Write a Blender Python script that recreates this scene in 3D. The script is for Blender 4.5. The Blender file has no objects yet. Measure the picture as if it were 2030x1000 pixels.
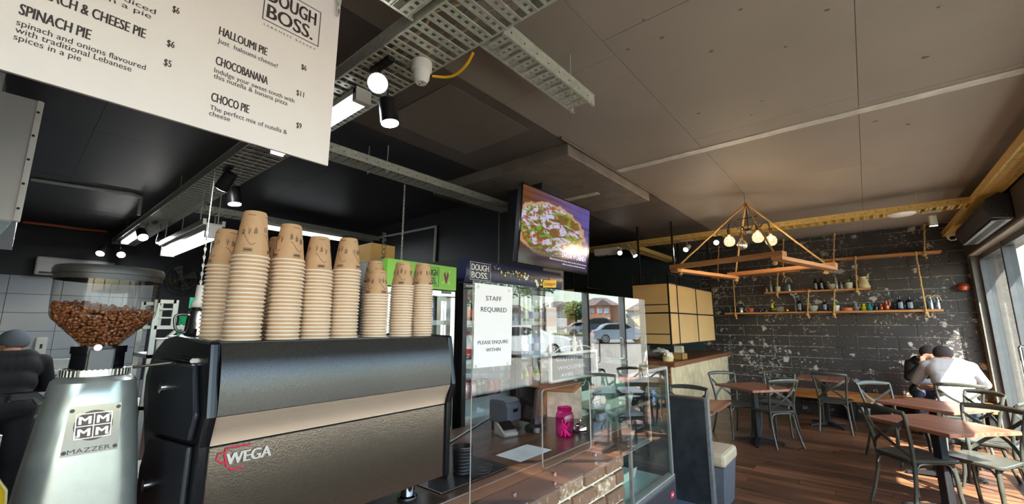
import bpy, bmesh, math, random
from mathutils import Vector, Matrix, Euler
random.seed(7)
R = math.radians
SC = bpy.context.scene
COL = SC.collection

# ------------------------------------------------------------------ camera
cam_d = bpy.data.cameras.new('camera'); cam = bpy.data.objects.new('camera', cam_d); COL.objects.link(cam)
FPX = 833.0; PITCH = math.atan(145 / FPX); YAW = R(39.8); EYE = Vector((0, 0, 1.6))
cam_d.sensor_width = 36; cam_d.lens = FPX / 2030 * 36; cam_d.clip_start = 0.02; cam_d.clip_end = 500
cam.location = EYE; cam.rotation_euler = (R(90) + PITCH, 0, YAW)
SC.camera = cam
# ------------------------------------------------------------------ sky, sun, exposure
W = bpy.data.worlds.new('world'); SC.world = W; W.use_nodes = True
_n = W.node_tree.nodes; _sky = _n.new('ShaderNodeTexSky'); _sky.sky_type = 'NISHITA'
_sky.sun_disc = False; _sky.sun_elevation = R(48); _sky.sun_rotation = R(135); _sky.air_density = 1.1; _sky.dust_density = 1.5
_bg = _n['Background']; _bg.inputs['Strength'].default_value = 1.0
W.node_tree.links.new(_sky.outputs[0], _bg.inputs['Color'])
sun_d = bpy.data.lights.new('sun', 'SUN'); sun = bpy.data.objects.new('sun', sun_d); COL.objects.link(sun)
sun_d.energy = 34; sun_d.angle = R(0.6); sun_d.color = (1, .94, .84)
sun.rotation_euler = Vector((-.5, .45, -.75)).to_track_quat('-Z', 'Y').to_euler()
sun.location = (8, -8, 12)
vs = SC.view_settings; vs.view_transform = 'Standard'; vs.look = 'None'; vs.gamma = 1; vs.use_curve_mapping = False
vs.exposure = 0.45
SC.cycles.use_denoising = True
SC.cycles.max_bounces = 10; SC.cycles.diffuse_bounces = 5; SC.cycles.glossy_bounces = 5
SC.cycles.transparent_max_bounces = 24; SC.cycles.transmission_bounces = 8
SC.cycles.caustics_reflective = False; SC.cycles.caustics_refractive = False
SC.cycles.sample_clamp_indirect = 6

# ------------------------------------------------------------------ helpers
_F = Vector((-math.sin(YAW) * math.cos(PITCH), math.cos(YAW) * math.cos(PITCH), math.sin(PITCH)))
_Rt = Vector((math.cos(YAW), math.sin(YAW), 0)); _U = _Rt.cross(_F)
def P(px, py, **k):
    """world point where a sight line of the survey photograph meets a known plane x=, y= or z="""
    d = _F * FPX + _Rt * (px - 1015) - _U * (py - 500)
    a, v = list(k.items())[0]; i = 'xyz'.index(a)
    return EYE + d * ((v - EYE[i]) / d[i])

class MB:
    def __init__(s): s.v = []; s.f = []; s.mi = []; s.cur = 0
    def add(s, vs, fs):
        b = len(s.v); s.v += [Vector(v) for v in vs]
        for f in fs: s.f.append([i + b for i in f]); s.mi.append(s.cur)
        return s
    def m(s, i): s.cur = i; return s
    def box(s, x0, x1, y0, y1, z0, z1):
        x0, x1 = min(x0, x1), max(x0, x1); y0, y1 = min(y0, y1), max(y0, y1); z0, z1 = min(z0, z1), max(z0, z1)
        return s.add([(x0,y0,z0),(x1,y0,z0),(x1,y1,z0),(x0,y1,z0),(x0,y0,z1),(x1,y0,z1),(x1,y1,z1),(x0,y1,z1)],
                     [(0,3,2,1),(4,5,6,7),(0,1,5,4),(1,2,6,5),(2,3,7,6),(3,0,4,7)])
    def obox(s, c, size, rot=(0,0,0)):
        M_ = Euler(rot).to_matrix(); c = Vector(c); h = Vector(size) / 2; b = MB().box(-h.x,h.x,-h.y,h.y,-h.z,h.z)
        return s.add([c + M_ @ v for v in b.v], b.f)
    def bar(s, p0, p1, w, h, up=(0,0,1)):
        p0 = Vector(p0); p1 = Vector(p1); d = (p1 - p0).normalized(); up = Vector(up)
        a = d.cross(up)
        if a.length < 1e-4: a = d.cross(Vector((1,0,0)))
        a.normalize(); b = a.cross(d).normalized(); vs = []
        for p in (p0, p1):
            for i, j in ((-1,-1),(1,-1),(1,1),(-1,1)): vs.append(p + a * (i*w/2) + b * (j*h/2))
        return s.add(vs, [(3,2,1,0),(4,5,6,7),(0,1,5,4),(1,2,6,5),(2,3,7,6),(3,0,4,7)])
    def loft(s, rings, cap=True, closed=False):
        n = len(rings[0]); vs = [v for r in rings for v in r]; fs = []
        m = len(rings)
        for i in range(m if closed else m - 1):
            k = (i + 1) % m
            for j in range(n): fs.append((i*n+j, i*n+(j+1)%n, k*n+(j+1)%n, k*n+j))
        if cap and not closed: fs.append(tuple(range(n-1,-1,-1))); fs.append(tuple((m-1)*n+j for j in range(n)))
        return s.add(vs, fs)
    def tube(s, pts, r, n=8, closed=False, cap=True):
        pts = [Vector(p) for p in pts]; m = len(pts); rs = r if isinstance(r, (list, tuple)) else [r]*m
        prev = None; rings = []
        for i, p in enumerate(pts):
            if closed: d = pts[(i+1)%m] - pts[i-1]
            else: d = pts[min(i+1,m-1)] - pts[max(i-1,0)]
            d = d.normalized() if d.length > 1e-9 else Vector((0,0,1))
            if prev is None:
                a = d.cross(Vector((0,0,1)))
                if a.length < .02: a = d.cross(Vector((1,0,0)))
            else: a = prev - d * prev.dot(d)
            a.normalize(); prev = a; b = d.cross(a)
            rings.append([p + (a*math.cos(2*math.pi*j/n) + b*math.sin(2*math.pi*j/n))*rs[i] for j in range(n)])
        return s.loft(rings, cap, closed)
    def cyl(s, p0, p1, r0, r1=None, n=16): return s.tube([p0, p1], [r0, r0 if r1 is None else r1], n)
    def lathe(s, prof, c=(0,0,0), n=24, cap=True, axis='z'):
        c = Vector(c); rings = []
        for r, z in prof:
            ring = []
            for j in range(n):
                a = 2*math.pi*j/n; u, w = r*math.cos(a), r*math.sin(a)
                ring.append(c + (Vector((u,w,z)) if axis == 'z' else Vector((z,u,w)) if axis == 'x' else Vector((w,z,u))))
            rings.append(ring)
        return s.loft(rings, cap)
    def ball(s, c, r, sc=(1,1,1), n=12, m=8):
        prof = [(max(1e-4, r*math.sin(math.pi*i/m)), -r*math.cos(math.pi*i/m)) for i in range(m+1)]
        b = MB().lathe(prof, n=n); c = Vector(c)
        return s.add([c + Vector((v.x*sc[0], v.y*sc[1], v.z*sc[2])) for v in b.v], b.f)
    def prism(s, poly, axis, d0, d1):
        def q(p, d): return (d,p[0],p[1]) if axis == 'x' else (p[0],d,p[1]) if axis == 'y' else (p[0],p[1],d)
        return s.loft([[Vector(q(p,d0)) for p in poly],[Vector(q(p,d1)) for p in poly]])
    def quad(s, a, b, c, d): return s.add([a,b,c,d], [(0,1,2,3)])
    def xf(s, M_): s.v = [M_ @ v for v in s.v]; return s

def fix_normals(me):
    bm = bmesh.new(); bm.from_mesh(me); bmesh.ops.recalc_face_normals(bm, faces=bm.faces); bm.to_mesh(me); bm.free()
def setp(o, label=None, cat=None, group=None, kind=None):
    if label: o['label'] = label
    if cat: o['category'] = cat
    if group: o['group'] = group
    if kind: o['kind'] = kind
    return o
def base_of(o):
    v = Vector((0,0,0))
    while o is not None: v += Vector(o.location); o = o.parent
    return v
def build(mb, name, mat, parent=None, smooth=False, bevel=0, label=None, cat=None, group=None, kind=None, local=False, loc=None, fix=True, angle=40):
    """link one mesh; vertices are in world space unless local, shifted to the parent's base"""
    off = Vector((0,0,0))
    if not local:
        if parent is not None: off = base_of(parent)
        if loc is not None: off = Vector(loc)
    me = bpy.data.meshes.new(name)
    me.from_pydata([tuple(v - off) for v in mb.v], [], mb.f)
    mats = mat if isinstance(mat, (list, tuple)) else [mat]
    for m_ in mats: me.materials.append(m_)
    if len(mats) > 1: me.polygons.foreach_set('material_index', mb.mi)
    if fix: fix_normals(me)
    if smooth:
        me.polygons.foreach_set('use_smooth', [True]*len(me.polygons)); me.set_sharp_from_angle(angle=R(angle))
    o = bpy.data.objects.new(name, me); COL.objects.link(o)
    if parent is not None: o.parent = parent
    if loc is not None: o.location = loc if parent is None else Vector(loc) - base_of(parent)
    if bevel:
        b = o.modifiers.new('bevel', 'BEVEL'); b.width = bevel; b.segments = 2; b.limit_method = 'ANGLE'; b.angle_limit = R(40)
    return setp(o, label, cat, group, kind)
def inst(src, parent=None, loc=None, rot=None, scale=None):
    o = src.copy(); COL.objects.link(o); o.parent = parent
    if loc is not None: o.location = loc
    if rot is not None: o.rotation_euler = rot
    if scale is not None: o.scale = scale
    return o
def thing(name, label, cat, loc=(0,0,0), rotz=0, group=None):
    o = bpy.data.objects.new(name, None); COL.objects.link(o); o.empty_display_size = .05
    o.location = loc; o.rotation_euler = (0,0,rotz)
    return setp(o, label, cat, group)
def dup(root, loc=None, rotz=None, label=None, group=None):
    def rec(o, par):
        c = o.copy(); COL.objects.link(c); c.parent = par
        for ch in list(o.children): rec(ch, c)
        return c
    r = rec(root, None)
    if loc is not None: r.location = loc
    if rotz is not None: r.rotation_euler = (0,0,rotz)
    if label: r['label'] = label
    if group: r['group'] = group
    return r

# ------------------------------------------------------------------ materials
def lin(r, g, b):
    f = lambda c: (c/255/12.92) if c/255 <= .04045 else ((c/255+.055)/1.055)**2.4
    return (f(r), f(g), f(b), 1)
MATS = {}
def newmat(name):
    m = bpy.data.materials.new(name); m.use_nodes = True; return m, m.node_tree.nodes, m.node_tree.links, m.node_tree.nodes['Principled BSDF']
def shade(c, k): return (min(1,c[0]*k), min(1,c[1]*k), min(1,c[2]*k), 1)
def coords(n, l, rnd=True):
    tc = n.new('ShaderNodeTexCoord')
    if not rnd: return tc.outputs['Object'], None
    oi = n.new('ShaderNodeObjectInfo'); va = n.new('ShaderNodeVectorMath'); va.operation = 'ADD'
    mu = n.new('ShaderNodeVectorMath'); mu.operation = 'SCALE'; mu.inputs[0].default_value = (37, 23, 51)
    l.new(oi.outputs['Random'], mu.inputs['Scale']); l.new(tc.outputs['Object'], va.inputs[0]); l.new(mu.outputs[0], va.inputs[1])
    return va.outputs[0], oi.outputs['Random']
def M(name, col, rough=.5, metal=0, var=.12, scale=9, bump=0, bscale=60, rvar=0, spec=.5, coat=0, stretch=(1,1,1), emis=None, estr=0, rough_var=0):
    if name in MATS: return MATS[name]
    m, n, l, b = newmat(name)
    co, rnd = coords(n, l)
    mp = n.new('ShaderNodeMapping'); mp.inputs['Scale'].default_value = stretch; l.new(co, mp.inputs['Vector'])
    no = n.new('ShaderNodeTexNoise'); no.inputs['Scale'].default_value = scale; no.inputs['Detail'].default_value = 5
    l.new(mp.outputs[0], no.inputs['Vector'])
    mx = n.new('ShaderNodeMix'); mx.data_type = 'RGBA'; mx.inputs['A'].default_value = shade(col, 1-var); mx.inputs['B'].default_value = shade(col, 1+var)
    mr = n.new('ShaderNodeMapRange'); mr.inputs[1].default_value = .3; mr.inputs[2].default_value = .7
    l.new(no.outputs['Fac'], mr.inputs[0]); l.new(mr.outputs[0], mx.inputs['Factor'])
    out = mx.outputs['Result']
    if rvar:
        hs = n.new('ShaderNodeHueSaturation'); mr2 = n.new('ShaderNodeMapRange'); mr2.inputs[3].default_value = 1-rvar; mr2.inputs[4].default_value = 1+rvar
        l.new(rnd, mr2.inputs[0]); l.new(mr2.outputs[0], hs.inputs['Value']); l.new(out, hs.inputs['Color']); out = hs.outputs['Color']
    l.new(out, b.inputs['Base Color'])
    b.inputs['Roughness'].default_value = rough; b.inputs['Metallic'].default_value = metal
    b.inputs['Specular IOR Level'].default_value = spec; b.inputs['Coat Weight'].default_value = coat; b.inputs['Coat Roughness'].default_value = .08
    if rough_var:
        m3 = n.new('ShaderNodeMapRange'); m3.inputs[3].default_value = max(0,rough-rough_var); m3.inputs[4].default_value = rough+rough_var
        l.new(no.outputs['Fac'], m3.inputs[0]); l.new(m3.outputs[0], b.inputs['Roughness'])
    if bump:
        n2 = n.new('ShaderNodeTexNoise'); n2.inputs['Scale'].default_value = bscale; n2.inputs['Detail'].default_value = 4; l.new(mp.outputs[0], n2.inputs['Vector'])
        bp = n.new('ShaderNodeBump'); bp.inputs['Strength'].default_value = bump; bp.inputs['Distance'].default_value = .01
        l.new(n2.outputs['Fac'], bp.inputs['Height']); l.new(bp.outputs[0], b.inputs['Normal'])
    if emis is not None:
        b.inputs['Emission Color'].default_value = emis; b.inputs['Emission Strength'].default_value = estr
    MATS[name] = m; return m
def WOOD(name, c1, c2, axis='x', scale=14, rough=.5, rvar=.15, coat=0, bump=.15):
    if name in MATS: return MATS[name]
    m, n, l, b = newmat(name); co, rnd = coords(n, l)
    mp = n.new('ShaderNodeMapping'); s_ = [1,1,1]; s_['xyz'.index(axis)] = .07; mp.inputs['Scale'].default_value = s_; l.new(co, mp.inputs['Vector'])
    no = n.new('ShaderNodeTexNoise'); no.inputs['Scale'].default_value = scale*2; no.inputs['Detail'].default_value = 6; no.inputs['Roughness'].default_value = .65; l.new(mp.outputs[0], no.inputs['Vector'])
    cr = n.new('ShaderNodeValToRGB'); cr.color_ramp.elements[0].position = .34; cr.color_ramp.elements[0].color = c1; cr.color_ramp.elements[1].position = .66; cr.color_ramp.elements[1].color = c2
    l.new(no.outputs['Fac'], cr.inputs[0])
    hs = n.new('ShaderNodeHueSaturation'); mr2 = n.new('ShaderNodeMapRange'); mr2.inputs[3].default_value = 1-rvar; mr2.inputs[4].default_value = 1+rvar
    l.new(rnd, mr2.inputs[0]); l.new(mr2.outputs[0], hs.inputs['Value']); l.new(cr.outputs[0], hs.inputs['Color']); l.new(hs.outputs['Color'], b.inputs['Base Color'])
    b.inputs['Roughness'].default_value = rough; b.inputs['Coat Weight'].default_value = coat; b.inputs['Coat Roughness'].default_value = .15
    bp = n.new('ShaderNodeBump'); bp.inputs['Strength'].default_value = bump; bp.inputs['Distance'].default_value = .004
    l.new(no.outputs['Fac'], bp.inputs['Height']); l.new(bp.outputs[0], b.inputs['Normal'])
    MATS[name] = m; return m
def EMIT(name, col, s):
    if name in MATS: return MATS[name]
    m, n, l, b = newmat(name); b.inputs['Base Color'].default_value = (.8,.8,.8,1); b.inputs['Emission Color'].default_value = col; b.inputs['Emission Strength'].default_value = s
    MATS[name] = m; return m
def GLASS(name, tint=(1,1,1,1), refl=1.0, rough=0.0, ior=1.5):
    """thin pane: transmits straight through, reflects by Fresnel"""
    if name in MATS: return MATS[name]
    m, n, l, b = newmat(name); n.remove(b)
    ge = n.new('ShaderNodeNewGeometry'); dt = n.new('ShaderNodeVectorMath'); dt.operation = 'DOT_PRODUCT'
    l.new(ge.outputs['Incoming'], dt.inputs[0]); l.new(ge.outputs['Normal'], dt.inputs[1])
    def op(o_, a, b_=None):
        x = n.new('ShaderNodeMath'); x.operation = o_
        for i, v in enumerate((a, b_)):
            if v is None: continue
            if isinstance(v, (int, float)): x.inputs[i].default_value = v
            else: l.new(v, x.inputs[i])
        return x.outputs[0]
    f0 = ((ior-1)/(ior+1))**2
    sch = op('ADD', op('MULTIPLY', op('POWER', op('SUBTRACT', 1.0, op('ABSOLUTE', dt.outputs['Value'])), 5.0), 1-f0), f0)
    mu = n.new('ShaderNodeMath'); mu.operation = 'MULTIPLY'; mu.inputs[1].default_value = refl; mu.use_clamp = True; l.new(sch, mu.inputs[0])
    tr = n.new('ShaderNodeBsdfTransparent'); tr.inputs['Color'].default_value = tint
    gl = n.new('ShaderNodeBsdfGlossy'); gl.inputs['Roughness'].default_value = rough
    mx = n.new('ShaderNodeMixShader'); l.new(mu.outputs[0], mx.inputs[0]); l.new(tr.outputs[0], mx.inputs[1]); l.new(gl.outputs[0], mx.inputs[2])
    l.new(mx.outputs[0], n['Material Output'].inputs['Surface'])
    MATS[name] = m; return m
def PAINTED_BLOCK(name, base, chip, amount, joint=0.0):
    """dark paint with white chips knocked out of it"""
    if name in MATS: return MATS[name]
    m, n, l, b = newmat(name)
    ge = n.new('ShaderNodeNewGeometry'); pos = ge.outputs['Position']
    n1 = n.new('ShaderNodeTexNoise'); n1.inputs['Scale'].default_value = 1.5; n1.inputs['Detail'].default_value = 3; l.new(pos, n1.inputs['Vector'])
    n2 = n.new('ShaderNodeTexNoise'); n2.inputs['Scale'].default_value = 22; n2.inputs['Detail'].default_value = 6; n2.inputs['Roughness'].default_value = .7; l.new(pos, n2.inputs['Vector'])
    vo = n.new('ShaderNodeTexVoronoi'); vo.inputs['Scale'].default_value = 5.0; l.new(pos, vo.inputs['Vector'])
    vr = n.new('ShaderNodeMapRange'); vr.inputs[1].default_value = .34; vr.inputs[2].default_value = .10; vr.inputs[3].default_value = 0; vr.inputs[4].default_value = .21; l.new(vo.outputs['Distance'], vr.inputs[0])
    a1 = n.new('ShaderNodeMath'); a1.operation = 'MULTIPLY_ADD'; a1.inputs[1].default_value = .45; l.new(n1.outputs['Fac'], a1.inputs[0]); l.new(n2.outputs['Fac'], a1.inputs[2])
    vs_ = n.new('ShaderNodeSeparateColor'); l.new(vo.outputs['Color'], vs_.inputs[0])
    gt = n.new('ShaderNodeMath'); gt.operation = 'GREATER_THAN'; gt.inputs[1].default_value = .58; l.new(vs_.outputs[0], gt.inputs[0])
    gm_ = n.new('ShaderNodeMath'); gm_.operation = 'MULTIPLY'; l.new(vr.outputs[0], gm_.inputs[0]); l.new(gt.outputs[0], gm_.inputs[1])
    a2 = n.new('ShaderNodeMath'); a2.operation = 'ADD'; l.new(a1.outputs[0], a2.inputs[0]); l.new(gm_.outputs[0], a2.inputs[1])
    mr = n.new('ShaderNodeMapRange'); mr.inputs[1].default_value = 1.02 - amount; mr.inputs[2].default_value = 1.09 - amount; l.new(a2.outputs[0], mr.inputs[0])
    n3 = n.new('ShaderNodeTexNoise'); n3.inputs['Scale'].default_value = 3; l.new(pos, n3.inputs['Vector'])
    mb_ = n.new('ShaderNodeMix'); mb_.data_type = 'RGBA'; mb_.inputs['A'].default_value = shade(base,.7); mb_.inputs['B'].default_value = shade(base,1.35); l.new(n3.outputs['Fac'], mb_.inputs['Factor'])
    mx = n.new('ShaderNodeMix'); mx.data_type = 'RGBA'; mx.inputs['B'].default_value = chip; l.new(mr.outputs[0], mx.inputs['Factor']); l.new(mb_.outputs['Result'], mx.inputs['A'])
    l.new(mx.outputs['Result'], b.inputs['Base Color']); b.inputs['Roughness'].default_value = .42
    bp = n.new('ShaderNodeBump'); bp.inputs['Strength'].default_value = .5; bp.inputs['Distance'].default_value = .006; bp.invert = True
    ad = n.new('ShaderNodeMath'); ad.operation = 'MULTIPLY_ADD'; ad.inputs[1].default_value = .25; l.new(n2.outputs['Fac'], ad.inputs[0]); l.new(mr.outputs[0], ad.inputs[2])
    l.new(ad.outputs[0], bp.inputs['Height']); l.new(bp.outputs[0], b.inputs['Normal'])
    MATS[name] = m; return m

black_metal = M('black_metal', lin(28,28,30), .4, 0, .2)
galv = M('galvanised_steel', lin(196,198,186), .36, .4, .14, 30, rough_var=.12)
brass_tray = M('brassy_zinc_steel', lin(220,188,112), .4, .35, .15, 25)
steel = M('stainless_steel', lin(190,190,188), .25, 1, .08, 6, stretch=(1,1,8))
chrome = M('chrome', lin(220,220,220), .08, 1, .02)
white_pl = M('white_plastic', lin(226,224,218), .4, 0, .04)
white_pt = M('white_enamel', lin(225,224,220), .35, 0, .05)
ceil_m = M('taupe_ceiling_paint', lin(146,137,129), .6, 0, .07, 1.2, .12, 30, spec=.25)
ceil_black = M('black_ceiling_paint', lin(52,52,56), .45, 0, .2, 1.5, .1, 30)
wall_black = M('black_wall_paint', lin(40,41,46), .5, 0, .2, 1.2, .08, 30)
grey_conc = M('grey_painted_concrete', lin(120,118,112), .6, 0, .18, 5, .3, 40)
steel_dark = M('charcoal_powder_coat', lin(54,56,58), .45, 0, .12)
rope_m = M('jute_rope', lin(196,158,98), .9, 0, .25, 60, .6, 200)
black_pl = M('black_plastic', lin(24,24,26), .35, 0, .15)
dark_glossy = M('dark_gloss_plastic', lin(16,17,20), .12, 0, .1)
clear_glass = GLASS('clear_glass')
edge_glass = M('polished_pane_edge', lin(215,214,205), .3, 0, .05)
# ================================================================== THE SETTING
H = 3.28; TZ = 3.03
XW = 1.334           # bulkhead face above the shopfront
YB = 9.85            # block wall
XK = -10.5           # kitchen end wall
def struct(mb, name, mat, parent=None, **k):
    o = build(mb, name, mat, parent, **k)
    if parent is None: o['kind'] = 'structure'
    return o
# ---- floor
floor = struct(MB().box(XK-.2, 1.75, -4.2, YB+.2, -.2, -.012), 'floor', M('dark_timber_underfloor', lin(62,38,28), .4, 0, .3, 5, stretch=(.1,1,1)))
plank_m = WOOD('dark_red_timber_plank', lin(54,35,26), lin(124,84,59), 'x', 7, .36, .5, .06, .1)
PW = .128; rnd = random.Random(3)
y = 3.9; row = 0
shared = {}
while y < YB - .01:
    x = -2.75 - rnd.uniform(0, 1.0)
    w = min(PW, YB - y)
    while x < 1.42:
        L = rnd.choice((1.0, 1.3, 1.6, 1.9)); x1 = min(x + L, 1.46)
        Lr = round(x1 - x, 2)
        key = (Lr, round(w, 3))
        if key not in shared:
            shared[key] = build(MB().box(0, Lr - .004, 0, w - .004, -.014, 0), 'plank', plank_m, floor, local=True)
            o = shared[key]
        else: o = inst(shared[key], floor)
        o.location = (x, y, rnd.uniform(-.0008, 0))
        x = x1
        if x >= 1.45: break
    y += PW; row += 1
# ---- block wall at the far end
block_m = PAINTED_BLOCK('charcoal_painted_block', lin(54,51,50), lin(190,184,176), .195)
mortar_m = PAINTED_BLOCK('chipped_mortar_joint', lin(50,47,45), lin(190,184,176), .385)
wb = struct(MB().box(-6.7, 1.75, YB+.012, YB+.2, -.2, H+.2), 'wall_back', mortar_m)
BL, BH = .52, .2
shb = {}
for r in range(17):
    z0 = r*BH; z1 = min(z0+BH, H)
    if z1 - z0 < .03: continue
    x = -2.75 - (BL/2 if r % 2 else 0)
    while x < 1.36:
        xa, xb = x, min(x+BL, 1.36)
        if xb - xa > .03:
            key = (round(xb-xa,3), round(z1-z0,3))
            if key not in shb:
                o = shb[key] = build(MB().box(0, xb-xa-.008, 0, .06, 0, z1-z0-.009), 'block', block_m, wb, local=True, bevel=.004)
            else: o = inst(shb[key], wb)
            o.location = (xa+.003, YB - random.uniform(0,.003), z0+.003)
        x += BL
struct(MB().box(-6.7, -2.76, YB-.01, YB+.011, 0, H), 'wall_back_smooth', M('teal_black_paint', lin(58,70,74), .35, 0, .12, 2))
# ---- window side: bulkhead, columns, shopfront frames
bulk_m = M('dark_brown_bulkhead_paint', lin(66,60,55), .5, 0, .15, 3, .2, 40)
struct(MB().box(XW, 1.75, -4.2, YB, 2.69, H), 'wall_right_bulkhead', bulk_m)
struct(MB().box(XW+.01, 1.75, -4.2, 9.63, 2.672, 2.69), 'trim_1', M('pale_soffit_lining', lin(150,146,138), .6, 0, .1))
struct(MB().box(1.36, 1.75, 9.63, YB, 0, 2.672), 'wall_right_pier', M('grey_rendered_pier', lin(98,96,92), .7, 0, .12, 12, .5, 50))
struct(MB().box(XW, 1.75, -4.2, -3.9, 0, 2.672), 'wall_right_end_pier', grey_conc)
frame_m = M('charcoal_window_frame', lin(74,78,82), .35, .4, .1)
pane_m = GLASS('shopfront_glass', (.93,.96,.95,1), 1.0)
muls = [9.60, 8.18, 6.70, 5.20, 3.70, 2.20, .70, -.80, -2.30, -3.87]
wn = 1
for a, b in zip(muls[:-1], muls[1:]):
    w = thing('window_%d' % wn, 'tall shopfront window bay', None, (1.5, (a+b)/2, 0)); w['kind'] = 'structure'
    if 'label' in w: del w['label']
    build(MB().box(1.45, 1.55, b+.03, a-.03, 0, .10), 'bottom_rail', frame_m, w, bevel=.004)
    build(MB().box(1.45, 1.55, b+.03, a-.03, 2.60, 2.672), 'top_rail', frame_m, w, bevel=.004)
    build(MB().box(1.44, 1.56, a-.03, a+.03, 0, 2.672), 'mullion', frame_m, w, bevel=.004)
    zb0 = .10
    if a < 6.8:
        zb0 = .74; build(MB().box(1.47, 1.53, b+.03, a-.03, .10, .70), 'lower_panel', M('charcoal_infill_panel', lin(62,62,62), .5, 0, .1), w); build(MB().box(1.45, 1.55, b+.03, a-.03, .70, .74), 'mid_rail', frame_m, w, bevel=.004)
    build(MB().box(1.497, 1.503, b+.03, a-.03, zb0, 2.60), 'pane', pane_m, w)
    wn += 1
# door pull handles on the two door leaves of the bay near the far end
for k, yy in enumerate((7.95, 6.95)):
    hb = MB().tube([(1.45, yy, .95), (1.40, yy, .95), (1.385, yy, .97), (1.385, yy, 1.33), (1.40, yy, 1.35), (1.45, yy, 1.35)], .014, 10)
    w2 = bpy.data.objects['window_2']
    build(hb, 'pull_handle', chrome, w2, smooth=True)
# ---- ceiling: panels with open joints under a slab
ceil = struct(MB().box(XK-.2, 1.75, -4.2, YB+.2, H+.012, H+.2), 'ceiling', M('joint_shadow_grey', lin(84,78,72), .8, 0, .1))  # slab behind the panels, darker grey so the open joints read
xs = [XK-.1, -8.7, -6.9, -5.0, -3.12, -1.97, -1.035, .135, 1.334]
ys = [-4.1, -1.6, .30, 2.09, 3.86, 5.61, 7.40, 9.84]
for i in range(len(xs)-1):
    for j in range(len(ys)-1):
        st = .17 if (i % 2 and xs[i] > -2) else 0
        y0 = ys[j] + (st if 0 < j else 0); y1 = ys[j+1] + (st if j+1 < len(ys)-1 else 0)
        build(MB().box(xs[i]+.0016, xs[i+1]-.0016, y0+.0012, y1-.0012, H + random.uniform(0,.002), H+.014), 'ceiling_panel', ceil_black if (xs[i] < -3.2 or (xs[i] < -2 and ys[j] < 0)) else (M('darker_taupe_ceiling', lin(96,89,84), .6, 0, .1, 1.2, .12, 30, spec=.25) if xs[i] < -2 else ceil_m), ceil)  # middle panels coloured darker than the shop ones, black beyond
build(MB().box(-2.88, -2.08, 1.80, 2.74, H-.003, H+.002), 'access_hatch', M('slightly_paler_taupe', lin(112,104,98), .5, 0, .06), ceil)
struct(MB().box(-1.94, 1.33, 4.10, 4.20, H-.006, H+.004), 'trim_2', M('grey_patching_strip', lin(190,188,180), .5, 0, .22, 7, .3, 30))
struct(MB().box(-3.9, -2.30, 4.32, 4.42, 3.154, 3.161), 'trim_3', MATS['grey_patching_strip'])
dsrc = None; dr_ = random.Random(9)
for (px, py, r_) in ((1835,114,.022),(1410,102,.016),(1385,225,.016),(1735,241,.02),(1313,75,.014),(1275,40,.012),(1558,93,.012),(1510,200,.012),(1490,228,.011),(1640,20,.012),(1468,19,.01),(1800,247,.016),(1245,98,.014),(1860,15,.008)):
    p_ = P(px, py, z=H-.0008); c_ = MB().add([Vector((p_.x + r_*dr_.uniform(.6,1.5)*math.cos(a), p_.y + r_*dr_.uniform(.4,1.0)*math.sin(a), H-.001)) for a in [2*math.pi*k/9 for k in range(9)]] + [Vector((p_.x,p_.y,H-.004))], [(k,(k+1)%9,9) for k in range(9)] + [tuple(range(8,-1,-1))])
    build(c_, 'plaster_chip', M('dark_plaster_chip', lin(106,97,90), .8, 0, .3, 60), ceil)
# dropped slab edge above the screen
cap = MB().box(-3.9, -1.96, 3.17, 5.10, 3.16, H+.01)
struct(cap, 'ceiling_drop_panel', M('rough_grey_brown_concrete', lin(120,110,100), .55, 0, .2, 6, .6, 35), bevel=.012)
tb = MB()
tb.tube([(-1.93, 3.0, H-.02), (-1.93, 5.3, H-.02)], .012, 8)
struct(tb, 'trim_4', M('painted_conduit_taupe', lin(96,88,80), .5))
# ---- kitchen walls
kw = MB()
ya, yb_, za, zb = P(352,620,x=XK).y, P(398,620,x=XK).y, P(375,700,x=XK).z, P(375,622,x=XK).z
kw.box(XK-.2, XK, -4.2, ya, 0, H).box(XK-.2, XK, yb_, 4.1, 0, H).box(XK-.2, XK, ya, yb_, 0, za).box(XK-.2, XK, ya, yb_, zb, H)
wl = struct(kw, 'wall_left', wall_black)
tile_m = M('pale_grey_wall_tile', lin(176,182,190), .18, 0, .05, 3, rvar=.05)
src = None
for r in range(8):
    for c in range(6):
        y0 = -1.2 + c*.6 + (0 if r % 2 == 0 else 0)
        if y0 + .6 > ya - .05 and r > 1: continue
        if src is None: o = src = build(MB().box(0, .012, 0, .594, 0, .294), 'tile', tile_m, wl, local=True, bevel=.002)
        else: o = inst(src, wl)
        o.location = (XK, y0, r*.3+.003)
win = thing('window_%d' % wn, None, None, (XK-.1, (ya+yb_)/2, za)); win['kind'] = 'structure'
fr = MB()
for (a0, a1, b0, b1) in ((ya, yb_, za, za+.05), (ya, yb_, zb-.05, zb), (ya, ya+.05, za+.05, zb-.05), (yb_-.05, yb_, za+.05, zb-.05)): fr.box(XK-.12, XK-.06, a0, a1, b0, b1)
build(fr, 'window_frame', steel_dark, win)
build(MB().box(XK-.095, XK-.089, ya+.05, yb_-.05, za+.05, zb-.05), 'pane', clear_glass, win)
mesh_b = MB(); t = ya + .05
while t < yb_ - .02:
    for sgn in (1, -1):
        z0_, z1_ = za+.05, zb-.05; dy = (z1_-z0_)*.5*sgn
        mesh_b.bar((XK-.055, t, z0_), (XK-.055, min(max(t+dy, ya+.03), yb_-.03), z1_), .006, .006)
    t += .1
build(mesh_b, 'security_mesh', steel_dark, win)
struct(MB().box(XK, -3.1, 4.02, 4.2, 0, H), 'wall_kitchen_side', wall_black)
struct(MB().box(-6.9, -6.7, 4.2, YB+.2, 0, H), 'wall_rear_room', M('teal_black_paint2', lin(50,62,66), .4, 0, .12, 2))
struct(MB().box(XK-.2, 1.75, -4.4, -4.2, -.2, H+.2), 'wall_front', wall_black)
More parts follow.
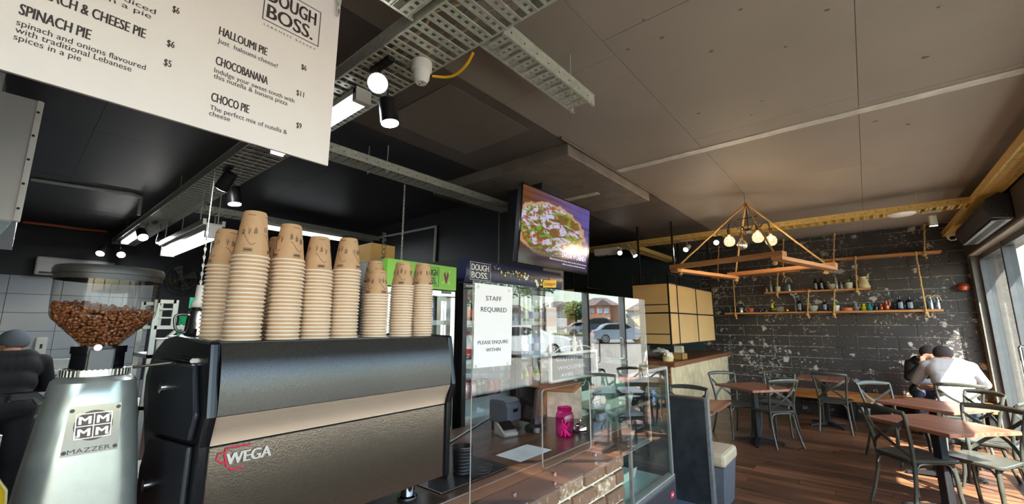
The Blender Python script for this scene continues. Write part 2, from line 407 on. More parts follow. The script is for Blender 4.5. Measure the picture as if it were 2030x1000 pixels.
struct(MB().box(-3.1, -2.6, 3.64, 4.04, 2.13, H), 'wall_column_upper', wall_black)
struct(MB().box(-3.1, -2.6, 3.64, 4.04, 0, 2.13), 'wall_column', [M('column_concrete', lin(112,108,104), .7, 0, .2, 6, .5, 40)], bevel=.006)
# ---- outside ground
gm = MB(); N = 24
def gz(x, y): return -.1 + .0125*max(0, .43*(x-1.6) + .9*y)
gx = [1.8 + (140-1.8)*(i/N)**1.6 for i in range(N+1)]; gy = [-60 + 210*j/N for j in range(N+1)]
gv = [(x, y, gz(x, y)) for x in gx for y in gy]; gf = [(i*(N+1)+j, (i+1)*(N+1)+j, (i+1)*(N+1)+j+1, i*(N+1)+j+1) for i in range(N) for j in range(N)]
gm.add(gv, gf)
struct(gm, 'ground_street', M('sunlit_grey_asphalt', lin(116,111,104), .85, 0, .12, .6, .2, 30))
struct(MB().box(1.75, 4.6, -60, 60, -.2, -.05), 'ground_footpath', M('pale_concrete_footpath', lin(150,145,136), .85, 0, .08, 2, .2, 30))
struct(MB().box(1.75, 1.98, -4.4, 10.1, 2.86, 2.98), 'awning_shopfront', M('unseen_awning_metal', lin(70,72,74), .5, 0, .1))  # out of view, added to limit how far the sun reaches in
struct(MB().box(-30, XK-.2, -20, 20, -.2, -.1), 'ground_rear_yard', M('rear_yard_concrete', lin(150,146,138), .9))
struct(MB().box(-14.2, -14.0, -4, 6, -.1, 4.5), 'wall_rear_yard', M('rear_fence_grey', lin(150,150,148), .8))
# ================================================================== TEXT
TXT_N = [0]
def text_mesh(s, bold=0.0, ext=.0004):
    c = bpy.data.curves.new('txt', 'FONT'); c.body = s; c.size = 1; c.extrude = 0; c.offset = bold; c.resolution_u = 3
    o = bpy.data.objects.new('txt', c); COL.objects.link(o)
    dg = bpy.context.evaluated_depsgraph_get(); dg.update()
    me = bpy.data.meshes.new_from_object(o.evaluated_get(dg))
    bpy.data.objects.remove(o); bpy.data.curves.remove(c)
    vs = [v.co.copy() for v in me.vertices]; fs = [tuple(p.vertices) for p in me.polygons]; bpy.data.meshes.remove(me)
    return vs, fs
def lettering(s, origin, xdir, ydir, width, cap, mat, parent, bold=0.0, name='lettering', off=.0006, italic=0.0, fat=0.0):
    """flat print: the word s set from origin along xdir, fitted to width and cap height"""
    vs, fs = text_mesh(s, bold)
    x0 = min(v.x for v in vs); x1 = max(v.x for v in vs)
    caph = .70
    xd = Vector(xdir).normalized(); yd = Vector(ydir).normalized(); nd = xd.cross(yd); o = Vector(origin)
    mb = MB(); sx = width/(x1-x0); sy = cap/caph
    for k in ((0,) if not fat else (-1,-.5,0,.5,1)):
        mb.add([o + xd*((v.x-x0)*sx + v.y*sy*italic + k*fat*cap) + yd*(v.y*sy) + nd*(off + k*.00004) for v in vs], fs)
    return build(mb, name, mat, parent, fix=False)

# ================================================================== CABLE TRAYS
def rung_mesh(W_, w, t, mat, slots):
    mb = MB()   # rung lies along local y, width w along x, perforated by square slots
    e = w*.32
    mb.box(-w/2, -w/2+e, -W_/2, W_/2, 0, t).box(w/2-e, w/2, -W_/2, W_/2, 0, t)
    n = slots; L = W_/n
    for i in range(n+1):
        y = -W_/2 + i*L; a, b = y - L*.25, y + L*.25
        mb.box(-w/2+e, w/2-e, max(a,-W_/2), min(b,W_/2), 0, t)
    mb.box(-w/2, -w/2+.004, -W_/2, W_/2, t, t+.006).box(w/2-.004, w/2, -W_/2, W_/2, -.004, 0)
    me = build(mb, 'rung', mat, None, local=True, fix=False); return me
def tray(name, label, axis, a0, a1, c, W_, mat, pitch, z=TZ, hgt=.075, slots=5, rodpos=(), group=None):
    """cable tray along axis between a0 and a1, centred on c, with perforated rungs and side channels"""
    base = (a0, c, z) if axis == 'x' else (c, a0, z)
    t = thing(name, label, 'cable tray', base, 0 if axis == 'x' else R(90), group)
    L = a1 - a0; sg = 1
    for s_ in (-1, 1):
        mb = MB(); yy = s_*W_/2
        mb.box(0, L, yy-.0015, yy+.0015, 0, hgt).box(0, L, yy, yy - s_*.012, 0, .003).box(0, L, yy, yy + s_*.008, hgt-.003, hgt)
        o = build(mb, 'side_channel', mat, t, local=True)
        hb = MB(); k = .06
        while k < L and L < 6:
            hb.cyl((k, yy + s_*.0022, hgt*.5), (k, yy + s_*.0016, hgt*.5), .006, n=6); k += .11
        if L < 6: build(hb, 'punched_hole', black_pl, o, local=True, kind='stuff')
    n = int(L/pitch); src = None
    for i in range(n):
        if src is None: o = src = rung_mesh(W_-.006, pitch*.6, .003, mat, slots); o.parent = t
        else: o = inst(src, t)
        o.location = ((i+.5)*pitch, 0, .001)
    for (k, s_) in rodpos:
        build(MB().cyl((k, s_*(W_/2-.02), -.03), (k, s_*(W_/2-.02), H - z - .001), .004, n=8).cyl((k, s_*(W_/2-.02), -.012), (k, s_*(W_/2-.02), -.002), .009, n=6), 'threaded_rod', galv, t, local=True)
    return t
tray('cable_tray', 'long wide galvanised cable tray running from the shop ceiling back into the kitchen', 'x', -10.2, 1.0, 1.24, .32, galv, .095, slots=7, rodpos=((1.2,1),(1.2,-1),(4.4,1),(4.4,-1)))
tray('cable_tray', 'short narrow galvanised cable tray with a free end and two threaded rods', 'y', 1.41, 2.33, -1.31, .16, galv, .078, slots=4, rodpos=((.85,1),(.66,-1)))
tray('cable_tray', 'galvanised cable tray branching off above the hanging menu board', 'y', -1.6, 1.07, -1.36, .30, galv, .095, slots=7)
tray('cable_tray', 'narrow galvanised cable tray running over the drinks fridges towards the television', 'y', 1.41, 3.98, -3.38, .2, galv, .085, slots=4, rodpos=((.62,1),(.72,-1)))
tray('cable_tray', 'narrow galvanised cable tray deep in the kitchen behind the tall cup stacks', 'y', 1.41, 4.0, -6.4, .2, galv, .1, slots=4)
tray('cable_tray', 'brassy cable tray crossing the dining area in front of the block wall', 'x', -4.1, 1.20, 7.32, .28, brass_tray, .1, slots=5, rodpos=((4.75,1),(4.75,-1)))
tray('cable_tray', 'brassy cable tray spur running back over the cardboard clad cabinet', 'y', 7.47, 9.7, -3.3, .2, brass_tray, .1, slots=4)
tray('cable_tray', 'brassy cable tray along the shopfront beside the air curtain', 'y', 3.0, 9.75, 1.205, .19, brass_tray, .06, slots=3)
# loose cables lying in the near tray
for k, (nm, col, lab) in enumerate((('cable','beige cable lying along the near wide cable tray',(205,180,150)),('cable','grey cable snaking in the near wide cable tray',(150,150,148)),('cable','cream cable at the edge of the near wide cable tray',(216,205,180)))):
    lab, col = col, lab
    rr = random.Random(k); pts = [(-4.6+.16*i, 1.14+.08*k + rr.uniform(-.03,.03), TZ+.018+.012*k + rr.uniform(0,.012)) for i in range(34)]
    build(MB().tube(pts, .009, 6), nm, M('cable_%d' % k, lin(*col), .5), None, smooth=True, label=lab, cat='cable', loc=pts[0])
yc = [P(940,108,z=TZ), Vector((-1.5,1.44,2.98)), P(905,148,y=1.45), P(880,153,y=1.42), P(857,152,y=1.36)]
def spline(pts, n=6):
    pts = [Vector(p) for p in pts]; out = []
    for i in range(len(pts)-1):
        p0 = pts[max(i-1,0)]; p1 = pts[i]; p2 = pts[i+1]; p3 = pts[min(i+2,len(pts)-1)]
        for k in range(n):
            t = k/n; out.append(.5*((2*p1) + (p2-p0)*t + (2*p0-5*p1+4*p2-p3)*t*t + (3*p1-p0-3*p2+p3)*t**3))
    return out + [pts[-1]]
yc = [P(938,105,y=1.40), P(925,128,y=1.42), P(905,147,y=1.43), P(885,153,y=1.42), P(857,151,y=1.37)]
build(MB().tube(spline(yc), .0075, 8), 'cable', M('yellow_cable', lin(238,186,20), .45, 0, .05), None, smooth=True, label='yellow cable looping from the cable tray to a white ceiling socket', cat='cable', loc=yc[0])

# ================================================================== LAMPS
spot_glow = EMIT('spot_lamp_face', (1,.97,.92,1), 30)
tube_glow = EMIT('tube_lamp_face', (.90,.97,1,1), 2.4)
def spot_pair(label, top, aims, group, power=18, body=black_metal, r=.042, L=.13, sep=.12):
    """track fitting with cylinder heads; aims = list of (offset, direction)"""
    t = thing('track_spotlight', label, 'spotlight', top, 0, group)
    T_ = Vector(top)
    build(MB().box(T_.x-.09, T_.x+.09, T_.y-.02, T_.y+.02, T_.z-.025, T_.z), 'track_mount', body, t)
    for off, d in aims:
        d = Vector(d).normalized(); c = T_ + Vector(off)
        hd = build(MB().tube([c - d*L/2, c + d*L*.46, c + d*L/2], [r*.92, r, r], 20), 'lamp_head', body, t, smooth=True)
        build(MB().cyl(c + d*(L/2+.0005), c + d*(L/2+.003), r*.9, n=20), 'lamp_face', spot_glow, hd)
        build(MB().bar(T_ + Vector((off[0]*.6, off[1]*.6, -.02)), c + Vector((0,0,.0)), .012, .006), 'bracket', body, t)
        ld = bpy.data.lights.new('spot', 'SPOT'); ld.energy = power; ld.spot_size = R(75); ld.spot_blend = .6; ld.shadow_soft_size = .04; ld.color = (1,.95,.88)
        lo = bpy.data.objects.new('spot', ld); COL.objects.link(lo); lo.parent = t; lo.location = c + d*(L/2+.02) - T_
        lo.rotation_euler = d.to_track_quat('-Z', 'Y').to_euler()
    return t
toC = (EYE - Vector((-1.9,1.2,2.85))).normalized()
spot_pair('black twin spotlight glaring beside the white ceiling socket', (-1.90,1.16,TZ-.002), [((.02,-.03,-.14), toC + Vector((0,0,-.1))), ((-.16,.16,-.17), (.12,.1,-1))], 'track spotlights', r=.055, L=.15)
spot_pair('black twin spotlight under the tray left of the tallest cup stack', (-4.35,1.15,TZ-.002), [((0,0,-.13), (-.6,-.2,-.75)), ((-.2,.13,-.2), (.15,.1,-1))], 'track spotlights', r=.06, L=.17)
spot_pair('twin spotlight beyond the glowing kitchen ceiling batten', (-7.5,1.2,TZ-.002), [((0,-.12,-.2), (.75,.1,-.65)), ((0,.1,-.22), (.1,-.1,-1))], 'track spotlights', r=.06, L=.16)
spot_pair('twin spotlight at the far kitchen end of the wide tray', (-9.7,1.05,TZ-.002), [((0,-.12,-.2), (.6,-.3,-.7)), ((0,.12,-.2), (.8,-.1,-.6))], 'track spotlights', r=.06, L=.16)
spot_pair('small grey twin spotlight next to the white box right of the television', (-3.25,7.1,TZ-.002), [((-.05,-.1,-.12), (.45,-.75,-.5)), ((.18,-.02,-.16), (.5,-.1,-.85))], 'track spotlights', 5, galv)
spot_pair('grey spotlight on the brassy tray left of the hanging lamp', (-2.2,7.28,TZ-.002), [((0,0,-.14), (-.2,-.8,-.55))], 'track spotlights', 14, galv)
spot_pair('spotlight seen through the ropes of the hanging lamp', (-1.75,7.35,TZ-.002), [((0,0,-.08), (.1,-.9,-.35))], 'track spotlights', 14)
spot_pair('grey unlit looking spotlight at the shopfront end of the brassy tray', (.78,7.36,TZ-.002), [((0,0,-.13), (0,.1,-1))], 'track spotlights', 10, galv)
def batten(label, c, half, axis, z, w=.1, h=.085, hung=None, group='fluorescent battens'):
    t = thing('batten_light', label, 'light', (c[0], c[1], z), 0, group)
    def bx(a0, a1, b0, b1, z0, z1, mb): return mb.box(c[0]+a0, c[0]+a1, c[1]+b0, c[1]+b1, z0, z1) if axis == 'x' else mb.box(c[0]+b0, c[0]+b1, c[1]+a0, c[1]+a1, z0, z1)
    build(bx(-half, half, -w/2, w/2, z+h*.55, z+h, MB()), 'housing', white_pt, t)
    build(bx(-half+.03, half-.03, -w/2*.85, w/2*.85, z, z+h*.55, MB()), 'diffuser', tube_glow, t, bevel=.01)
    e = MB(); bx(-half-.012, -half+.03, -w/2, w/2, z-.002, z+h, e); build(e, 'end_cap', white_pt, t)
    e = MB(); bx(half-.03, half+.012, -w/2, w/2, z-.002, z+h, e); build(e, 'end_cap', white_pt, t)
    ld = bpy.data.lights.new('tube', 'AREA'); ld.shape = 'RECTANGLE'; ld.size = 2*half-.08; ld.size_y = w*.8; ld.energy = 22*half; ld.color = (.88,.95,1)
    lo = bpy.data.objects.new('tube', ld); COL.objects.link(lo); lo.parent = t; lo.location = (0,0,-.004); lo.rotation_euler = (0,0,0 if axis == 'x' else R(90))
    if hung:
        ch = MB(); bx(-half, half, -.1, -.07, z+h+.02, z+h+.06, ch); bx(-half, half, .07, .1, z+h+.02, z+h+.06, ch); bx(-half, half, -.1, .1, z+h, z+h+.02, ch)
        build(ch, 'support_channel', galv, t)
        for s_ in (-1, 1):
            r_ = MB(); k = half*.8*s_
            for q in (-.08, .08):
                p = (c[0]+k, c[1]+q) if axis == 'x' else (c[0]+q, c[1]+k)
                r_.cyl((p[0],p[1],z+h+.02), (p[0],p[1],hung), .006, n=8)
            build(r_, 'hanger_rod', galv, t)
    return t
batten('white ceiling batten light glowing behind the edge of the menu board', (-2.87,1.24), .645, 'x', TZ-.087)
batten('fluorescent batten hung on rods above the coffee bean hopper', (-6.10,1.30), .95, 'x', 2.50, .14, .13, hung=TZ)
batten('fluorescent batten at the far end of the wide kitchen tray', (-8.7,1.16), .75, 'x', TZ-.087)
batten('fluorescent batten glowing behind the middle cup stacks', (-6.38,2.75), .62, 'y', TZ-.087)
# white ceiling socket, sensor box, downlight
so = thing('ceiling_socket', 'white round ceiling socket under the near cable tray', 'socket', (-1.73,1.30,TZ))
c0 = (-1.73,1.30,0)
build(MB().lathe([(.001,TZ-.002),(.055,TZ-.002),(.056,TZ-.05),(.047,TZ-.055),(.043,TZ-.1),(.03,TZ-.125),(.001,TZ-.125)], c0, 28), 'body', white_pl, so, smooth=True)
for s_ in (-1, 1): build(MB().box(-1.735+.012*s_, -1.727+.012*s_, 1.296, 1.304, TZ-.1262, TZ-.1252), 'pin_slot', black_pl, so)
bx_ = thing('emergency_light', 'white boxy emergency light on the brassy tray right of the television', 'light', (-3.6,7.15,TZ-.14))
build(MB().box(-3.85,-3.35,7.05,7.22,TZ-.13,TZ-.002), 'housing', white_pl, bx_, bevel=.02)
build(MB().cyl((-3.6,7.13,TZ-.145),(-3.6,7.13,TZ-.13),.03), 'lens', chrome, bx_)
dl = thing('downlight', 'flat white round light on the brassy tray near the shopfront', 'light', (.5,7.3,TZ-.03))
build(MB().lathe([(.001,TZ-.03),(.12,TZ-.028),(.14,TZ-.012),(.14,TZ-.003),(.001,TZ-.003)], (.5,7.3,0), 28), 'body', white_pl, dl, smooth=True)
cm = thing('security_camera', 'small white dome camera on the end of the shopfront tray', 'camera', (1.2,9.6,TZ-.05))
build(MB().lathe([(.001,TZ-.004),(.075,TZ-.004),(.075,TZ-.03),(.06,TZ-.07),(.03,TZ-.1),(.001,TZ-.105)], (1.2,9.55,0), 24), 'dome', white_pl, cm, smooth=True)
build(MB().ball((1.19,9.5,TZ-.065), .035), 'lens', dark_glossy, cm, smooth=True)
# chains hanging from the trays
def chain(label, x, y, z1, z0, r=.014, mat=galv):
    t = thing('hanging_chain', label, 'chain', (x,y,z0), 0, 'hanging chains')
    n = int((z1-z0)/.038); src = None
    mb = MB()
    ring = [(r*.55*math.cos(a), 0, r*1.25*math.sin(a)) for a in [2*math.pi*i/10 for i in range(10)]]
    for i in range(n):
        if src is None: o = src = build(MB().tube(ring, .0035, 5, closed=True), 'link', mat, t, local=True, smooth=True)
        else: o = inst(src, t)
        o.location = (0, 0, i*.038 + .02); o.rotation_euler = (0, 0, R(90)*(i % 2))
    return t
chain('pale chain hanging from the narrow tray behind the small cup stacks', -3.42, P(800,420,x=-3.42).y, TZ, 2.12)
chain('pale chain hanging from the narrow tray left of the television', -3.42, P(989,460,x=-3.42).y, TZ, 2.16)
# pendant power socket on its chain, left of the back cup stack
pd = thing('pendant_socket', 'white pendant power socket on a chain left of the back cup stack', 'socket', P(392,610,x=-4.6))
b0 = P(392,610,x=-4.6); b1 = P(395,490,x=-4.6)
n = int((b1.z-b0.z)/.038); src = None
for i in range(n):
    ring = [(.008*math.cos(a), 0, .018*math.sin(a)) for a in [2*math.pi*k/10 for k in range(10)]]
    if src is None: o = src = build(MB().tube(ring, .0035, 5, closed=True), 'link', white_pt, pd, local=True, smooth=True)
    else: o = inst(src, pd)
    o.location = (0,0,.19+i*.038); o.rotation_euler = (0,0,R(90)*(i%2))
build(MB().tube([(0,0,.21),(0,0,TZ+.01-b0.z)], .0035, 6), 'cord', white_pl, pd, local=True)
build(MB().lathe([(.001,.2),(.028,.2),(.032,.07),(.055,.03),(.055,.0),(.001,0)], n=20), 'socket_body', white_pl, pd, local=True, smooth=True)
build(MB().lathe([(.001,-.001),(.05,-.001),(.045,-.035),(.001,-.035)], n=20), 'plug_top', black_pl, pd, local=True, smooth=True)
# painted conduits
def conduit(label, pts, r=.014, mat=white_pt):
    build(MB().tube(pts, r, 10), 'conduit', mat, None, smooth=True, label=label, cat='conduit', loc=pts[0], group=None)
conduit('pale grey conduit bending down the dark wall above the fridges', spline([P(725,476,y=3.995), P(800,462,y=3.995), P(850,452,y=3.995), P(862,450,y=3.995), P(864,456,y=3.995), P(861,520,y=3.995)], 4), .02)
pc = [(-5.3,-.35,3.2),(-5.3,.2,3.19)]
q0, q1, q2 = P(62,356,z=H-.02), P(262,386,z=H-.02), P(280,392,z=H-.02)
conduit('white conduit crossing the black kitchen ceiling to the wide tray', [q0, q1, q2, q2 + Vector((0,0,-.02)), q2 + Vector((0,0,-.24))], .02)
oc = [P(45,440,x=-9.5), P(100,446,x=-9.6), P(160,454,x=-9.8), P(212,459,x=-10)]
build(MB().tube(spline(oc), .02, 8), 'cable', M('orange_cable', lin(200,96,50), .5), None, smooth=True, label='orange cable slung across the black kitchen wall', cat='cable', loc=oc[0])
# ================================================================== MENU BOARD
XM = -1.2
def mp(px, py): return P(px, py, x=XM)
mb_root = thing('menu_board', 'large white hanging menu board with pie and pizza prices', 'menu board', (XM, -.3, 2.07))
build(MB().box(XM-.008, XM, -1.25, .571, 2.075, 2.86), 'board', M('white_printed_board', lin(224,217,217), .5, 0, .02), mb_root)
ink = M('dark_ink', lin(52,44,46), .6, 0, .03)
YD, ZD = (0,1,0), (0,0,1)
def menu(s, a, b, cap, bold=0.0, right=False, width=None):
    pa = mp(*a) if a else None; pb = mp(*b); z = (pa.z + pb.z)/2 if a else pb.z
    w = width if width else pb.y - pa.y
    y0 = pb.y - w if (right or not a) else pa.y
    lettering(s, (XM, y0, z), YD, ZD, w, cap, ink, mb_root, 0, fat=.032 if bold > .01 else (.025 if bold > .006 else .01))
xl = mp(37,28).y
hc = .0175   # heading cap height
menu('SPINACH PIE', (37,28), (178,79), .0235, .012)
pb = mp(287,76.5); menu('SPINACH & CHEESE PIE', None, (287,76.5), .0235, .012, width=pb.y - xl)
menu('spinach and onions flavoured', (31.6,49), (288,139), .0130, .004)
menu('with traditional Lebanese', (29,64), (260,142), .0130, .004)
menu('spices in a pie', (26,77.5), (160,122), .0130, .004)
menu('yoghurt, diced', None, (308,29), .0130, .004, width=.155)
menu('onions in a pie', None, (299,38), .0130, .004, width=.16)
for s_, a, b in (('$6',(341,24.5),(355,27)),('$6',(330,92),(345,95)),('$5',(324,130),(339,133)),('$6',(597,138),(607,140)),('$11',(587,189),(602,193)),('$9',(587,253),(597,256))):
    menu(s_, a, b, .0170, .008)
menu('HALLOUMI PIE', (433.5,70), (529,109), .0235, .012)
menu('Just  haloumi cheese!', (431,85), (550,134), .0130, .004)
menu('CHOCOBANANA', (427,128.5), (530,167), .0235, .012)
menu('Indulge your sweet tooth with', (424,144.5), (583,203), .0130, .004)
menu('this nutella & banana pizza', (422.6,156), (569.5,208), .0130, .004)
menu('CHOCO PIE', (418,201), (493,224), .0235, .012)
menu('The perfect mix of nutella &', (415.5,218), (568.5,266), .0130, .004)
menu('cheese', (414,228.5), (455.6,241), .0130, .004)
def logo(p0, yw, zh, mat, parent, xdir=YD, frame=True, sub=False):
    """two line boxed word mark; p0 = lower left corner of the frame"""
    p0 = Vector(p0); xd = Vector(xdir); up = Vector(ZD)
    if frame:
        t_ = zh*.022; f = MB()
        for (a0,a1,b0,b1) in ((0,yw,0,t_),(0,yw,zh-t_,zh),(0,t_,t_,zh-t_),(yw-t_,yw,t_,zh-t_)):
            nd = xd.cross(up)*.0006
            f.quad(p0+xd*a0+up*b0+nd, p0+xd*a1+up*b0+nd, p0+xd*a1+up*b1+nd, p0+xd*a0+up*b1+nd)
        build(f, 'logo_frame', mat, parent, fix=False)
    lettering('DOUGH', p0 + xd*yw*.07 + up*zh*.54, xdir, ZD, yw*.84, zh*.36, mat, parent, 0, fat=.035)
    lettering('BOSS.', p0 + xd*yw*.07 + up*zh*.10, xdir, ZD, yw*.80, zh*.36, mat, parent, 0, fat=.035)
lb, rb, rt = mp(519,39), mp(631,93.5), mp(635,24)
logo((XM, lb.y, rb.z), rb.y-lb.y, rt.z-rb.z, ink, mb_root)
menu('L E B A N E S E   B A K E R Y', (522.6,51), (625,98.6), .006, .004)
clip = thing('chain_clip', 'small shiny chain hook at the top corner of the menu board', 'hook', mp(668,14))
cp = mp(664,12); a = []
for i in range(8):
    ring = [(.007*math.cos(q), .0, .015*math.sin(q)) for q in [2*math.pi*k/10 for k in range(10)]]
    o = build(MB().tube(ring, .003, 5, closed=True), 'link', galv, clip, local=True, smooth=True); o.location = (.008,0,-.004+.024*i); o.rotation_euler = (0,0,R(90)*(i%2))
build(MB().tube([(.006,0,-.035),(.012,0,-.03),(.012,0,-.012),(.006,0,-.006)], .004, 6), 'hook_pin', chrome, clip, local=True)

# ================================================================== COUNTER
CZ = 1.0
ct = thing('service_counter', 'timber topped service counter faced with whitewashed brick', 'counter', (-1.55, .5, 0))
top_m = WOOD('dark_counter_timber', lin(50,36,28), lin(104,77,58), 'y', 7, .28, .05, .3, .1)
build(MB().box(-1.93, -1.185, -1.6, 2.56, .955, CZ), 'worktop', top_m, ct, bevel=.004)
build(MB().box(-1.21, -1.186, -1.6, 2.56, .862, .954), 'fascia', WOOD('dark_fascia_timber', lin(46,36,31), lin(84,66,54), 'y', 8, .3, .05), ct)
build(MB().box(-1.90, -1.245, -1.55, 2.535, 0, .954), 'carcass', M('whitewash_mortar', lin(222,208,182), .85, 0, .1, 20, .6, 60), ct)
def whitewash(name, c1, c2, amt):
    m, n, l, b = newmat(name); co, rnd_ = coords(n, l)
    no = n.new('ShaderNodeTexNoise'); no.inputs['Scale'].default_value = 22; no.inputs['Detail'].default_value = 7; no.inputs['Roughness'].default_value = .75; l.new(co, no.inputs['Vector'])
    cr_ = n.new('ShaderNodeValToRGB'); cr_.color_ramp.elements[0].position = .5-amt; cr_.color_ramp.elements[0].color = c1; cr_.color_ramp.elements[1].position = .64-amt; cr_.color_ramp.elements[1].color = c2
    l.new(no.outputs['Fac'], cr_.inputs[0]); hs = n.new('ShaderNodeHueSaturation'); m2_ = n.new('ShaderNodeMapRange'); m2_.inputs[3].default_value = .8; m2_.inputs[4].default_value = 1.15
    l.new(rnd_, m2_.inputs[0]); l.new(m2_.outputs[0], hs.inputs['Value']); l.new(cr_.outputs[0], hs.inputs['Color']); l.new(hs.outputs['Color'], b.inputs['Base Color']); b.inputs['Roughness'].default_value = .85
    bp = n.new('ShaderNodeBump'); bp.inputs['Strength'].default_value = .6; bp.inputs['Distance'].default_value = .006; l.new(no.outputs['Fac'], bp.inputs['Height']); l.new(bp.outputs[0], b.inputs['Normal'])
    return m
brick_m = whitewash('worn_brown_whitewashed_brick', lin(124,92,70), lin(208,186,152), -.06)
cream_brick = whitewash('whitewashed_cream_brick', lin(150,116,88), lin(222,204,172), .03)
bw, bh = .236, .088; rr = random.Random(5)
bsrc = {}
r = 0; z1 = .852
while z1 > .2:
    x = 2.535 - (bw/2 if r % 2 else 0)
    if r % 2:
        o = build(MB().box(-.012, .012, 0, bw/2-.02, 0, bh-.02), 'brick', brick_m, ct, local=True, bevel=.006); o.location = Vector((-1.235, 2.535-bw/2+.008, z1-bh)) - Vector(ct.location)
    while x > 1.05:
        m_ = cream_brick if rr.random() < .22 else brick_m
        if m_.name not in bsrc:
            o = bsrc[m_.name] = build(MB().box(-.012, .012, 0, bw-.02, 0, bh-.02), 'brick', m_, ct, local=True, bevel=.006)
        else: o = inst(bsrc[m_.name], ct)
        o.location = Vector((-1.235 + rr.uniform(-.003,.004), x - bw + .008, z1 - bh)) - Vector(ct.location)
        o.rotation_euler = (0, 0, rr.uniform(-.01,.01))
        x -= bw
    z1 -= bh; r += 1
build(MB().box(-1.60, -1.24, 1.09, 1.48, CZ, CZ+.006), 'bar_mat', black_pl, None, bevel=.003, label='black rubber mat under the dark pots on the counter', cat='mat', loc=(-1.45,1.3,CZ))

# ================================================================== ESPRESSO MACHINE
Y0, Y1 = .335, 1.075
em = thing('espresso_machine', 'black and steel espresso machine stacked with paper cups', 'coffee machine', (-1.5, .7, CZ))
spark_black = M('speckled_black_enamel', lin(64,62,60), .22, .5, .35, 420, spec=.6, bump=.05, bscale=400)
panel_m = M('dark_brushed_steel_panel', lin(146,136,124), .2, .95, .14, 240, bump=.05, bscale=300)
strip_m = M('warm_brushed_steel_strip', lin(238,220,196), .42, .8, .06, 40, stretch=(1,.05,1))
gloss_black = M('gloss_black_cast', lin(20,21,24), .2, 0, .1, spec=.3)
# body core
core = [(-1.215,1.08),(-1.215,1.33),(-1.187,1.39),(-1.214,1.545),(-1.74,1.545),(-1.78,1.44),(-1.70,1.28),(-1.72,1.08)]
build(MB().prism([(x,z) for x,z in core], 'y', Y0+.02, Y1-.02), 'body', gloss_black, em)
def slab(p, q, y0, y1, t):   # slab along y between profile points p,q (x,z), t outwards
    d = Vector((q[0]-p[0], q[1]-p[1])); n_ = Vector((d.y, -d.x)).normalized()*t
    if n_.x < 0: n_ = -n_
    return [(p[0],p[1]),(q[0],q[1]),(q[0]+n_.x,q[1]+n_.y),(p[0]+n_.x,p[1]+n_.y)]
up_pts = [(-1.172,1.392),(-1.1725,1.43),(-1.176,1.47),(-1.183,1.51),(-1.194,1.54),(-1.204,1.557)]
build(MB().prism(up_pts + [(x-.012,z-.001) for x, z in reversed(up_pts)], 'y', Y0+.012, Y1-.012), 'upper_panel', spark_black, em, smooth=True)
st = [(-1.172,1.390),(-1.182,1.372),(-1.194,1.352),(-1.200,1.334),(-1.202,1.322),(-1.214,1.322),(-1.213,1.36),(-1.195,1.392)]
build(MB().prism(st, 'y', Y0+.010, Y1-.012), 'steel_strip', strip_m, em, smooth=True)
build(MB().box(-1.214, -1.2, Y0+.012, Y1-.012, 1.078, 1.319), 'lower_panel', panel_m, em, bevel=.002)
build(MB().box(-1.75, -1.216, Y0+.01, Y1-.01, 1.546, 1.557), 'cup_tray', M('cup_tray_steel', lin(90,90,92), .35, .9, .1), em, bevel=.003)
# end castings, each a rounded thick plate with the side profile
side = [(-1.19,1.075),(-1.19,1.325),(-1.165,1.392),(-1.196,1.562),(-1.52,1.572),(-1.64,1.56),(-1.76,1.515),(-1.815,1.44),(-1.80,1.36),(-1.70,1.24),(-1.70,1.10),(-1.66,1.075)]
for ya_, yb2 in ((Y0-.012, Y0+.012), (Y1-.012, Y1+.012)):
    build(MB().prism(side, 'y', ya_, yb2), 'end_casting', gloss_black, em, bevel=.008)
blue_black = M('blue_black_side_panel', lin(44,48,56), .3, .2, .1)
sp1 = [(-1.235,1.10),(-1.235,1.325),(-1.215,1.39),(-1.262,1.50),(-1.60,1.50),(-1.62,1.36)]
build(MB().prism([(-1.23,1.335),(-1.205,1.395),(-1.262,1.505),(-1.66,1.50),(-1.70,1.42),(-1.62,1.30)], 'y', Y0-.024, Y0-.012), 'side_panel', blue_black, em, bevel=.008)
build(MB().prism([(-1.225,1.09),(-1.225,1.325),(-1.60,1.29),(-1.66,1.20),(-1.66,1.09)], 'y', Y0-.024, Y0-.012), 'side_panel', blue_black, em, bevel=.008)
for q in ((-1.52,1.43),(-1.56,1.17)): build(MB().cyl((q[0],Y0-.03,q[1]),(q[0],Y0-.023,q[1]),.016,n=18), 'bolt_cap', chrome, em, smooth=True)
build(MB().cyl((-1.30,Y0-.016,1.512),(-1.44,Y0-.016,1.512),.006,n=10), 'hinge_pin', chrome, em)
build(MB().cyl((-1.43,Y0+.02,1.572),(-1.43,Y0+.02,1.59),.012,n=12), 'valve_knob', chrome, em)
for fx in (-1.30,-1.66):
    for fy in (Y0+.08, Y1-.085):
        f = build(MB().lathe([(.001,CZ),(.033,CZ),(.033,CZ+.012),(.024,CZ+.016),(.024,CZ+.082),(.001,CZ+.082)], (fx,fy,0), 20), 'foot', chrome, em, smooth=True)
        build(MB().lathe([(.0335,CZ),(.0345,CZ+.002),(.0345,CZ+.011),(.0335,CZ+.013)], (fx,fy,0), 20, cap=False), 'rubber_pad', black_pl, f, smooth=True)
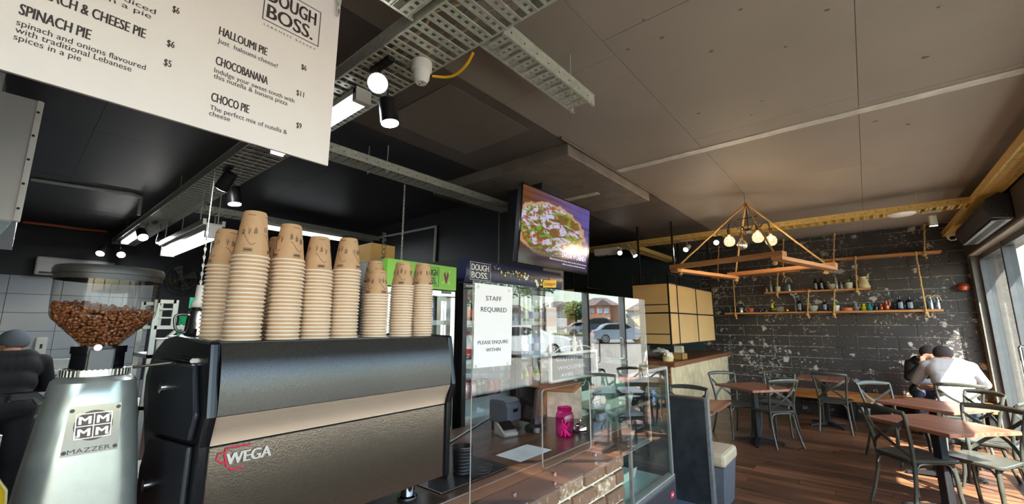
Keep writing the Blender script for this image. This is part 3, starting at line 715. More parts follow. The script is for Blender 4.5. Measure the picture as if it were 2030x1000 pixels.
# raised maker's badge
red = M('red_badge_enamel', lin(206,40,66), .35)
wl_, wr_ = P(447,921,x=-1.2), P(535,910,x=-1.2)
lettering('WEGA', (-1.2, wl_.y, wl_.z-.002), YD, ZD, wr_.y-wl_.y, .026, M('dull_silver_badge', lin(206,202,198), .3, .6), em, 0, off=.003, fat=.06)
def stroke(mb, pts, w, x=-1.1975):
    mb.tube([(x, a, b) for a, b in pts], w, 6)
cu = MB(); y_, z_ = wl_.y, wl_.z
stroke(cu, [(y_+.05, z_+.036),(y_-.004,z_+.036),(y_-.004,z_+.02),(y_+.003,z_-.006),(y_+.012,z_-.014),(y_+.036,z_-.014)], .0022)
stroke(cu, [(y_-.004,z_+.028),(y_-.018,z_+.028),(y_-.02,z_+.014),(y_-.012,z_+.006),(y_+.001,z_+.006)], .0020)
build(cu, 'cup_emblem', red, em)

# ================================================================== PAPER CUPS
kraft = M('kraft_paper', lin(190,150,112), .7, 0, .06, 40)
rim_m = M('white_paper_rim', lin(226,212,194), .6, 0, .03)
print_m = M('black_cup_print', lin(60,44,34), .7, 0, .03)
def cup_kind(r_rim, r_base, h):
    body = MB().lathe([(r_rim*.985,.004),(r_base,h-.006),(r_base-.003,h),(r_base-.005,h),(r_base-.006,h-.01),(.001,h-.01)], n=28, cap=False)
    rim = MB().tube([((r_rim)*math.cos(a), r_rim*math.sin(a), .004) for a in [2*math.pi*i/28 for i in range(28)]], .0028, 6, closed=True)
    b = build(body, 'cup_wall', kraft, None, local=True, smooth=True); r_ = build(rim, 'rim', rim_m, None, local=True, smooth=True)
    me1, me2 = b.data, r_.data; bpy.data.objects.remove(b); bpy.data.objects.remove(r_)
    return (me1, me2, r_rim, r_base, h)
big = cup_kind(.0450, .0300, .134); med = cup_kind(.0435, .0290, .114); small = cup_kind(.0400, .0280, .092)
def cup_print(root, kd, rot):
    """sketches and a boxed word printed round the upside down top cup"""
    _, _, rr_, rb_, h = kd; pr = MB(); rg = random.Random(int(rot*100))
    def pt(a, z): 
        q = rr_*.985 + (rb_ - rr_*.985)*(z-.004)/(h-.01); return Vector(((q+.0004)*math.cos(a), (q+.0004)*math.sin(a), z))
    def line(pts, w=.0006): pr.tube([pt(a,z) for a,z in pts], w, 4)
    for k in range(4):
        a0 = rot + k*1.57
        line([(a0-.35+.07*i, h*.90) for i in range(10)])
        line([(a0-.5+.1*i, h*(.38+.12*math.cos(i*.45))) for i in range(10)])
        for g in range(3):
            ca = a0 - .45 + g*.42; zz = h*(.58+.06*rg.uniform(-1,1))
            kind = rg.randrange(3)
            if kind == 0:
                line([(ca-.09,zz-.007),(ca+.09,zz-.007),(ca+.09,zz+.006),(ca-.09,zz+.006),(ca-.09,zz-.007)])
                line([(ca-.06,zz-.003),(ca+.07,zz-.003)]); line([(ca-.06,zz+.002),(ca+.07,zz+.002)]); line([(ca,zz-.006),(ca,zz+.011)])
            elif kind == 1:
                line([(ca+.10*math.cos(t*.7), zz+.007*math.sin(t*.7)) for t in range(10)]); line([(ca+.1,zz+.003),(ca+.17,zz-.003)])
            else:
                line([(ca-.1,zz+.011),(ca-.02,zz-.004)]); line([(ca-.03,zz-.008),(ca+.07,zz+.005)]); line([(ca+.05,zz+.010),(ca+.09,zz+.002)])
        zb_ = h*.15
        line([(a0-.25+.05*i,zb_-.0045) for i in range(11)]+[(a0+.25-.05*i,zb_+.0045) for i in range(11)]+[(a0-.25,zb_-.0045)], .0005)
        for g in range(6):
            ca = a0-.17+g*.068; line([(ca-.018,zb_-.002),(ca-.018,zb_+.002),(ca+.012,zb_+.002),(ca+.012,zb_-.002)], .0006)
    build(pr, 'printed_sketch', print_m, root, local=True, kind='stuff')
def ORDN(k): return {2:'second',3:'third',4:'fourth',5:'fifth',6:'sixth',7:'seventh',8:'eighth',9:'ninth',10:'tenth',11:'eleventh',12:'twelfth'}.get(k, '%d%s' % (k, 'st' if k == 21 else 'nd' if k == 22 else 'rd' if k == 23 else 'th'))
def stack(x, y, kd, n, pitch, where, rot=0):
    z = CZ + .5575; rg = random.Random(int(y*1000)); lx = rg.uniform(-.006,.006); ly = rg.uniform(-.004,.006)
    for i in range(n):
        last = i == n-1
        nm = 'paper_cup'
        c = bpy.data.objects.new(nm, None); COL.objects.link(c); c.empty_display_size = .02
        f = i/max(1,n-1); c.location = (x + lx*f*f + rg.uniform(-.0007,.0007), y + ly*f*f + rg.uniform(-.0007,.0007), z + i*pitch); c.rotation_euler = (0,0,rg.uniform(0,6))
        setp(c, ('printed kraft cup on top of the ' + where) if last else '%s kraft cup from the top of the %s' % (ORDN(n-i), where), 'cup', 'cups in the ' + where)
        for nm2, me in (('cup_wall', kd[0]), ('rim', kd[1])):
            o = bpy.data.objects.new(nm2, me); COL.objects.link(o); o.parent = c
        if last: c.rotation_euler = (0,0,0); cup_print(c, kd, rot)
XC = -1.305
def count(px, py, x, kd, pitch):   # how many nested cups reach the height seen
    zt = P(px, py, x=x).z; return max(3, int(round((zt - kd[4] - (CZ+.5575))/pitch)) + 1)
for (px, py, x, kd, pitch, where, rot) in (
    (455,457,-1.42,med,.0108,'leftmost cup stack',.2),
    (505,422,-1.305,big,.0112,'tallest cup stack',-.55),
    (556,474,-1.43,med,.0108,'cup stack hidden behind the two tallest',.4),
    (580,449,-1.31,med,.0108,'second tallest cup stack',.15),
    (638,474,-1.315,med,.0108,'cup stack right of the second tallest',-.2),
    (692,477,-1.32,med,.0108,'fifth front cup stack from the left',.5),
    (744,521,-1.42,small,.0095,'cup stack hidden behind the shortest',0),
    (749,537,-1.32,small,.0095,'shortest cup stack',.1),
    (799,523,-1.32,small,.0095,'cup stack second from the right',.8),
    (840,525,-1.33,small,.0095,'rightmost cup stack',.35)):
    p = P(px, py, x=x)
    stack(x, p.y, kd, count(px, py, x, kd, pitch), pitch, where, rot)

# ================================================================== COFFEE GRINDER
gx_, gy_ = -1.40, .158
gr = thing('coffee_grinder', 'silver coffee grinder with a clear hopper full of beans', 'coffee grinder', (gx_, gy_, CZ))
def rrect(cx_, cy_, hx, hy, z, r, n=5):
    out = []
    for (sx, sy, a0) in ((1,1,0),(-1,1,90),(-1,-1,180),(1,-1,270)):
        for i in range(n+1):
            a = R(a0 + 90*i/n); out.append(Vector((cx_ + sx*(hx-r) + r*math.cos(a), cy_ + sy*(hy-r) + r*math.sin(a), z)))
    return out
silver = M('silver_hammered_paint', lin(168,172,166), .32, .6, .06, 40, rough_var=.05)
rings = []
for z, hx, hy in ((CZ,.105,.112),(CZ+.03,.105,.112),(CZ+.12,.102,.106),(CZ+.28,.092,.093),(CZ+.44,.080,.076),(CZ+.475,.076,.071),(CZ+.485,.066,.061)):
    rings.append([Vector((v.x, v.y, v.z)) for v in rrect(gx_+.004, gy_, hx, hy, z, .055)])
build(MB().loft(rings), 'housing', silver, gr, smooth=True)
gcol = MB().lathe([(.001,CZ+.485),(.048,CZ+.485),(.046,CZ+.535),(.049,CZ+.536),(.049,CZ+.552),(.001,CZ+.552)], (gx_,gy_,0), 28)
build(gcol, 'collar', dark_glossy, gr, smooth=True)
rg_ = MB().lathe([(.045,CZ+.486),(.060,CZ+.486),(.060,CZ+.500),(.045,CZ+.500)], (gx_,gy_,0), 40)
aj = build(rg_, 'adjustment_ring', steel, gr, smooth=True)
kn = MB()
for i in range(44):
    a = 2*math.pi*i/44; kn.obox((gx_+.0605*math.cos(a), gy_+.0605*math.sin(a), CZ+.494), (.003,.004,.015), (0,0,a))
build(kn, 'knurling', steel, aj)
build(MB().box(gx_+.03, gx_+.056, gy_-.022, gy_+.022, CZ+.492, CZ+.548), 'collar_block', M('grey_block_paint', lin(74,76,80), .35), gr, bevel=.004)
build(MB().cyl((gx_+.05,gy_-.01,CZ+.55),(gx_+.062,gy_-.01,CZ+.55),.007,n=14), 'thumb_screw', chrome, gr, smooth=True)
build(MB().tube([(gx_+.03,gy_+.06,CZ+.50),(gx_+.02,gy_+.145,CZ+.505)], .0035, 8), 'ring_lever', chrome, gr, smooth=True)
hz = CZ + .552
hop_prof = [(.036,hz),(.041,hz+.010),(.0885,hz+.062),(.0925,hz+.070),(.0945,hz+.088),(.0955,hz+.160)]
smoke = GLASS('smoky_clear_hopper_plastic', (.86,.86,.84,1), .9)
hop = build(MB().lathe(hop_prof, (gx_,gy_,0), 48, cap=False), 'hopper', smoke, gr, smooth=True)
build(MB().lathe([(.001,hz+.162),(.094,hz+.162),(.100,hz+.164),(.1005,hz+.176),(.097,hz+.183),(.05,hz+.185),(.001,hz+.185)], (gx_,gy_,0), 48), 'lid', M('dark_grey_lid', lin(46,44,42), .4, 0, .08), gr, smooth=True)
build(MB().lathe([(.0955,hz+.152),(.0975,hz+.152),(.0975,hz+.164),(.0955,hz+.164)], (gx_,gy_,0), 48, cap=False), 'lid_rim', MATS['dark_grey_lid'], gr, smooth=True)
# beans
bean_m = M('roasted_coffee_bean', lin(128,74,40), .38, 0, .3, 60, spec=.6)
cb = MB(); rb_ = random.Random(11)
def hop_r(z):
    for (r0,z0),(r1,z1) in zip(hop_prof[:-1], hop_prof[1:]):
        if z0 <= z <= z1: return r0 + (r1-r0)*(z-z0)/(z1-z0)
    return hop_prof[-1][0]
unit = MB().ball((0,0,0), 1, n=8, m=5)
def bean(c, q, s_):
    cb.add([c + q @ Vector((v.x*.0056*s_, v.y*.0042*s_, v.z*.0034*s_)) for v in unit.v], unit.f)
from mathutils import Quaternion
def rq():
    return Quaternion((rb_.gauss(0,1), rb_.gauss(0,1), rb_.gauss(0,1), rb_.gauss(0,1))).normalized().to_matrix()
z = hz + .006
while z < hz + .106:
    rad = hop_r(z) - .0065; n = int(2*math.pi*rad/.0082)
    for i in range(n):
        a = 2*math.pi*(i + rb_.uniform(-.35,.35))/n
        topz = hz + .088 + .014*math.cos(a*1.0 + 2.4) + rb_.uniform(-.004,.004)
        if z > topz: continue
        bean(Vector((gx_+(rad-rb_.uniform(0,.003))*math.cos(a), gy_+(rad-rb_.uniform(0,.003))*math.sin(a), z + rb_.uniform(-.003,.003))), rq(), rb_.uniform(.9,1.15))
    z += .0064
for i in range(420):
    a = rb_.uniform(0,6.283); q = .085*math.sqrt(rb_.random())
    topz = hz + .084 + .014*math.cos(a+2.4)*(q/.085)
    bean(Vector((gx_+q*math.cos(a), gy_+q*math.sin(a), topz + rb_.uniform(-.002,.004))), rq(), 1.05)
cbeans = build(cb, 'coffee_beans', bean_m, None, smooth=True, fix=False, label='roasted brown coffee beans filling the clear grinder hopper', cat='coffee beans', kind='stuff', loc=(gx_,gy_,hz))
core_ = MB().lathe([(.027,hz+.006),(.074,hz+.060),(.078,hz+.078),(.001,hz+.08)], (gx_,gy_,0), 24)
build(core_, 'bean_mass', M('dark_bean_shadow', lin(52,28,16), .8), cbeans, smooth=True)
# maker's plate on the front
pl_c = [P(131,797,x=gx_+.098), P(242,790,x=gx_+.098), P(226,880,x=gx_+.108), P(118,897,x=gx_+.108)]
plate_n = Vector((.985,0,.17)).normalized()
zt_, zb2 = CZ+.428, CZ+.330
def gp(y, z):   # point on the sloping front face of the housing
    t_ = (z - (CZ+.28))/.16; return Vector((gx_+.004+.092-.012*t_+.0012, gy_+y, z))
pm = MB(); ph = .044
a_, b_, c_, d_ = gp(-ph,zb2), gp(ph,zb2), gp(ph*.93,zt_), gp(-ph*.93,zt_)
nn = (b_-a_).cross(d_-a_).normalized()*.002
pm.loft([[a_,b_,c_,d_],[a_+nn,b_+nn,c_+nn,d_+nn]])
plate = build(pm, 'badge_plate', M('badge_mirror_steel', lin(120,124,124), .12, 1, .05), gr)
yd_ = (c_-b_).normalized()
bd = MB(); cc = (a_+b_+c_+d_)/4 + nn*1.3 + yd_*.008
bd.add([cc + Vector((0,1,0))*(.031*math.cos(2*math.pi*i/32)) + yd_*(.031*math.sin(2*math.pi*i/32)) for i in range(32)], [tuple(range(32))])
build(bd, 'badge_disc', M('dark_bronze_enamel', lin(82,66,58), .5, 0, .25, 90), plate, fix=False)
gl_ = MB(); hh = .036
for i in (-1,0,1):
    gl_.bar(cc + nn*.3 + Vector((0,i*.028,0)) - yd_*.025, cc + nn*.3 + Vector((0,i*.028,0)) + yd_*.025, .0016, .0012, nn)
    gl_.bar(cc + nn*.3 + yd_*(i*.025) - Vector((0,.028,0)), cc + nn*.3 + yd_*(i*.025) + Vector((0,.028,0)), .0016, .0012, nn)
build(gl_, 'badge_grid', steel, plate)
for (u, w_) in ((-.023,.004),(.005,.004),(-.023,-.021),(.005,-.021)):
    lettering('M', cc + Vector((0,u,0)) + yd_*w_, YD, yd_, .018, .016, steel, plate, 0, off=.0012, fat=.05)
lettering('MAZZER', (a_+b_)/2 + Vector((0,-.034,0)) + yd_*.004 + nn, YD, yd_, .066, .009, M('badge_ink', lin(64,60,58), .5), plate, 0)
for y_s, z_s in ((-.037,.092),(.037,.092),(-.040,.008),(.040,.008)):
    q = gp(y_s*.98, zb2+z_s*.98) + nn; build(MB().cyl(q, q+nn*.6, .004, n=10), 'rivet', black_metal, plate)
build(MB().box(gx_+.10, gx_+.108, gy_+.0, gy_+.03, CZ+.145, CZ+.16), 'switch', black_pl, gr)
# ================================================================== SNEEZE SCREEN, NOTICE
def pane_with_hole(outer, hole, x0, x1):
    """pane in the yz plane with one rounded opening, thickness x0..x1"""
    bm = bmesh.new(); es = []
    for loop in (outer, hole):
        vs = [bm.verts.new((x0, a, b)) for a, b in loop]
        for i in range(len(vs)): es.append(bm.edges.new((vs[i], vs[(i+1) % len(vs)])))
    g = bmesh.ops.triangle_fill(bm, use_beauty=True, use_dissolve=False, edges=es)
    fs = [f for f in g['geom'] if isinstance(f, bmesh.types.BMFace)]
    r_ = bmesh.ops.extrude_face_region(bm, geom=fs)
    bmesh.ops.translate(bm, vec=(x1-x0,0,0), verts=[v for v in r_['geom'] if isinstance(v, bmesh.types.BMVert)])
    bmesh.ops.recalc_face_normals(bm, faces=bm.faces); bm.normal_update()
    mb = MB(); mb.v = [v.co.copy() for v in bm.verts]; bm.verts.index_update()
    for f in bm.faces: mb.f.append([v.index for v in f.verts]); mb.mi.append(0 if abs(f.normal.x) > .5 else 1)
    bm.free(); return mb
def rr2(y0, y1, z0, z1, r, n=5):
    out = []
    for cy_, cz_, a0 in ((y1-r,z1-r,0),(y0+r,z1-r,90),(y0+r,z0+r,180),(y1-r,z0+r,270)):
        for i in range(n+1): out.append((cy_ + r*math.cos(R(a0+90*i/n)), cz_ + r*math.sin(R(a0+90*i/n))))
    return out
scr_glass = GLASS('acrylic_screen', (.985,.985,.98,1), 2.1)
XS = -1.184
scr = thing('sneeze_screen', 'clear acrylic sneeze screen with a serving slot on the counter edge', 'screen', (XS, 2.0, .862))
build(pane_with_hole([(1.178,.845),(2.86,.845),(2.86,1.775),(1.178,1.775)], rr2(1.632,2.065,.965,1.305,.02), XS, XS+.006), 'pane', [scr_glass, edge_glass], scr, fix=False)
for yy in (1.23,1.43,1.72,2.10,2.50):
    for zz in ((.92,) if yy < 1.7 else (.925,.885)):
        build(MB().cyl((XS+.006,yy,zz),(XS+.010,yy,zz),.009,n=16), 'fixing_screw', chrome, scr, smooth=True)
nt = thing('staff_notice', 'white paper STAFF REQUIRED notice taped on the clear screen', 'notice', (XS+.008, 1.3, 1.42))
XN = XS+.0075
def npt(px,py): return P(px,py,x=XN)
tl, tr, brr, bl = npt(941,561), npt(1016,570), npt(1013,724), npt(938,731)
nm = MB(); dx = Vector((.0006,0,0))
nm.loft([[bl,brr,tr,tl],[bl+dx,brr+dx,tr+dx,tl+dx]])
build(nm, 'sheet', M('white_copy_paper', lin(226,221,219), .7, 0, .015), nt)
for s_, a, b, cap in (('STAFF',(963,597),(994,597),.019),('REQUIRED',(953,619),(1004,619),.019),('PLEASE ENQUIRE',(947,682),(1007,682),.014),('WITHIN',(963,697),(992,697),.014)):
    pa, pb_ = npt(*a), npt(*b); zc = (pa.z+pb_.z)/2
    lettering(s_, (XN, pa.y, zc), YD, ZD, pb_.y-pa.y, cap, ink, nt, 0, off=.001, fat=.03)
for q in ((948,569),(1009,577),(1006,721),(943,727)):
    build(MB().cyl(npt(*q), npt(*q)+Vector((.0012,0,0)), .007, n=12), 'tape_dot', M('grey_tape', lin(190,188,188), .3), nt)

# ================================================================== THINGS ON THE COUNTER
def on(px, py): return P(px, py, z=CZ)
# receipt printer
p = Vector((-1.70,1.98,CZ))
rp = thing('receipt_printer', 'dark grey receipt printer raised on a small bracket', 'printer', p, R(8))
pg = M('slate_grey_plastic', lin(74,80,90), .35, 0, .08)
pp = [(-.065,.05),(.065,.05),(.065,.13),(.05,.155),(.02,.165),(-.065,.165)]
build(MB().prism(pp,'y',-.075,.075), 'body', pg, rp, local=True, bevel=.006)
build(MB().prism([(.051,.156),(.022,.1665),(-.06,.1665),(-.06,.172),(.024,.172),(.056,.158)],'y',-.073,.073), 'lid', M('slate_blue_plastic', lin(92,98,110), .3), rp, local=True, bevel=.003)
build(MB().box(.066,.068,-.02,.03,.10,.118), 'badge', dark_glossy, rp, local=True)
for sx, sy in ((-.05,-.06),(.05,-.06),(-.05,.06),(.05,.06)): build(MB().cyl((sx,sy,0),(sx,sy,.052),.007,n=10), 'leg', steel_dark, rp, local=True)
# card terminal
p = Vector((-1.60,1.87,CZ)); et = thing('card_terminal', 'silver card payment terminal in front of the receipt printer', 'card terminal', p, R(-20))
build(MB().prism([(-.05,0),(.05,0),(.06,.02),(-.03,.065),(-.05,.06)],'y',-.045,.045), 'body', M('silver_plastic', lin(150,148,146), .35, .3), et, local=True, bevel=.006)
build(MB().obox((.008,0,.053),(.07,.075,.006),(0,R(26),0)), 'keypad', dark_glossy, et, local=True, bevel=.002)
build(MB().obox((-.006,0,.061),(.018,.05,.003),(0,R(26),0)), 'display', M('green_display', lin(90,160,90), .3, emis=(.3,.7,.3,1), estr=.4), et, local=True)
# timber clad till screen
def along(c, s, rot): return MB().obox(c, s, rot)
tt = thing('till_terminal', 'till screen in a rustic timber shroud with a whitewashed back', 'till', (-1.60,2.34,CZ), R(22))
beam = WOOD('rough_red_timber', lin(104,62,38), lin(168,112,74), 'x', 8, .6, .05)
build(MB().prism([(-.06,.02),(.16,.02),(.13,.20),(-.16,.20),(-.20,.10)],'x',-.10,-.07), 'shroud_end', beam, tt, local=True, bevel=.004)
build(MB().prism([(.13,.20),(-.16,.20),(-.16,.23),(.14,.23)],'x',-.12,.16), 'shroud_top', beam, tt, local=True, bevel=.004)
build(MB().box(-.068,.16,.10,.13,.0,.199), 'shroud_back', M('whitewashed_cracked_board', lin(206,190,170), .7, 0, .25, 18, .6, 40), tt, local=True)
ts = thing('till_screen', 'slim brown edged till screen tilted beside the timber shroud', 'screen', (-1.54,2.06,CZ), R(-8))
build(MB().prism([(-.02,.03),(.02,.03),(.05,.22),(.035,.235),(.012,.225)],'x',-.012,.012), 'side_frame', M('dark_brown_plastic', lin(72,56,50), .3), ts, local=True, bevel=.003)
build(MB().obox((-.08,.012,.135),(.15,.016,.20),(R(-10),0,0)), 'display', dark_glossy, ts, local=True, bevel=.004)
build(MB().lathe([(.001,0),(.062,0),(.058,.025),(.03,.04),(.02,.07),(.001,.07)], n=24), 'base', black_pl, ts, local=True, smooth=True)
# pink jar
pj = on(1116,864); jr = thing('mason_jar', 'magenta glass mason jar with wooden sticks inside', 'jar', (-1.335,2.055,CZ+.0005))
pink = GLASS('magenta_glass', (.90,.26,.64,1), 1.0)
pr_ = [(.001,0),(.044,0),(.050,.008),(.050,.105),(.044,.125),(.037,.133),(.037,.137),(.039,.139),(.039,.146),(.037,.148),(.037,.154),(.038,.157)]
build(MB().lathe(pr_, n=32, cap=False), 'jar_wall', pink, jr, local=True, smooth=True)
build(MB().lathe([(.0375,.136),(.0410,.138),(.0410,.141),(.0375,.143)], n=32, cap=False), 'screw_thread', pink, jr, local=True, smooth=True)
build(MB().lathe([(.0375,.145),(.0405,.147),(.0405,.150),(.0375,.152)], n=32, cap=False), 'screw_thread', pink, jr, local=True, smooth=True)
for i in range(7):
    a = i*.9; build(MB().tube([(.03*math.cos(a), .03*math.sin(a), .006),(-.026*math.cos(a+.5), -.026*math.sin(a+.5), .045+.006*i)], .004, 6), 'stick', M('pink_stick', lin(226,120,170), .5), jr, local=True)
# service bell
bl_ = thing('service_bell', 'chrome counter bell beside the magenta jar', 'bell', (-1.325,2.20,CZ))
build(MB().lathe([(.001,0),(.043,0),(.043,.008),(.036,.014),(.001,.014)], n=28), 'base', black_pl, bl_, local=True, smooth=True)
build(MB().lathe([(.040,.015),(.0395,.02),(.034,.036),(.022,.047),(.008,.051),(.001,.0515)], n=28, cap=False), 'dome', chrome, bl_, local=True, smooth=True)
build(MB().lathe([(.001,.051),(.004,.051),(.004,.058),(.007,.060),(.006,.064),(.001,.065)], n=12), 'button', chrome, bl_, local=True, smooth=True)
# chalkboard sign on a stand
cs_b = on(1140,812)
XB = -1.60
cs = thing('chalkboard_sign', 'white scrolled chalkboard sign on a round foot offering gluten free', 'sign', (XB, 2.47, CZ))
c1, c2 = P(1090,697,x=XB), P(1182,755,x=XB)
y0, y1 = c1.y, P(1182,700,x=XB).y; z1_ = P(1090,698,x=XB).z; z0_ = P(1090,752,x=XB).z
y0, y1, z0_, z1_ = 2.30, 2.66, 1.335, 1.495
y0 = P(1089,700,x=XB).y; y1 = P(1182,700,x=XB).y; z1_ = P(1135,697,x=XB).z; z0_ = P(1135,753,x=XB).z
ym = (y0+y1)/2; wp = M('worn_white_paint', lin(226,220,208), .5, 0, .06, 40)
for o in (cs,): o.location = (XB, ym, CZ)
build(MB().box(XB-.006, XB+.004, y0+.01, y1-.01, z0_+.01, z1_-.01), 'slate', M('dusty_slate', lin(66,66,64), .85, 0, .25, 12), cs)
fb = MB(); ft = .018
fb.box(XB-.01,XB+.01,y0,y1,z0_,z0_+ft).box(XB-.01,XB+.01,y0,y1,z1_-ft,z1_).box(XB-.01,XB+.01,y0,y0+ft,z0_+ft,z1_-ft).box(XB-.01,XB+.01,y1-ft,y1,z0_+ft,z1_-ft)
build(fb, 'frame', wp, cs, bevel=.003)
def scroll(c, r, a0, turns, sgn, n=22): return [(c[0]+sgn*r*(1-.75*i/n)*math.cos(a0+turns*6.283*i/n), c[1]+r*(1-.75*i/n)*math.sin(a0+turns*6.283*i/n)) for i in range(n+1)]
sc_ = MB(); hw = (y1-y0)/2
for sgn in (-1,1):
    arm = [(ym+sgn*.012, z1_+.004),(ym+sgn*.05,z1_+.055-.02),(ym+sgn*hw*.55,z1_+.03),(ym+sgn*hw*.8,z1_+.006)]
    sw = scroll((ym+sgn*hw*.84, z1_+.026), .022, -1.6, 1.1, sgn)
    sc_.tube(spline([(XB,a,b) for a,b in arm+sw[1:]],3), .004, 6)
    sw2 = scroll((ym+sgn*.032, z1_+.045), .022, -1.2, 1.15, sgn)
    sc_.tube(spline([(XB,a,b) for a,b in [(ym+sgn*.005,z1_)]+[(ym+sgn*.012,z1_+.03)]+sw2[8:]],3), .004, 6)
    low = [(ym+sgn*.01,z0_-.002),(ym+sgn*.05,z0_-.04),(ym+sgn*.11,z0_-.05),(ym+sgn*.14,z0_-.012)]
    sc_.tube(spline([(XB,a,b) for a,b in low],4), .003, 6)
build(sc_, 'scrollwork', wp, cs, smooth=True)
build(MB().lathe([(.001,z1_),(.014,z1_),(.009,z1_+.02),(.016,z1_+.04),(.018,z1_+.055),(.010,z1_+.075),(.013,z1_+.085),(.005,z1_+.11),(.001,z1_+.125)], (XB,ym,0), 18), 'finial', wp, cs, smooth=True)
build(MB().cyl((XB,ym,CZ+.02),(XB,ym,z0_),.007,n=12), 'post', wp, cs, smooth=True)
build(MB().lathe([(.001,CZ),(.085,CZ),(.088,CZ+.006),(.075,CZ+.022),(.03,CZ+.034),(.001,CZ+.036)], (XB,ym,0), 32), 'foot', wp, cs, smooth=True)
chalk = M('chalk', lin(210,208,204), .9, 0, .2, 90)
H_ = z1_-z0_; Wd = y1-y0
for s_, a, b, c in (('GLUTEN   FREE!',.11,.80,.70),('WHOLEMEAL',.14,.60,.40),('AVAILABLE !',.20,.56,.15)):
    lettering(s_, (XB+.0045, y0+Wd*a, z0_+H_*c), YD, ZD, Wd*b, H_*.13, chalk, cs, -.006)
# card holder
ch = thing('card_holder', 'small holder with a black and white business card near the screen end', 'card holder', (-1.36,2.56,CZ), 0)
ch.location = (-1.40,2.545,CZ)
B_ = Vector((-1.40,2.545,CZ))
cy0, cy1 = 2.485, 2.605
build(MB().prism([(-1.44,CZ),(-1.36,CZ),(-1.355,CZ+.045),(-1.40,CZ+.05),(-1.41,CZ+.17),(-1.418,CZ+.17)],'y',cy0,cy1), 'holder', GLASS('holder_acrylic',(.9,.92,.94,1),1.0), ch)
build(MB().box(-1.404,-1.401,cy0+.006,cy1-.006,CZ+.055,CZ+.175), 'card', dark_glossy, ch)
logo((-1.4008, cy0+.016, CZ+.075), .09, .085, white_pt, ch)
build(MB().box(-1.385,-1.362,cy0+.01,cy1-.01,CZ+.003,CZ+.043), 'leaflet_stack', M('blue_white_leaflet', lin(170,178,190), .5, 0, .2, 30), ch)
# tablet leaning behind, sage green cabinet box with steel tin
sg = thing('sage_cabinet', 'sage green cabinet standing on the floor behind the chalkboard sign', 'cabinet', (-2.6,4.6,0))
sage = M('sage_green_laminate', lin(116,138,122), .5, 0, .06)
build(MB().box(-2.55,-2.12,3.80,4.55,0,1.21), 'carcass', sage, sg, bevel=.004)
build(MB().box(-2.57,-2.10,3.78,4.57,1.21,1.235), 'top', M('dark_sage_top', lin(80,96,88), .4), sg, bevel=.003)
build(MB().box(-2.118,-2.112,3.84,4.16,.1,1.17), 'door', sage, sg, bevel=.002)
build(MB().box(-2.118,-2.112,4.18,4.51,.1,1.17), 'door', sage, sg, bevel=.002)
tb_ = thing('tablet', 'dark tablet propped upright on the sage green cabinet', 'tablet', (-2.3,3.86,1.235))
build(MB().obox((-2.3,3.88,1.235+.115),(.012,.16,.23),(0,R(-12),R(25))), 'case', dark_glossy, tb_, bevel=.004)
build(MB().obox((-2.292,3.884,1.235+.117),(.004,.14,.20),(0,R(-12),R(25))), 'screen', M('pale_screen', lin(170,180,200), .1, emis=(.6,.7,.9,1), estr=.4), tb_)
# pots of sugar beside the machine
def ribbed_pot(name, label, x, y, r, h, fill, fl):
    t = thing(name, label, 'pot', (x,y,CZ+.006), 0, 'dark pots beside the coffee machine')
    prof = [(.001,0),(r*.86,0)]
    for i in range(8):
        f = i/8; prof += [(r*(.86+.12*f)+.002, h*f+.004), (r*(.86+.12*f)-.001, h*(f+.06)+.004)]
    prof += [(r,h),(r+.003,h+.002),(r+.002,h+.005),(r-.002,h+.004),(r-.004,h*.5)]
    build(MB().lathe(prof, n=32, cap=False), 'pot_wall', black_pl, t, local=True, smooth=True)
    if fill is not None: build(MB().lathe([(.001,h*.82),(r-.005,h*.82),(.001,h*.88)], n=24, cap=False), fl, fill, t, local=True, smooth=True)
    return t
p1 = P(915,944,z=CZ+.006)
ribbed_pot('sugar_pot', 'black ribbed pot filled with brown sugar beside the coffee machine', -1.335, 1.285, .042, .10, M('brown_sugar', lin(196,160,120), .9, 0, .15, 90), 'sugar')
q = ribbed_pot('sachet_pot', 'black ribbed pot holding paper sugar sachets behind the sugar pot', -1.41, 1.225, .038, .095, None, '')
for i in range(9):
    a = i*.7; s_ = MB().obox((.018*math.cos(a), .018*math.sin(a), .085),(.022,.003,.07),(.2*math.sin(a),.25*math.cos(a),a))
    build(s_, 'sachet', M('sachet_white' if i % 3 else 'sachet_blue', lin(222,226,232) if i % 3 else lin(80,110,190), .6), q, local=True)
build(MB().tube([(-1.43,1.25,CZ+.09),(-1.31,1.42,CZ+.20)], .005, 8), 'stirrer_handle', black_pl, None, label='thin black handle leaning out over the dark pots', cat='utensil', loc=(-1.43,1.25,CZ+.09), smooth=True)
cl = []
for i in range(26): cl.append((-1.26-.03*math.cos(i*.6)-.01*math.sin(i*.23), 1.33+.035*math.sin(i*.6), CZ+.008+.0012*i))
build(MB().tube(cl, .0022, 6), 'wire_coil', steel_dark, None, label='coil of thin dark wire lying beside the sugar pot', cat='wire', loc=cl[0], smooth=True)
# sheet of paper under the screen
build(MB().box(-1.40,-1.25,1.56,1.80,CZ+.0004,CZ+.0012), 'paper_sheet', M('grey_paper', lin(196,204,206), .4), None, label='loose pale sheet lying on the counter behind the serving slot', cat='paper', loc=(-1.32,1.68,CZ))

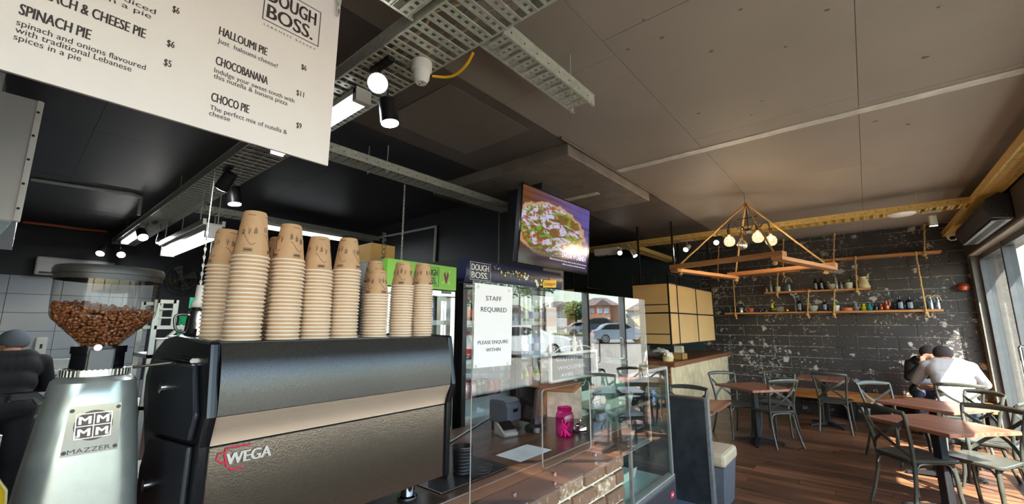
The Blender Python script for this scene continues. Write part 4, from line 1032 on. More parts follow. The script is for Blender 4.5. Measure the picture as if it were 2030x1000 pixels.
# ================================================================== COLD DISPLAY CASE
dc = thing('display_case', 'empty glass cold display case with a dark base', 'display case', (-1.5,2.95,0))
grey_al = M('satin_aluminium', lin(170,174,174), .35, .8, .06)
X0c, X1c, Ya, Yb = -1.86, -1.20, 2.58, 3.283
build(MB().box(X0c, X1c+.01, Ya, Yb, .08, .50), 'base', M('charcoal_case_base', lin(66,68,72), .35, .3, .08), dc, bevel=.006)
build(MB().box(X0c+.03, X1c-.02, Ya+.03, Yb-.03, 0, .08), 'plinth', black_pl, dc)
build(MB().box(X0c+.03, X1c-.05, Ya+.03, Yb-.03, .50, .512), 'deck', M('pale_aqua_deck', lin(150,178,180), .25, .1, .05), dc)
build(MB().box(X1c-.045, X1c+.008, Ya, Yb, .50, .535), 'front_sill', grey_al, dc, bevel=.004)
for xx, yy in ((X1c-.01,Yb-.012),(X1c-.01,Ya+.012),(X0c+.012,Yb-.012),(X0c+.012,Ya+.012)):
    build(MB().box(xx-.011,xx+.011,yy-.011,yy+.011,.512,1.285), 'post', grey_al, dc, bevel=.003)
for a in (((X0c,X1c,Ya,Ya+.02),),((X0c,X1c,Yb-.02,Yb),),((X0c,X0c+.02,Ya+.02,Yb-.02),),((X1c-.02,X1c,Ya+.02,Yb-.02),)):
    b = a[0]; build(MB().box(b[0],b[1],b[2],b[3],1.27,1.292), 'top_rail', grey_al, dc, bevel=.003)
cg = GLASS('pale_green_case_glass', (.90,.97,.96,1), 1.2)
build(MB().box(X1c-.006,X1c-.001,Ya+.02,Yb-.022,.535,1.27), 'front_glass', cg, dc)
build(MB().box(X0c+.02,X1c-.02,Yb-.012,Yb-.007,.535,1.27), 'side_glass', cg, dc)
build(MB().box(X0c+.02,X1c-.02,Ya+.007,Ya+.012,.535,1.27), 'side_glass', cg, dc)
build(MB().box(X0c+.02,X1c-.02,Ya+.02,Yb-.02,1.286,1.291), 'top_glass', cg, dc)
for zz in (.76,1.02):
    build(MB().box(X0c+.08,X1c-.14,Ya+.03,Yb-.03,zz,zz+.007), 'shelf', cg, dc)
    build(MB().box(X1c-.145,X1c-.135,Ya+.03,Yb-.03,zz-.006,zz+.012), 'shelf_rail', grey_al, dc)
rl = build(MB().box(X1c+.0102,X1c+.014,3.165,3.225,.40,.44), 'red_badge', red, dc, label='red badge', bevel=.002)
build(MB().tube(spline([(X1c+.0145,3.172,.415),(X1c+.0145,3.185,.428),(X1c+.0145,3.195,.413),(X1c+.0145,3.207,.428),(X1c+.0145,3.218,.416)],4), .0015, 5), 'badge_script', white_pt, rl)
# white trays stacked inside the case
for i in range(3):
    build(MB().prism([(-1.72,.0),(-1.42,.0),(-1.40,.07),(-1.407,.07),(-1.425,.006),(-1.715,.006),(-1.733,.07),(-1.74,.07)],'y',2.68,3.10).xf(Matrix.Translation((0,0,.5125 if i==0 else (.768 if i==1 else 1.028)))), 'cream_tray', M('cream_plastic', lin(222,214,190), .5), None, label=('cream tray on the floor of the display case','cream tray on the middle shelf of the display case','cream tray on the upper shelf of the display case')[i], cat='tray', loc=(-1.57,2.9,(.5125,.768,1.028)[i]))

# ================================================================== BOOTH BENCH
bo = thing('booth_bench', 'black backed booth bench with a tan seat beside the display case', 'bench', (-1.6,4.4,0))
bk = M('scuffed_black_panel', lin(44,47,52), .4, 0, .3, 14, .1, 60)
YBo = 4.14
build(MB().box(-2.05,-1.205,YBo,YBo+.06,.02,.93), 'back_panel', bk, bo, bevel=.003)
build(MB().box(-1.204,-1.175,YBo-.004,YBo+.066,.0,.945), 'end_trim', M('grey_scuffed_edge', lin(112,112,110), .5, 0, .25, 30), bo, bevel=.003)
build(MB().box(-2.05,-1.206,YBo-.006,YBo+.066,.93,.95), 'cap_rail', M('worn_brown_black_cap', lin(70,58,50), .5, 0, .4, 30), bo, bevel=.004)
build(MB().loft([[(-2.05,YBo+.09,0),(-1.13,YBo+.09,0),(-1.13,YBo+.46,0),(-2.05,YBo+.46,0)],[(-2.05,YBo+.062,.36),(-1.10,YBo+.062,.36),(-1.10,YBo+.50,.36),(-2.05,YBo+.50,.36)]]), 'base', M('grey_bench_base', lin(92,96,102), .5, 0, .15, 10), bo)
build(MB().box(-2.04,-1.085,YBo+.064,YBo+.52,.36,.475), 'cushion', M('tan_vinyl', lin(188,170,142), .5, 0, .08, 12, .2, 80), bo, bevel=.03)
build(MB().box(-1.75,-1.13,YBo-.14,YBo-.01,0,.05), 'kick_step', M('blue_grey_step', lin(88,104,124), .5), bo, bevel=.006)
# ================================================================== DRINKS FRIDGES
ORD = ['', 'second ', 'third ', 'fourth ', 'fifth ', 'sixth ', 'seventh ', 'eighth ', 'ninth ', 'tenth ', 'eleventh ', 'twelfth ', 'thirteenth ', 'fourteenth ']
navy = M('navy_header_print', lin(26,34,66), .3, 0, .25, 1.5)
fr_white = M('white_fridge_liner', lin(214,220,222), .4, 0, .03)
fglass = GLASS('fridge_door_glass', (.95,.97,.97,1), 1.6)
led = EMIT('fridge_led_strip', (.95,.98,1,1), 6)
def fridge(name, label, xf, y0, y1, zt, hdr, body, header_mat, doors, curve=True):
    t = thing(name, label, 'fridge', (xf-.35, (y0+y1)/2, 0)); xb = xf-.68
    c = MB().box(xb,xf-.06,y0,y0+.04,.12,zt).box(xb,xf-.06,y1-.04,y1,.12,zt).box(xb,xf-.06,y0+.04,y1-.04,zt-.05,zt).box(xb,xf-.06,y0+.04,y1-.04,.12,.2)
    build(c, 'carcass', body, t)
    build(MB().box(xb,xb+.03,y0+.04,y1-.04,.2,zt-.05), 'back_liner', fr_white, t)
    build(MB().box(xb,xf-.03,y0,y1,.02,.12), 'kick_panel', black_pl, t)
    zh = zt - hdr
    if curve: prof = [(xf-.06,zh),(xf+.005,zh),(xf+.028,zh+hdr*.3),(xf+.030,zh+hdr*.65),(xf+.012,zt),(xf-.06,zt)]
    else: prof = [(xf-.06,zh),(xf+.0,zh),(xf+.0,zt),(xf-.06,zt)]
    hd = build(MB().prism(prof,'y',y0,y1), 'header', header_mat, t, smooth=True)
    w = (y1-y0)/doors
    for i in range(doors):
        a, b = y0+w*i+.004, y0+w*(i+1)-.004; f = .045
        d = MB().box(xf-.055,xf,a,b,.14,.14+f).box(xf-.055,xf,a,b,zh-f-.006,zh-.006).box(xf-.055,xf,a,a+f,.14+f,zh-f-.006).box(xf-.055,xf,b-f,b,.14+f,zh-f-.006)
        dr = build(d, 'door', black_metal if body is not steel else steel, t, bevel=.004)
        build(MB().box(xf-.03,xf-.024,a+f,b-f,.14+f,zh-f-.006), 'pane', fglass, dr)
        build(MB().bar((xf+.03,b-.06,.9),(xf+.03,b-.06,1.35),.02,.02), 'handle', black_pl, dr)
    for s_ in (y0+.05, y1-.062): build(MB().box(xf-.09,xf-.08,s_,s_+.012,.25,zh-.08), 'light_strip', led, t)
    for zz in (.42,.72,1.02,1.32,1.62):
        if zz > zh-.2: continue
        sh = MB().box(xb+.03,xf-.075,y0+.045,y1-.045,zz-.012,zz-.002).box(xf-.085,xf-.07,y0+.045,y1-.045,zz-.02,zz+.015)
        build(sh, 'shelf', M('white_wire_shelf', lin(206,210,212), .4), t)
    return t, hd
XF = -2.35
FZ = 2.115
f1, h1 = fridge('drinks_fridge', 'tall black double door drinks fridge with a navy header', XF, 2.235, 3.575, FZ, .185, black_metal, navy, 2)
hx = XF+.0305
logo((hx+.001, 2.275, FZ-.165), .235, .14, white_pt, f1)
dots = MB(); rg = random.Random(4); dy = []
yel = M('yellow_dot', lin(226,196,40), .4); whd = M('pale_dot', lin(230,232,220), .4)
dm = MB()
for i in range(60):
    u = rg.random(); yy = 2.56 + .72*u; zz = FZ - .06 - .07*u + rg.gauss(0,.022)
    if not FZ-.175 < zz < FZ-.015: continue
    r_ = rg.choice((.003,.004,.006,.009,.014))*(.7+.6*u); dm.m(rg.randrange(2))
    xx = XF + .031 - max(0, abs(zz-(FZ-.09))-.02)*.22
    dm.cyl((xx,yy,zz),(xx+.0012,yy,zz),r_,n=10)
build(dm, 'bubble_print', [yel, whd], h1, kind='stuff')
flag = MB().prism([(3.24,FZ-.165),(3.46,FZ-.15),(3.47,FZ-.075),(3.25,FZ-.095)],'x',XF+.0305,XF+.0325)
fl_ = build(flag, 'yellow_flag', M('yellow_flag_print', lin(240,196,30), .4), h1)
lettering('Schweppes', (XF+.033,3.255,FZ-.148), (0,.99,.1), ZD, .19, .035, M('red_script', lin(170,40,40), .5), fl_, .006, italic=.2)
build(MB().cyl((XF+.0325,3.36,FZ-.07),(XF+.034,3.36,FZ-.07),.014,n=14), 'red_crest', M('red_crest_print', lin(200,50,60), .5), fl_)
lettering('HUXFORD', (XF-.0, 2.265, FZ-.222), YD, ZD, .12, .016, white_pt, f1, .006)
green_h = M('lime_header_print', lin(122,186,58), .35, 0, .12, 1.5)
XG = -2.35
YG0, YG1 = P(768,525,x=XG).y, P(905,530,x=XG).y
f2, h2 = fridge('drinks_fridge', 'slim silver single door drinks fridge with a lime green header', XG, YG0, YG1, 2.03, .175, steel, green_h, 1, False)
logo((XG+.001, YG1-.33, 1.875), .16, .135, ink, f2)
lettering('V', (XG, YG1-.125, 1.905), YD, ZD, .05, .085, M('maroon_v', lin(110,30,44), .5), f2, 0, fat=.06)
for a in (.9,2.2,4.0,5.4): build(MB().bar((XG+.0008,YG1-.1+.035*math.cos(a),1.945+.035*math.sin(a)),(XG+.0008,YG1-.1+.055*math.cos(a),1.945+.065*math.sin(a)),.006,.001,(1,0,0)), 'burst_mark', M('yellow_burst', lin(226,214,120), .5), h2)
build(MB().box(XG,XG+.004,YG1-.14,YG1-.05,1.826,1.846), 'temperature_display', dark_glossy, f2)
build(MB().cyl((XG,YG1-.1,.98),(XG+.03,YG1-.1,.98),.02,n=16), 'orange_tag', M('orange_plastic', lin(220,120,40), .4), f2)
# stock
def can_mesh(body, top):
    m_ = MB().lathe([(.001,0),(.024,0),(.031,.008),(.033,.012),(.033,.105),(.027,.116),(.027,.12),(.024,.12),(.023,.117),(.001,.117)], n=16)
    o = build(m_, 'drink_can', body, None, local=True, smooth=True); return o
canm = [M('red_can', lin(190,40,52), .25, .5), M('dark_can', lin(60,52,58), .25, .5), M('silver_pink_can', lin(214,170,176), .25, .5)]
def bottle_proto(h, r, liquid, cap_m, lab):
    t = thing('drink_bottle', 'x', 'bottle')
    build(MB().lathe([(.001,0),(r*.85,0),(r,.01),(r,h*.55),(r*.9,h*.65),(r*.45,h*.82),(r*.4,h*.9),(.001,h*.9)], n=14), 'bottle_body', liquid, t, local=True, smooth=True)
    build(MB().lathe([(r*.42,h*.89),(r*.46,h*.90),(r*.46,h),(.001,h)], n=12), 'bottle_cap', cap_m, t, local=True, smooth=True)
    build(MB().lathe([(r*1.01,h*.18),(r*1.015,h*.2),(r*1.015,h*.45),(r*1.01,h*.47)], n=14, cap=False), 'wrap_label', lab, t, local=True, smooth=True)
    return t
lime = M('lime_drink', lin(196,204,52), .15); orange = M('orange_drink', lin(226,150,40), .15); clear_b = M('water_bottle_plastic', lin(196,214,220), .12); blue_b = M('blue_drink', lin(60,110,190), .15); cola = M('cola_drink', lin(60,30,24), .15); green_b = M('green_drink', lin(70,150,70), .15)
purple_cap = M('purple_cap', lin(90,60,130), .4); white_cap = M('white_cap', lin(226,226,226), .4); redlab = M('red_wrap', lin(190,40,40), .5); whlab = M('white_wrap', lin(220,220,214), .5); blab = M('blue_wrap', lin(60,90,170), .5)
# cans on the fourth shelf, left door
cans_on = []
k = 0
csrc = {}
for row in range(3):
    for c in range(7):
        m_ = canm[(c + (row == 0) * (c % 2)) % 3]
        if m_.name not in csrc: o = csrc[m_.name] = can_mesh(m_, steel)
        else: o = inst(csrc[m_.name])
        o.location = (XF-.13-row*.075, 2.335+c*.073, 1.02); k += 1
        setp(o, '%s can, %sfrom the left in the %s row of cans in the black fridge' % (m_.name.split('_')[0], (ORD[c] if c else 'first '), ('front','middle','back')[row]), 'drink can', 'cans in the black fridge')
def shelf_row(x, ys, z, protos, where, group):
    for i, yy in enumerate(ys):
        nm_, pr = protos[i % len(protos)]
        o = dup(pr, (x, yy, z), 0, '%s bottle, %sfrom the left %s' % (nm_, (ORD[i] if i else 'first '), where), group)
pB = [('lime', bottle_proto(.22,.033,lime,purple_cap,whlab)), ('orange', bottle_proto(.22,.033,orange,purple_cap,redlab)), ('clear water', bottle_proto(.23,.032,clear_b,white_cap,blab)), ('blue', bottle_proto(.23,.032,blue_b,white_cap,whlab)), ('dark cola', bottle_proto(.23,.033,cola,redlab,redlab)), ('green', bottle_proto(.22,.033,green_b,white_cap,whlab))]
ysL = [2.335+.085*i for i in range(7)]; ysR = [3.0+.085*i for i in range(6)]
shelf_row(XF-.13, ysL, 1.62, [pB[5],pB[4],pB[4]], 'on the top left shelf of the black fridge', 'bottles in the black fridge')
shelf_row(XF-.13, ysL, 1.32, [pB[2],pB[4],pB[2]], 'on the upper left shelf of the black fridge', 'bottles in the black fridge')
shelf_row(XF-.13, ysR, 1.02, [pB[0],pB[1]], 'on the middle right shelf of the black fridge', 'bottles in the black fridge')
shelf_row(XF-.13, ysR, 1.32, [pB[3],pB[2]], 'on the upper right shelf of the black fridge', 'bottles in the black fridge')
shelf_row(XF-.13, ysR, 1.62, [pB[5],pB[2]], 'on the top right shelf of the black fridge', 'bottles in the black fridge')
ysG = [YG0+.12+.085*i for i in range(5)]
shelf_row(XG-.13, ysG, 1.32, [pB[3],pB[5],pB[2]], 'on the upper shelf of the silver fridge', 'bottles in the silver fridge')
shelf_row(XG-.13, ysG, 1.62, [pB[2],pB[3]], 'on the top shelf of the silver fridge', 'bottles in the silver fridge')
shelf_row(XG-.13, ysG, 1.02, [pB[5],pB[0]], 'on the middle shelf of the silver fridge', 'bottles in the silver fridge')
for _, pr in pB:
    for ch_ in list(pr.children): bpy.data.objects.remove(ch_)
    bpy.data.objects.remove(pr)
# paper note stuck to the fridge, cartons above the fridges
nn_ = thing('fridge_note', 'small white printed note stuck on the right fridge door', 'notice', (XF+.003,3.42,1.5))
a, b = P(1083,609,x=XF+.002), P(1104,660,x=XF+.002)
build(MB().box(XF+.001,XF+.002,a.y,b.y,b.z,a.z), 'sheet', MATS['white_copy_paper'], nn_)
for i in range(5): lettering(('NOTICE','please keep','this fridge','door shut','thank you')[i] if 0 else '- - - - -', (XF+.002,a.y+.015,a.z-.05-.04*i), YD, ZD, (b.y-a.y)-.03, .012, M('grey_print', lin(130,130,130), .6), nn_)
cb_ = thing('cardboard_carton', 'brown cardboard carton stored up on top of the silver fridge', 'carton', (XG-.4,1.4,2.031))
ca, cb2 = P(735,520,x=-3.0), P(783,483,x=-3.0)
card = M('brown_cardboard', lin(150,116,62), .8, 0, .1)
by0_, by1_ = P(735,500,x=-2.62).y, P(783,500,x=-2.62).y; bzt = P(735,481,x=-2.62).z
build(MB().box(-2.98,-2.62,by0_,by1_,2.031,bzt), 'box', card, cb_, bevel=.003)
build(MB().box(-2.98,-2.62,(by0_+by1_)/2-.012,(by0_+by1_)/2+.012,bzt+.0002,bzt+.001), 'tape', M('brown_tape', lin(176,150,100), .3), cb_)
lettering('ACCPINI', (-2.62,(by0_+by1_)/2+.02,2.06), (0,0,1), (0,-1,0), .2, .035, print_m, cb_, 0, fat=.05)

# ================================================================== TELEVISION
def screen_mat():
    m, n, l, b = newmat('television_picture'); tc = n.new('ShaderNodeTexCoord'); mpn = n.new('ShaderNodeMapping'); l.new(tc.outputs['Generated'], mpn.inputs['Vector'])
    sep = n.new('ShaderNodeSeparateXYZ'); l.new(tc.outputs['Generated'], sep.inputs[0])
    def mix(f, a, c):
        x = n.new('ShaderNodeMix'); x.data_type = 'RGBA'
        if f is not None: l.new(f, x.inputs['Factor'])
        for key, v in (('A', a), ('B', c)):
            if isinstance(v, tuple): x.inputs[key].default_value = v
            else: l.new(v, x.inputs[key])
        return x.outputs['Result']
    def mrange(s, a, c, lo=0, hi=1):
        x = n.new('ShaderNodeMapRange'); l.new(s, x.inputs[0]); x.inputs[1].default_value = a; x.inputs[2].default_value = c; x.inputs[3].default_value = lo; x.inputs[4].default_value = hi; return x.outputs[0]
    bgc = mix(mrange(sep.outputs['Y'], .1, 1), lin(110,62,24), lin(96,88,168))
    wd = n.new('ShaderNodeTexNoise'); wd.inputs['Scale'].default_value = 5; wd.inputs['Detail'].default_value = 6
    mp2 = n.new('ShaderNodeMapping'); mp2.inputs['Scale'].default_value = (1,.5,6); l.new(tc.outputs['Generated'], mp2.inputs['Vector']); l.new(mp2.outputs[0], wd.inputs['Vector'])
    bgc = mix(mrange(wd.outputs['Fac'], .35, .7, 0, .55), bgc, lin(40,26,20))
    # pizza
    def food(scale, c1, c2, lo, hi, base):
        v = n.new('ShaderNodeTexNoise'); v.inputs['Scale'].default_value = scale; v.inputs['Detail'].default_value = 5; v.inputs['Distortion'].default_value = 1.6; l.new(tc.outputs['Generated'], v.inputs['Vector'])
        return mix(mrange(v.outputs['Fac'], lo, hi), base, c2)
    fd = food(5, None, lin(196,190,214), .46, .54, lin(120,84,40))
    fd = food(7, None, lin(120,150,40), .54, .58, fd)
    fd = food(9, None, lin(168,74,36), .58, .62, fd)
    fd = food(14, None, lin(44,84,30), .60, .64, fd)
    # rotated ellipse
    sy = n.new('ShaderNodeMath'); sy.operation = 'SUBTRACT'; l.new(sep.outputs['Y'], sy.inputs[0]); sy.inputs[1].default_value = .42
    sz = n.new('ShaderNodeMath'); sz.operation = 'SUBTRACT'; l.new(sep.outputs['Z'], sz.inputs[0]); sz.inputs[1].default_value = .50
    cb3 = n.new('ShaderNodeCombineXYZ'); l.new(sy.outputs[0], cb3.inputs[0]); l.new(sz.outputs[0], cb3.inputs[1])
    rt_ = n.new('ShaderNodeMapping'); rt_.inputs['Rotation'].default_value = (0,0,R(12)); rt_.inputs['Scale'].default_value = (2.1,2.7,1); l.new(cb3.outputs[0], rt_.inputs['Vector'])
    ln = n.new('ShaderNodeVectorMath'); ln.operation = 'LENGTH'; l.new(rt_.outputs[0], ln.inputs[0])
    wob = n.new('ShaderNodeTexNoise'); wob.inputs['Scale'].default_value = 8; l.new(tc.outputs['Generated'], wob.inputs['Vector'])
    ad = n.new('ShaderNodeMath'); ad.operation = 'MULTIPLY_ADD'; ad.inputs[1].default_value = .35; l.new(wob.outputs['Fac'], ad.inputs[0]); l.new(ln.outputs['Value'], ad.inputs[2])
    crust = mix(mrange(ad.outputs[0], 1.10, 1.16), fd, lin(190,150,110))
    pic = mix(mrange(ad.outputs[0], 1.20, 1.24), crust, bgc)
    dk = mix(mrange(sep.outputs['Z'], .26, .12, 0, .85), pic, lin(16,16,36))
    b.inputs['Base Color'].default_value = (.01,.01,.012,1); b.inputs['Roughness'].default_value = .14
    l.new(dk, b.inputs['Emission Color']); b.inputs['Emission Strength'].default_value = .7
    return m
tv = thing('television', 'wall mounted television showing a topped flatbread advert', 'television', (-2.30,3.40,2.1))
TVM = Matrix.Translation((-2.23,3.385,2.49)) @ Matrix.Rotation(R(5), 4, 'Y') @ Matrix.Rotation(R(0), 4, 'Z')
def tvb(*a): return MB().box(*a).xf(TVM)
HW, HH = .60, .355
build(tvb(-.055,-.004,-HW,HW,-HH,HH), 'casing', black_pl, tv, bevel=.006)
build(tvb(-.004,.0,-HW+.012,HW-.012,-HH+.02,HH-.012), 'picture', screen_mat(), tv)
bz = MB().box(-.006,.004,-HW,HW,-HH,-HH+.02).box(-.006,.004,-HW,HW,HH-.012,HH).box(-.006,.004,-HW,-HW+.012,-HH+.02,HH-.012).box(-.006,.004,HW-.012,HW,-HH+.02,HH-.012).xf(TVM)
build(bz, 'bezel', dark_glossy, tv)
build(tvb(-.14,-.055,-.2,.2,-.15,.15), 'mount_plate', black_metal, tv)
build(MB().box(-2.62,-2.36,3.42,3.64,2.38,2.62), 'mount_arm', black_metal, tv)
scr_ink = M('pale_screen_lettering', lin(200,204,230), .3, emis=lin(190,194,226), estr=.7)
tx = TVM.to_3x3() @ Vector((0,1,0)); tz_ = TVM.to_3x3() @ Vector((0,0,1))
lettering('ZAATAR W LABNEH', TVM @ Vector((.001,.08,-.225)), tx, tz_, .46, .055, scr_ink, tv, 0, fat=.03)
lettering('Baked with labneh, fresh tomato, olives, cucumber and fresh mint leaves', TVM @ Vector((.001,-.12,-.27)), tx, tz_, .68, .017, scr_ink, tv, .002)
lettering('olives, cucumber and fresh mint leaves', TVM @ Vector((.001,.1,-.30)), tx, tz_, .44, .017, scr_ink, tv, .002)

# ================================================================== CARDBOARD CLAD CABINET OVER THE REAR COUNTER
XC2 = -2.30; cz0, cz1 = 1.305, 2.245; cy_0, cy_1 = 6.52, 8.93; cxl = -2.88
kc = thing('hanging_cabinet', 'black framed hanging cabinet clad in brown cardboard panels', 'cabinet', (XC2-.3, 7.7, cz0))
kraft_p = M('plain_cardboard_panel', lin(198,164,112), .8, 0, .05, 2, rvar=.05)
fm = MB(); e = .012
def fbar(a, b): build(MB().bar(a, b, .022, .022), 'frame_bar', black_metal, kc)
for zz in (cz0, (cz0+cz1)/2+.01, cz1):
    fbar((XC2,cy_0,zz),(XC2,cy_1,zz)); fbar((cxl,cy_0,zz),(XC2,cy_0,zz)); fbar((cxl,cy_0,zz),(cxl,cy_1,zz)); fbar((cxl,cy_1,zz),(XC2,cy_1,zz))
cols = [cy_0, 6.90, 7.88, cy_1]
for yy in cols: fbar((XC2,yy,cz0),(XC2,yy,cz1))
for xx, yy in ((cxl,cy_0),(cxl,cy_1)): fbar((xx,yy,cz0),(xx,yy,cz1))
zm = (cz0+cz1)/2+.01
for i in range(3):
    for (a, b) in ((cz0+.012, zm-.012), (zm+.012, cz1-.012)):
        y0_, y1_ = cols[i]+.018, cols[i+1]-.018; bul = random.uniform(.004,.02)
        rows = [[Vector((XC2+.004+bul*math.sin(math.pi*k/6)+d, y0_+(y1_-y0_)*k/6, zz)) for k in range(7)] for zz in (a,b) for d in (0,)]
        pmb = MB()
        n7 = 7
        front = rows[0]+rows[1]; back = [v-Vector((.006,0,0)) for v in front]
        pmb.add(front+back, [(k,k+1,n7+k+1,n7+k) for k in range(6)] + [(14+n7+k,14+n7+k+1,14+k+1,14+k) for k in range(6)] + [(k+1,k,14+k,14+k+1) for k in range(6)] + [(n7+k,n7+k+1,14+n7+k+1,14+n7+k) for k in range(6)] + [(0,7,21,14),(13,6,20,27)])
        build(pmb, 'cardboard_panel', kraft_p, kc, smooth=True)
for (a, b) in ((cz0+.012,cz0+.15),(cz0+.165,zm-.012),(zm+.012,zm+.12),(zm+.135,cz1-.012)):
    build(MB().box(cxl+.012,XC2-.012,cy_0-.012,cy_0-.005,a,b), 'cardboard_panel', kraft_p, kc)
build(MB().box(cxl,XC2,cy_0,cy_1,cz0-.01,cz0-.002), 'base_board', black_metal, kc)
rail = MB(); zr = cz1+.15
for a, b in (((XC2,cy_0),(XC2,cy_1)),((cxl,cy_0),(XC2,cy_0))):
    build(MB().bar((a[0],a[1],zr),(b[0],b[1],zr),.01,.01), 'guard_rail', black_metal, kc)
    for k in range(4): 
        q = (a[0]+(b[0]-a[0])*k/3, a[1]+(b[1]-a[1])*k/3); build(MB().bar((q[0],q[1],cz1),(q[0],q[1],zr),.01,.01), 'guard_post', black_metal, kc)
for xx, yy in ((XC2,6.85),(cxl,6.85),(XC2,cy_1-.05),(cxl,cy_1-.05)): build(MB().bar((xx,yy,cz1),(xx,yy,H+.005),.028,.028), 'hanger', black_metal, kc)
# a second hanging frame with cardboard, further left behind the pillar
k2 = thing('hanging_cabinet', 'narrow cardboard clad cabinet half hidden behind the grey pillar', 'cabinet', (-3.55,6.8,cz0))
ya2, yb2_ = 6.6, 7.2; xa2, xb2 = P(1118,600,y=6.6).x, P(1139,600,y=6.6).x
for zz0, zz1 in ((cz0,zm-.01),(zm+.012,cz1)): build(MB().box(xa2,xb2,ya2-.006,ya2,zz0,zz1), 'cardboard_panel', kraft_p, k2)
build(MB().box(xa2,xb2,ya2,yb2_,cz0,cz1), 'carcass', black_metal, k2)
build(MB().box(xa2,xb2+.28,ya2-.02,yb2_,cz1,cz1+.02), 'top_frame', black_metal, k2)
for xx in (xb2-.03, xb2+.26): build(MB().bar((xx,ya2+.02,cz1+.02),(xx,ya2+.02,H+.005),.028,.028), 'hanger', black_metal, k2)

# rear counter
rc = thing('rear_counter', 'rear counter with a thick timber top and pale textured front', 'counter', (-2.7,8.2,0))
build(MB().box(-3.45,-2.24,6.44,9.83,.985,1.055), 'worktop', WOOD('red_brown_worktop', lin(92,56,36), lin(150,98,64), 'y', 6, .45, .05), rc, bevel=.006)
build(MB().box(-3.4,-2.32,6.50,9.83,0,.985), 'front_panel', M('pale_rough_stone_panel', lin(200,182,146), .85, 0, .22, 7, .8, 24), rc)
tm = WOOD('brown_timber_brick', lin(96,64,40), lin(158,112,72), 'x', 10, .6, .2)
for r_ in range(8):
    for c_ in range(4):
        x0 = -3.4 + c_*.28 + (.14 if r_ % 2 else 0); x1 = min(x0+.272, -2.33)
        if x1-x0 > .03: build(MB().box(x0,x1,6.485,6.50,.985-(r_+1)*.12+.004,.985-r_*.12-.002), 'timber_block', tm, rc)
# things on the rear counter
RZ = 1.055
def lump(name, label, cat, c, s, mat, seed=1, amp=.12, grp=None):
    rg = random.Random(seed); b = MB().ball((0,0,0), 1, n=18, m=12)
    from mathutils import noise
    vs = []
    for v in b.v:
        d = 1 + amp*noise.noise(v*2.2 + Vector((seed*3.1,0,0))) + amp*.5*noise.noise(v*5+Vector((0,seed,0)))
        q = Vector((v.x*s[0]*d, v.y*s[1]*d, max(-s[2]*.98, v.z*s[2]*d)+s[2])); vs.append(q)
    m_ = MB().add([Vector(c)+q for q in vs], b.f)
    return build(m_, name, mat, None, smooth=True, label=label, cat=cat, group=grp, loc=c)
bagm = M('cloudy_plastic_bag', lin(206,200,190), .3, 0, .15, 20, .5, 30)
lump('plastic_bag', 'cloudy plastic bag slumped on the rear counter', 'bag', P(1306,710,z=RZ), (.17,.15,.085), bagm, 3, .35)
bk_c = Vector((-2.42,6.66,RZ)); bk_ = thing('paper_basket', 'small cream fluted basket with crumpled paper on the rear counter', 'basket', bk_c)
prof = [(.001,0),(.07,0),(.085,.06),(.088,.062),(.083,.06),(.068,.006)]
build(MB().lathe(prof, n=30, cap=False), 'basket', M('cream_fluted_card', lin(226,206,150), .7, 0, .08, 60), bk_, local=True, smooth=True)
for i in range(26):
    a = 2*math.pi*i/26; build(MB().bar((.071*math.cos(a),.071*math.sin(a),.002),(.086*math.cos(a),.086*math.sin(a),.06),.005,.004), 'flute', MATS['cream_fluted_card'], bk_, local=True)
o = lump('crumpled_paper', 'crumpled white paper heaped in the cream basket', 'paper', bk_c+Vector((0,0,.03)), (.07,.065,.05), M('crumpled_white_paper', lin(220,214,204), .7, 0, .1, 20, .8, 20), 8, .6)
cbx = thing('cardboard_box', 'open brown cardboard box beside the basket on the rear counter', 'box', (-2.42,7.05,RZ))
bb = MB().box(-2.55,-2.29,6.92,7.18,RZ,RZ+.008).box(-2.55,-2.54,6.92,7.18,RZ,RZ+.10).box(-2.30,-2.29,6.92,7.18,RZ,RZ+.10).box(-2.55,-2.29,6.92,6.93,RZ,RZ+.10).box(-2.55,-2.29,7.17,7.18,RZ,RZ+.10)
build(bb, 'box_walls', card, cbx)
build(MB().obox((-2.62,7.05,RZ+.09),(.14,.25,.004),(0,R(20),0)), 'flap', card, cbx)
for i, (xx, yy, hh_, mt, nm_, lb_) in enumerate(((-2.5,7.45,.19,M('yellow_book_spine', lin(214,190,80), .5),'menu_book','yellow spined menu book standing on the rear counter'),(-2.5,7.40,.2,M('cream_book', lin(220,214,190), .5),'menu_book','cream menu book leaning next to the yellow spined one'))):
    b_ = thing(nm_, lb_, 'book', (xx,yy,RZ)); build(MB().box(xx-.07,xx+.07,yy-.012,yy+.012,RZ,RZ+hh_), 'cover', mt, b_, bevel=.003); build(MB().box(xx-.066,xx+.071,yy-.009,yy+.009,RZ+.004,RZ+hh_+.001), 'pages', white_pt, b_)
build(MB().box(-3.25,-3.20,6.6,7.9,RZ,RZ+.2), 'splash_board', M('grey_board', lin(130,128,122), .6), None, label='grey splash board standing behind the plastic bag', cat='board', loc=(-3.22,7.2,RZ))
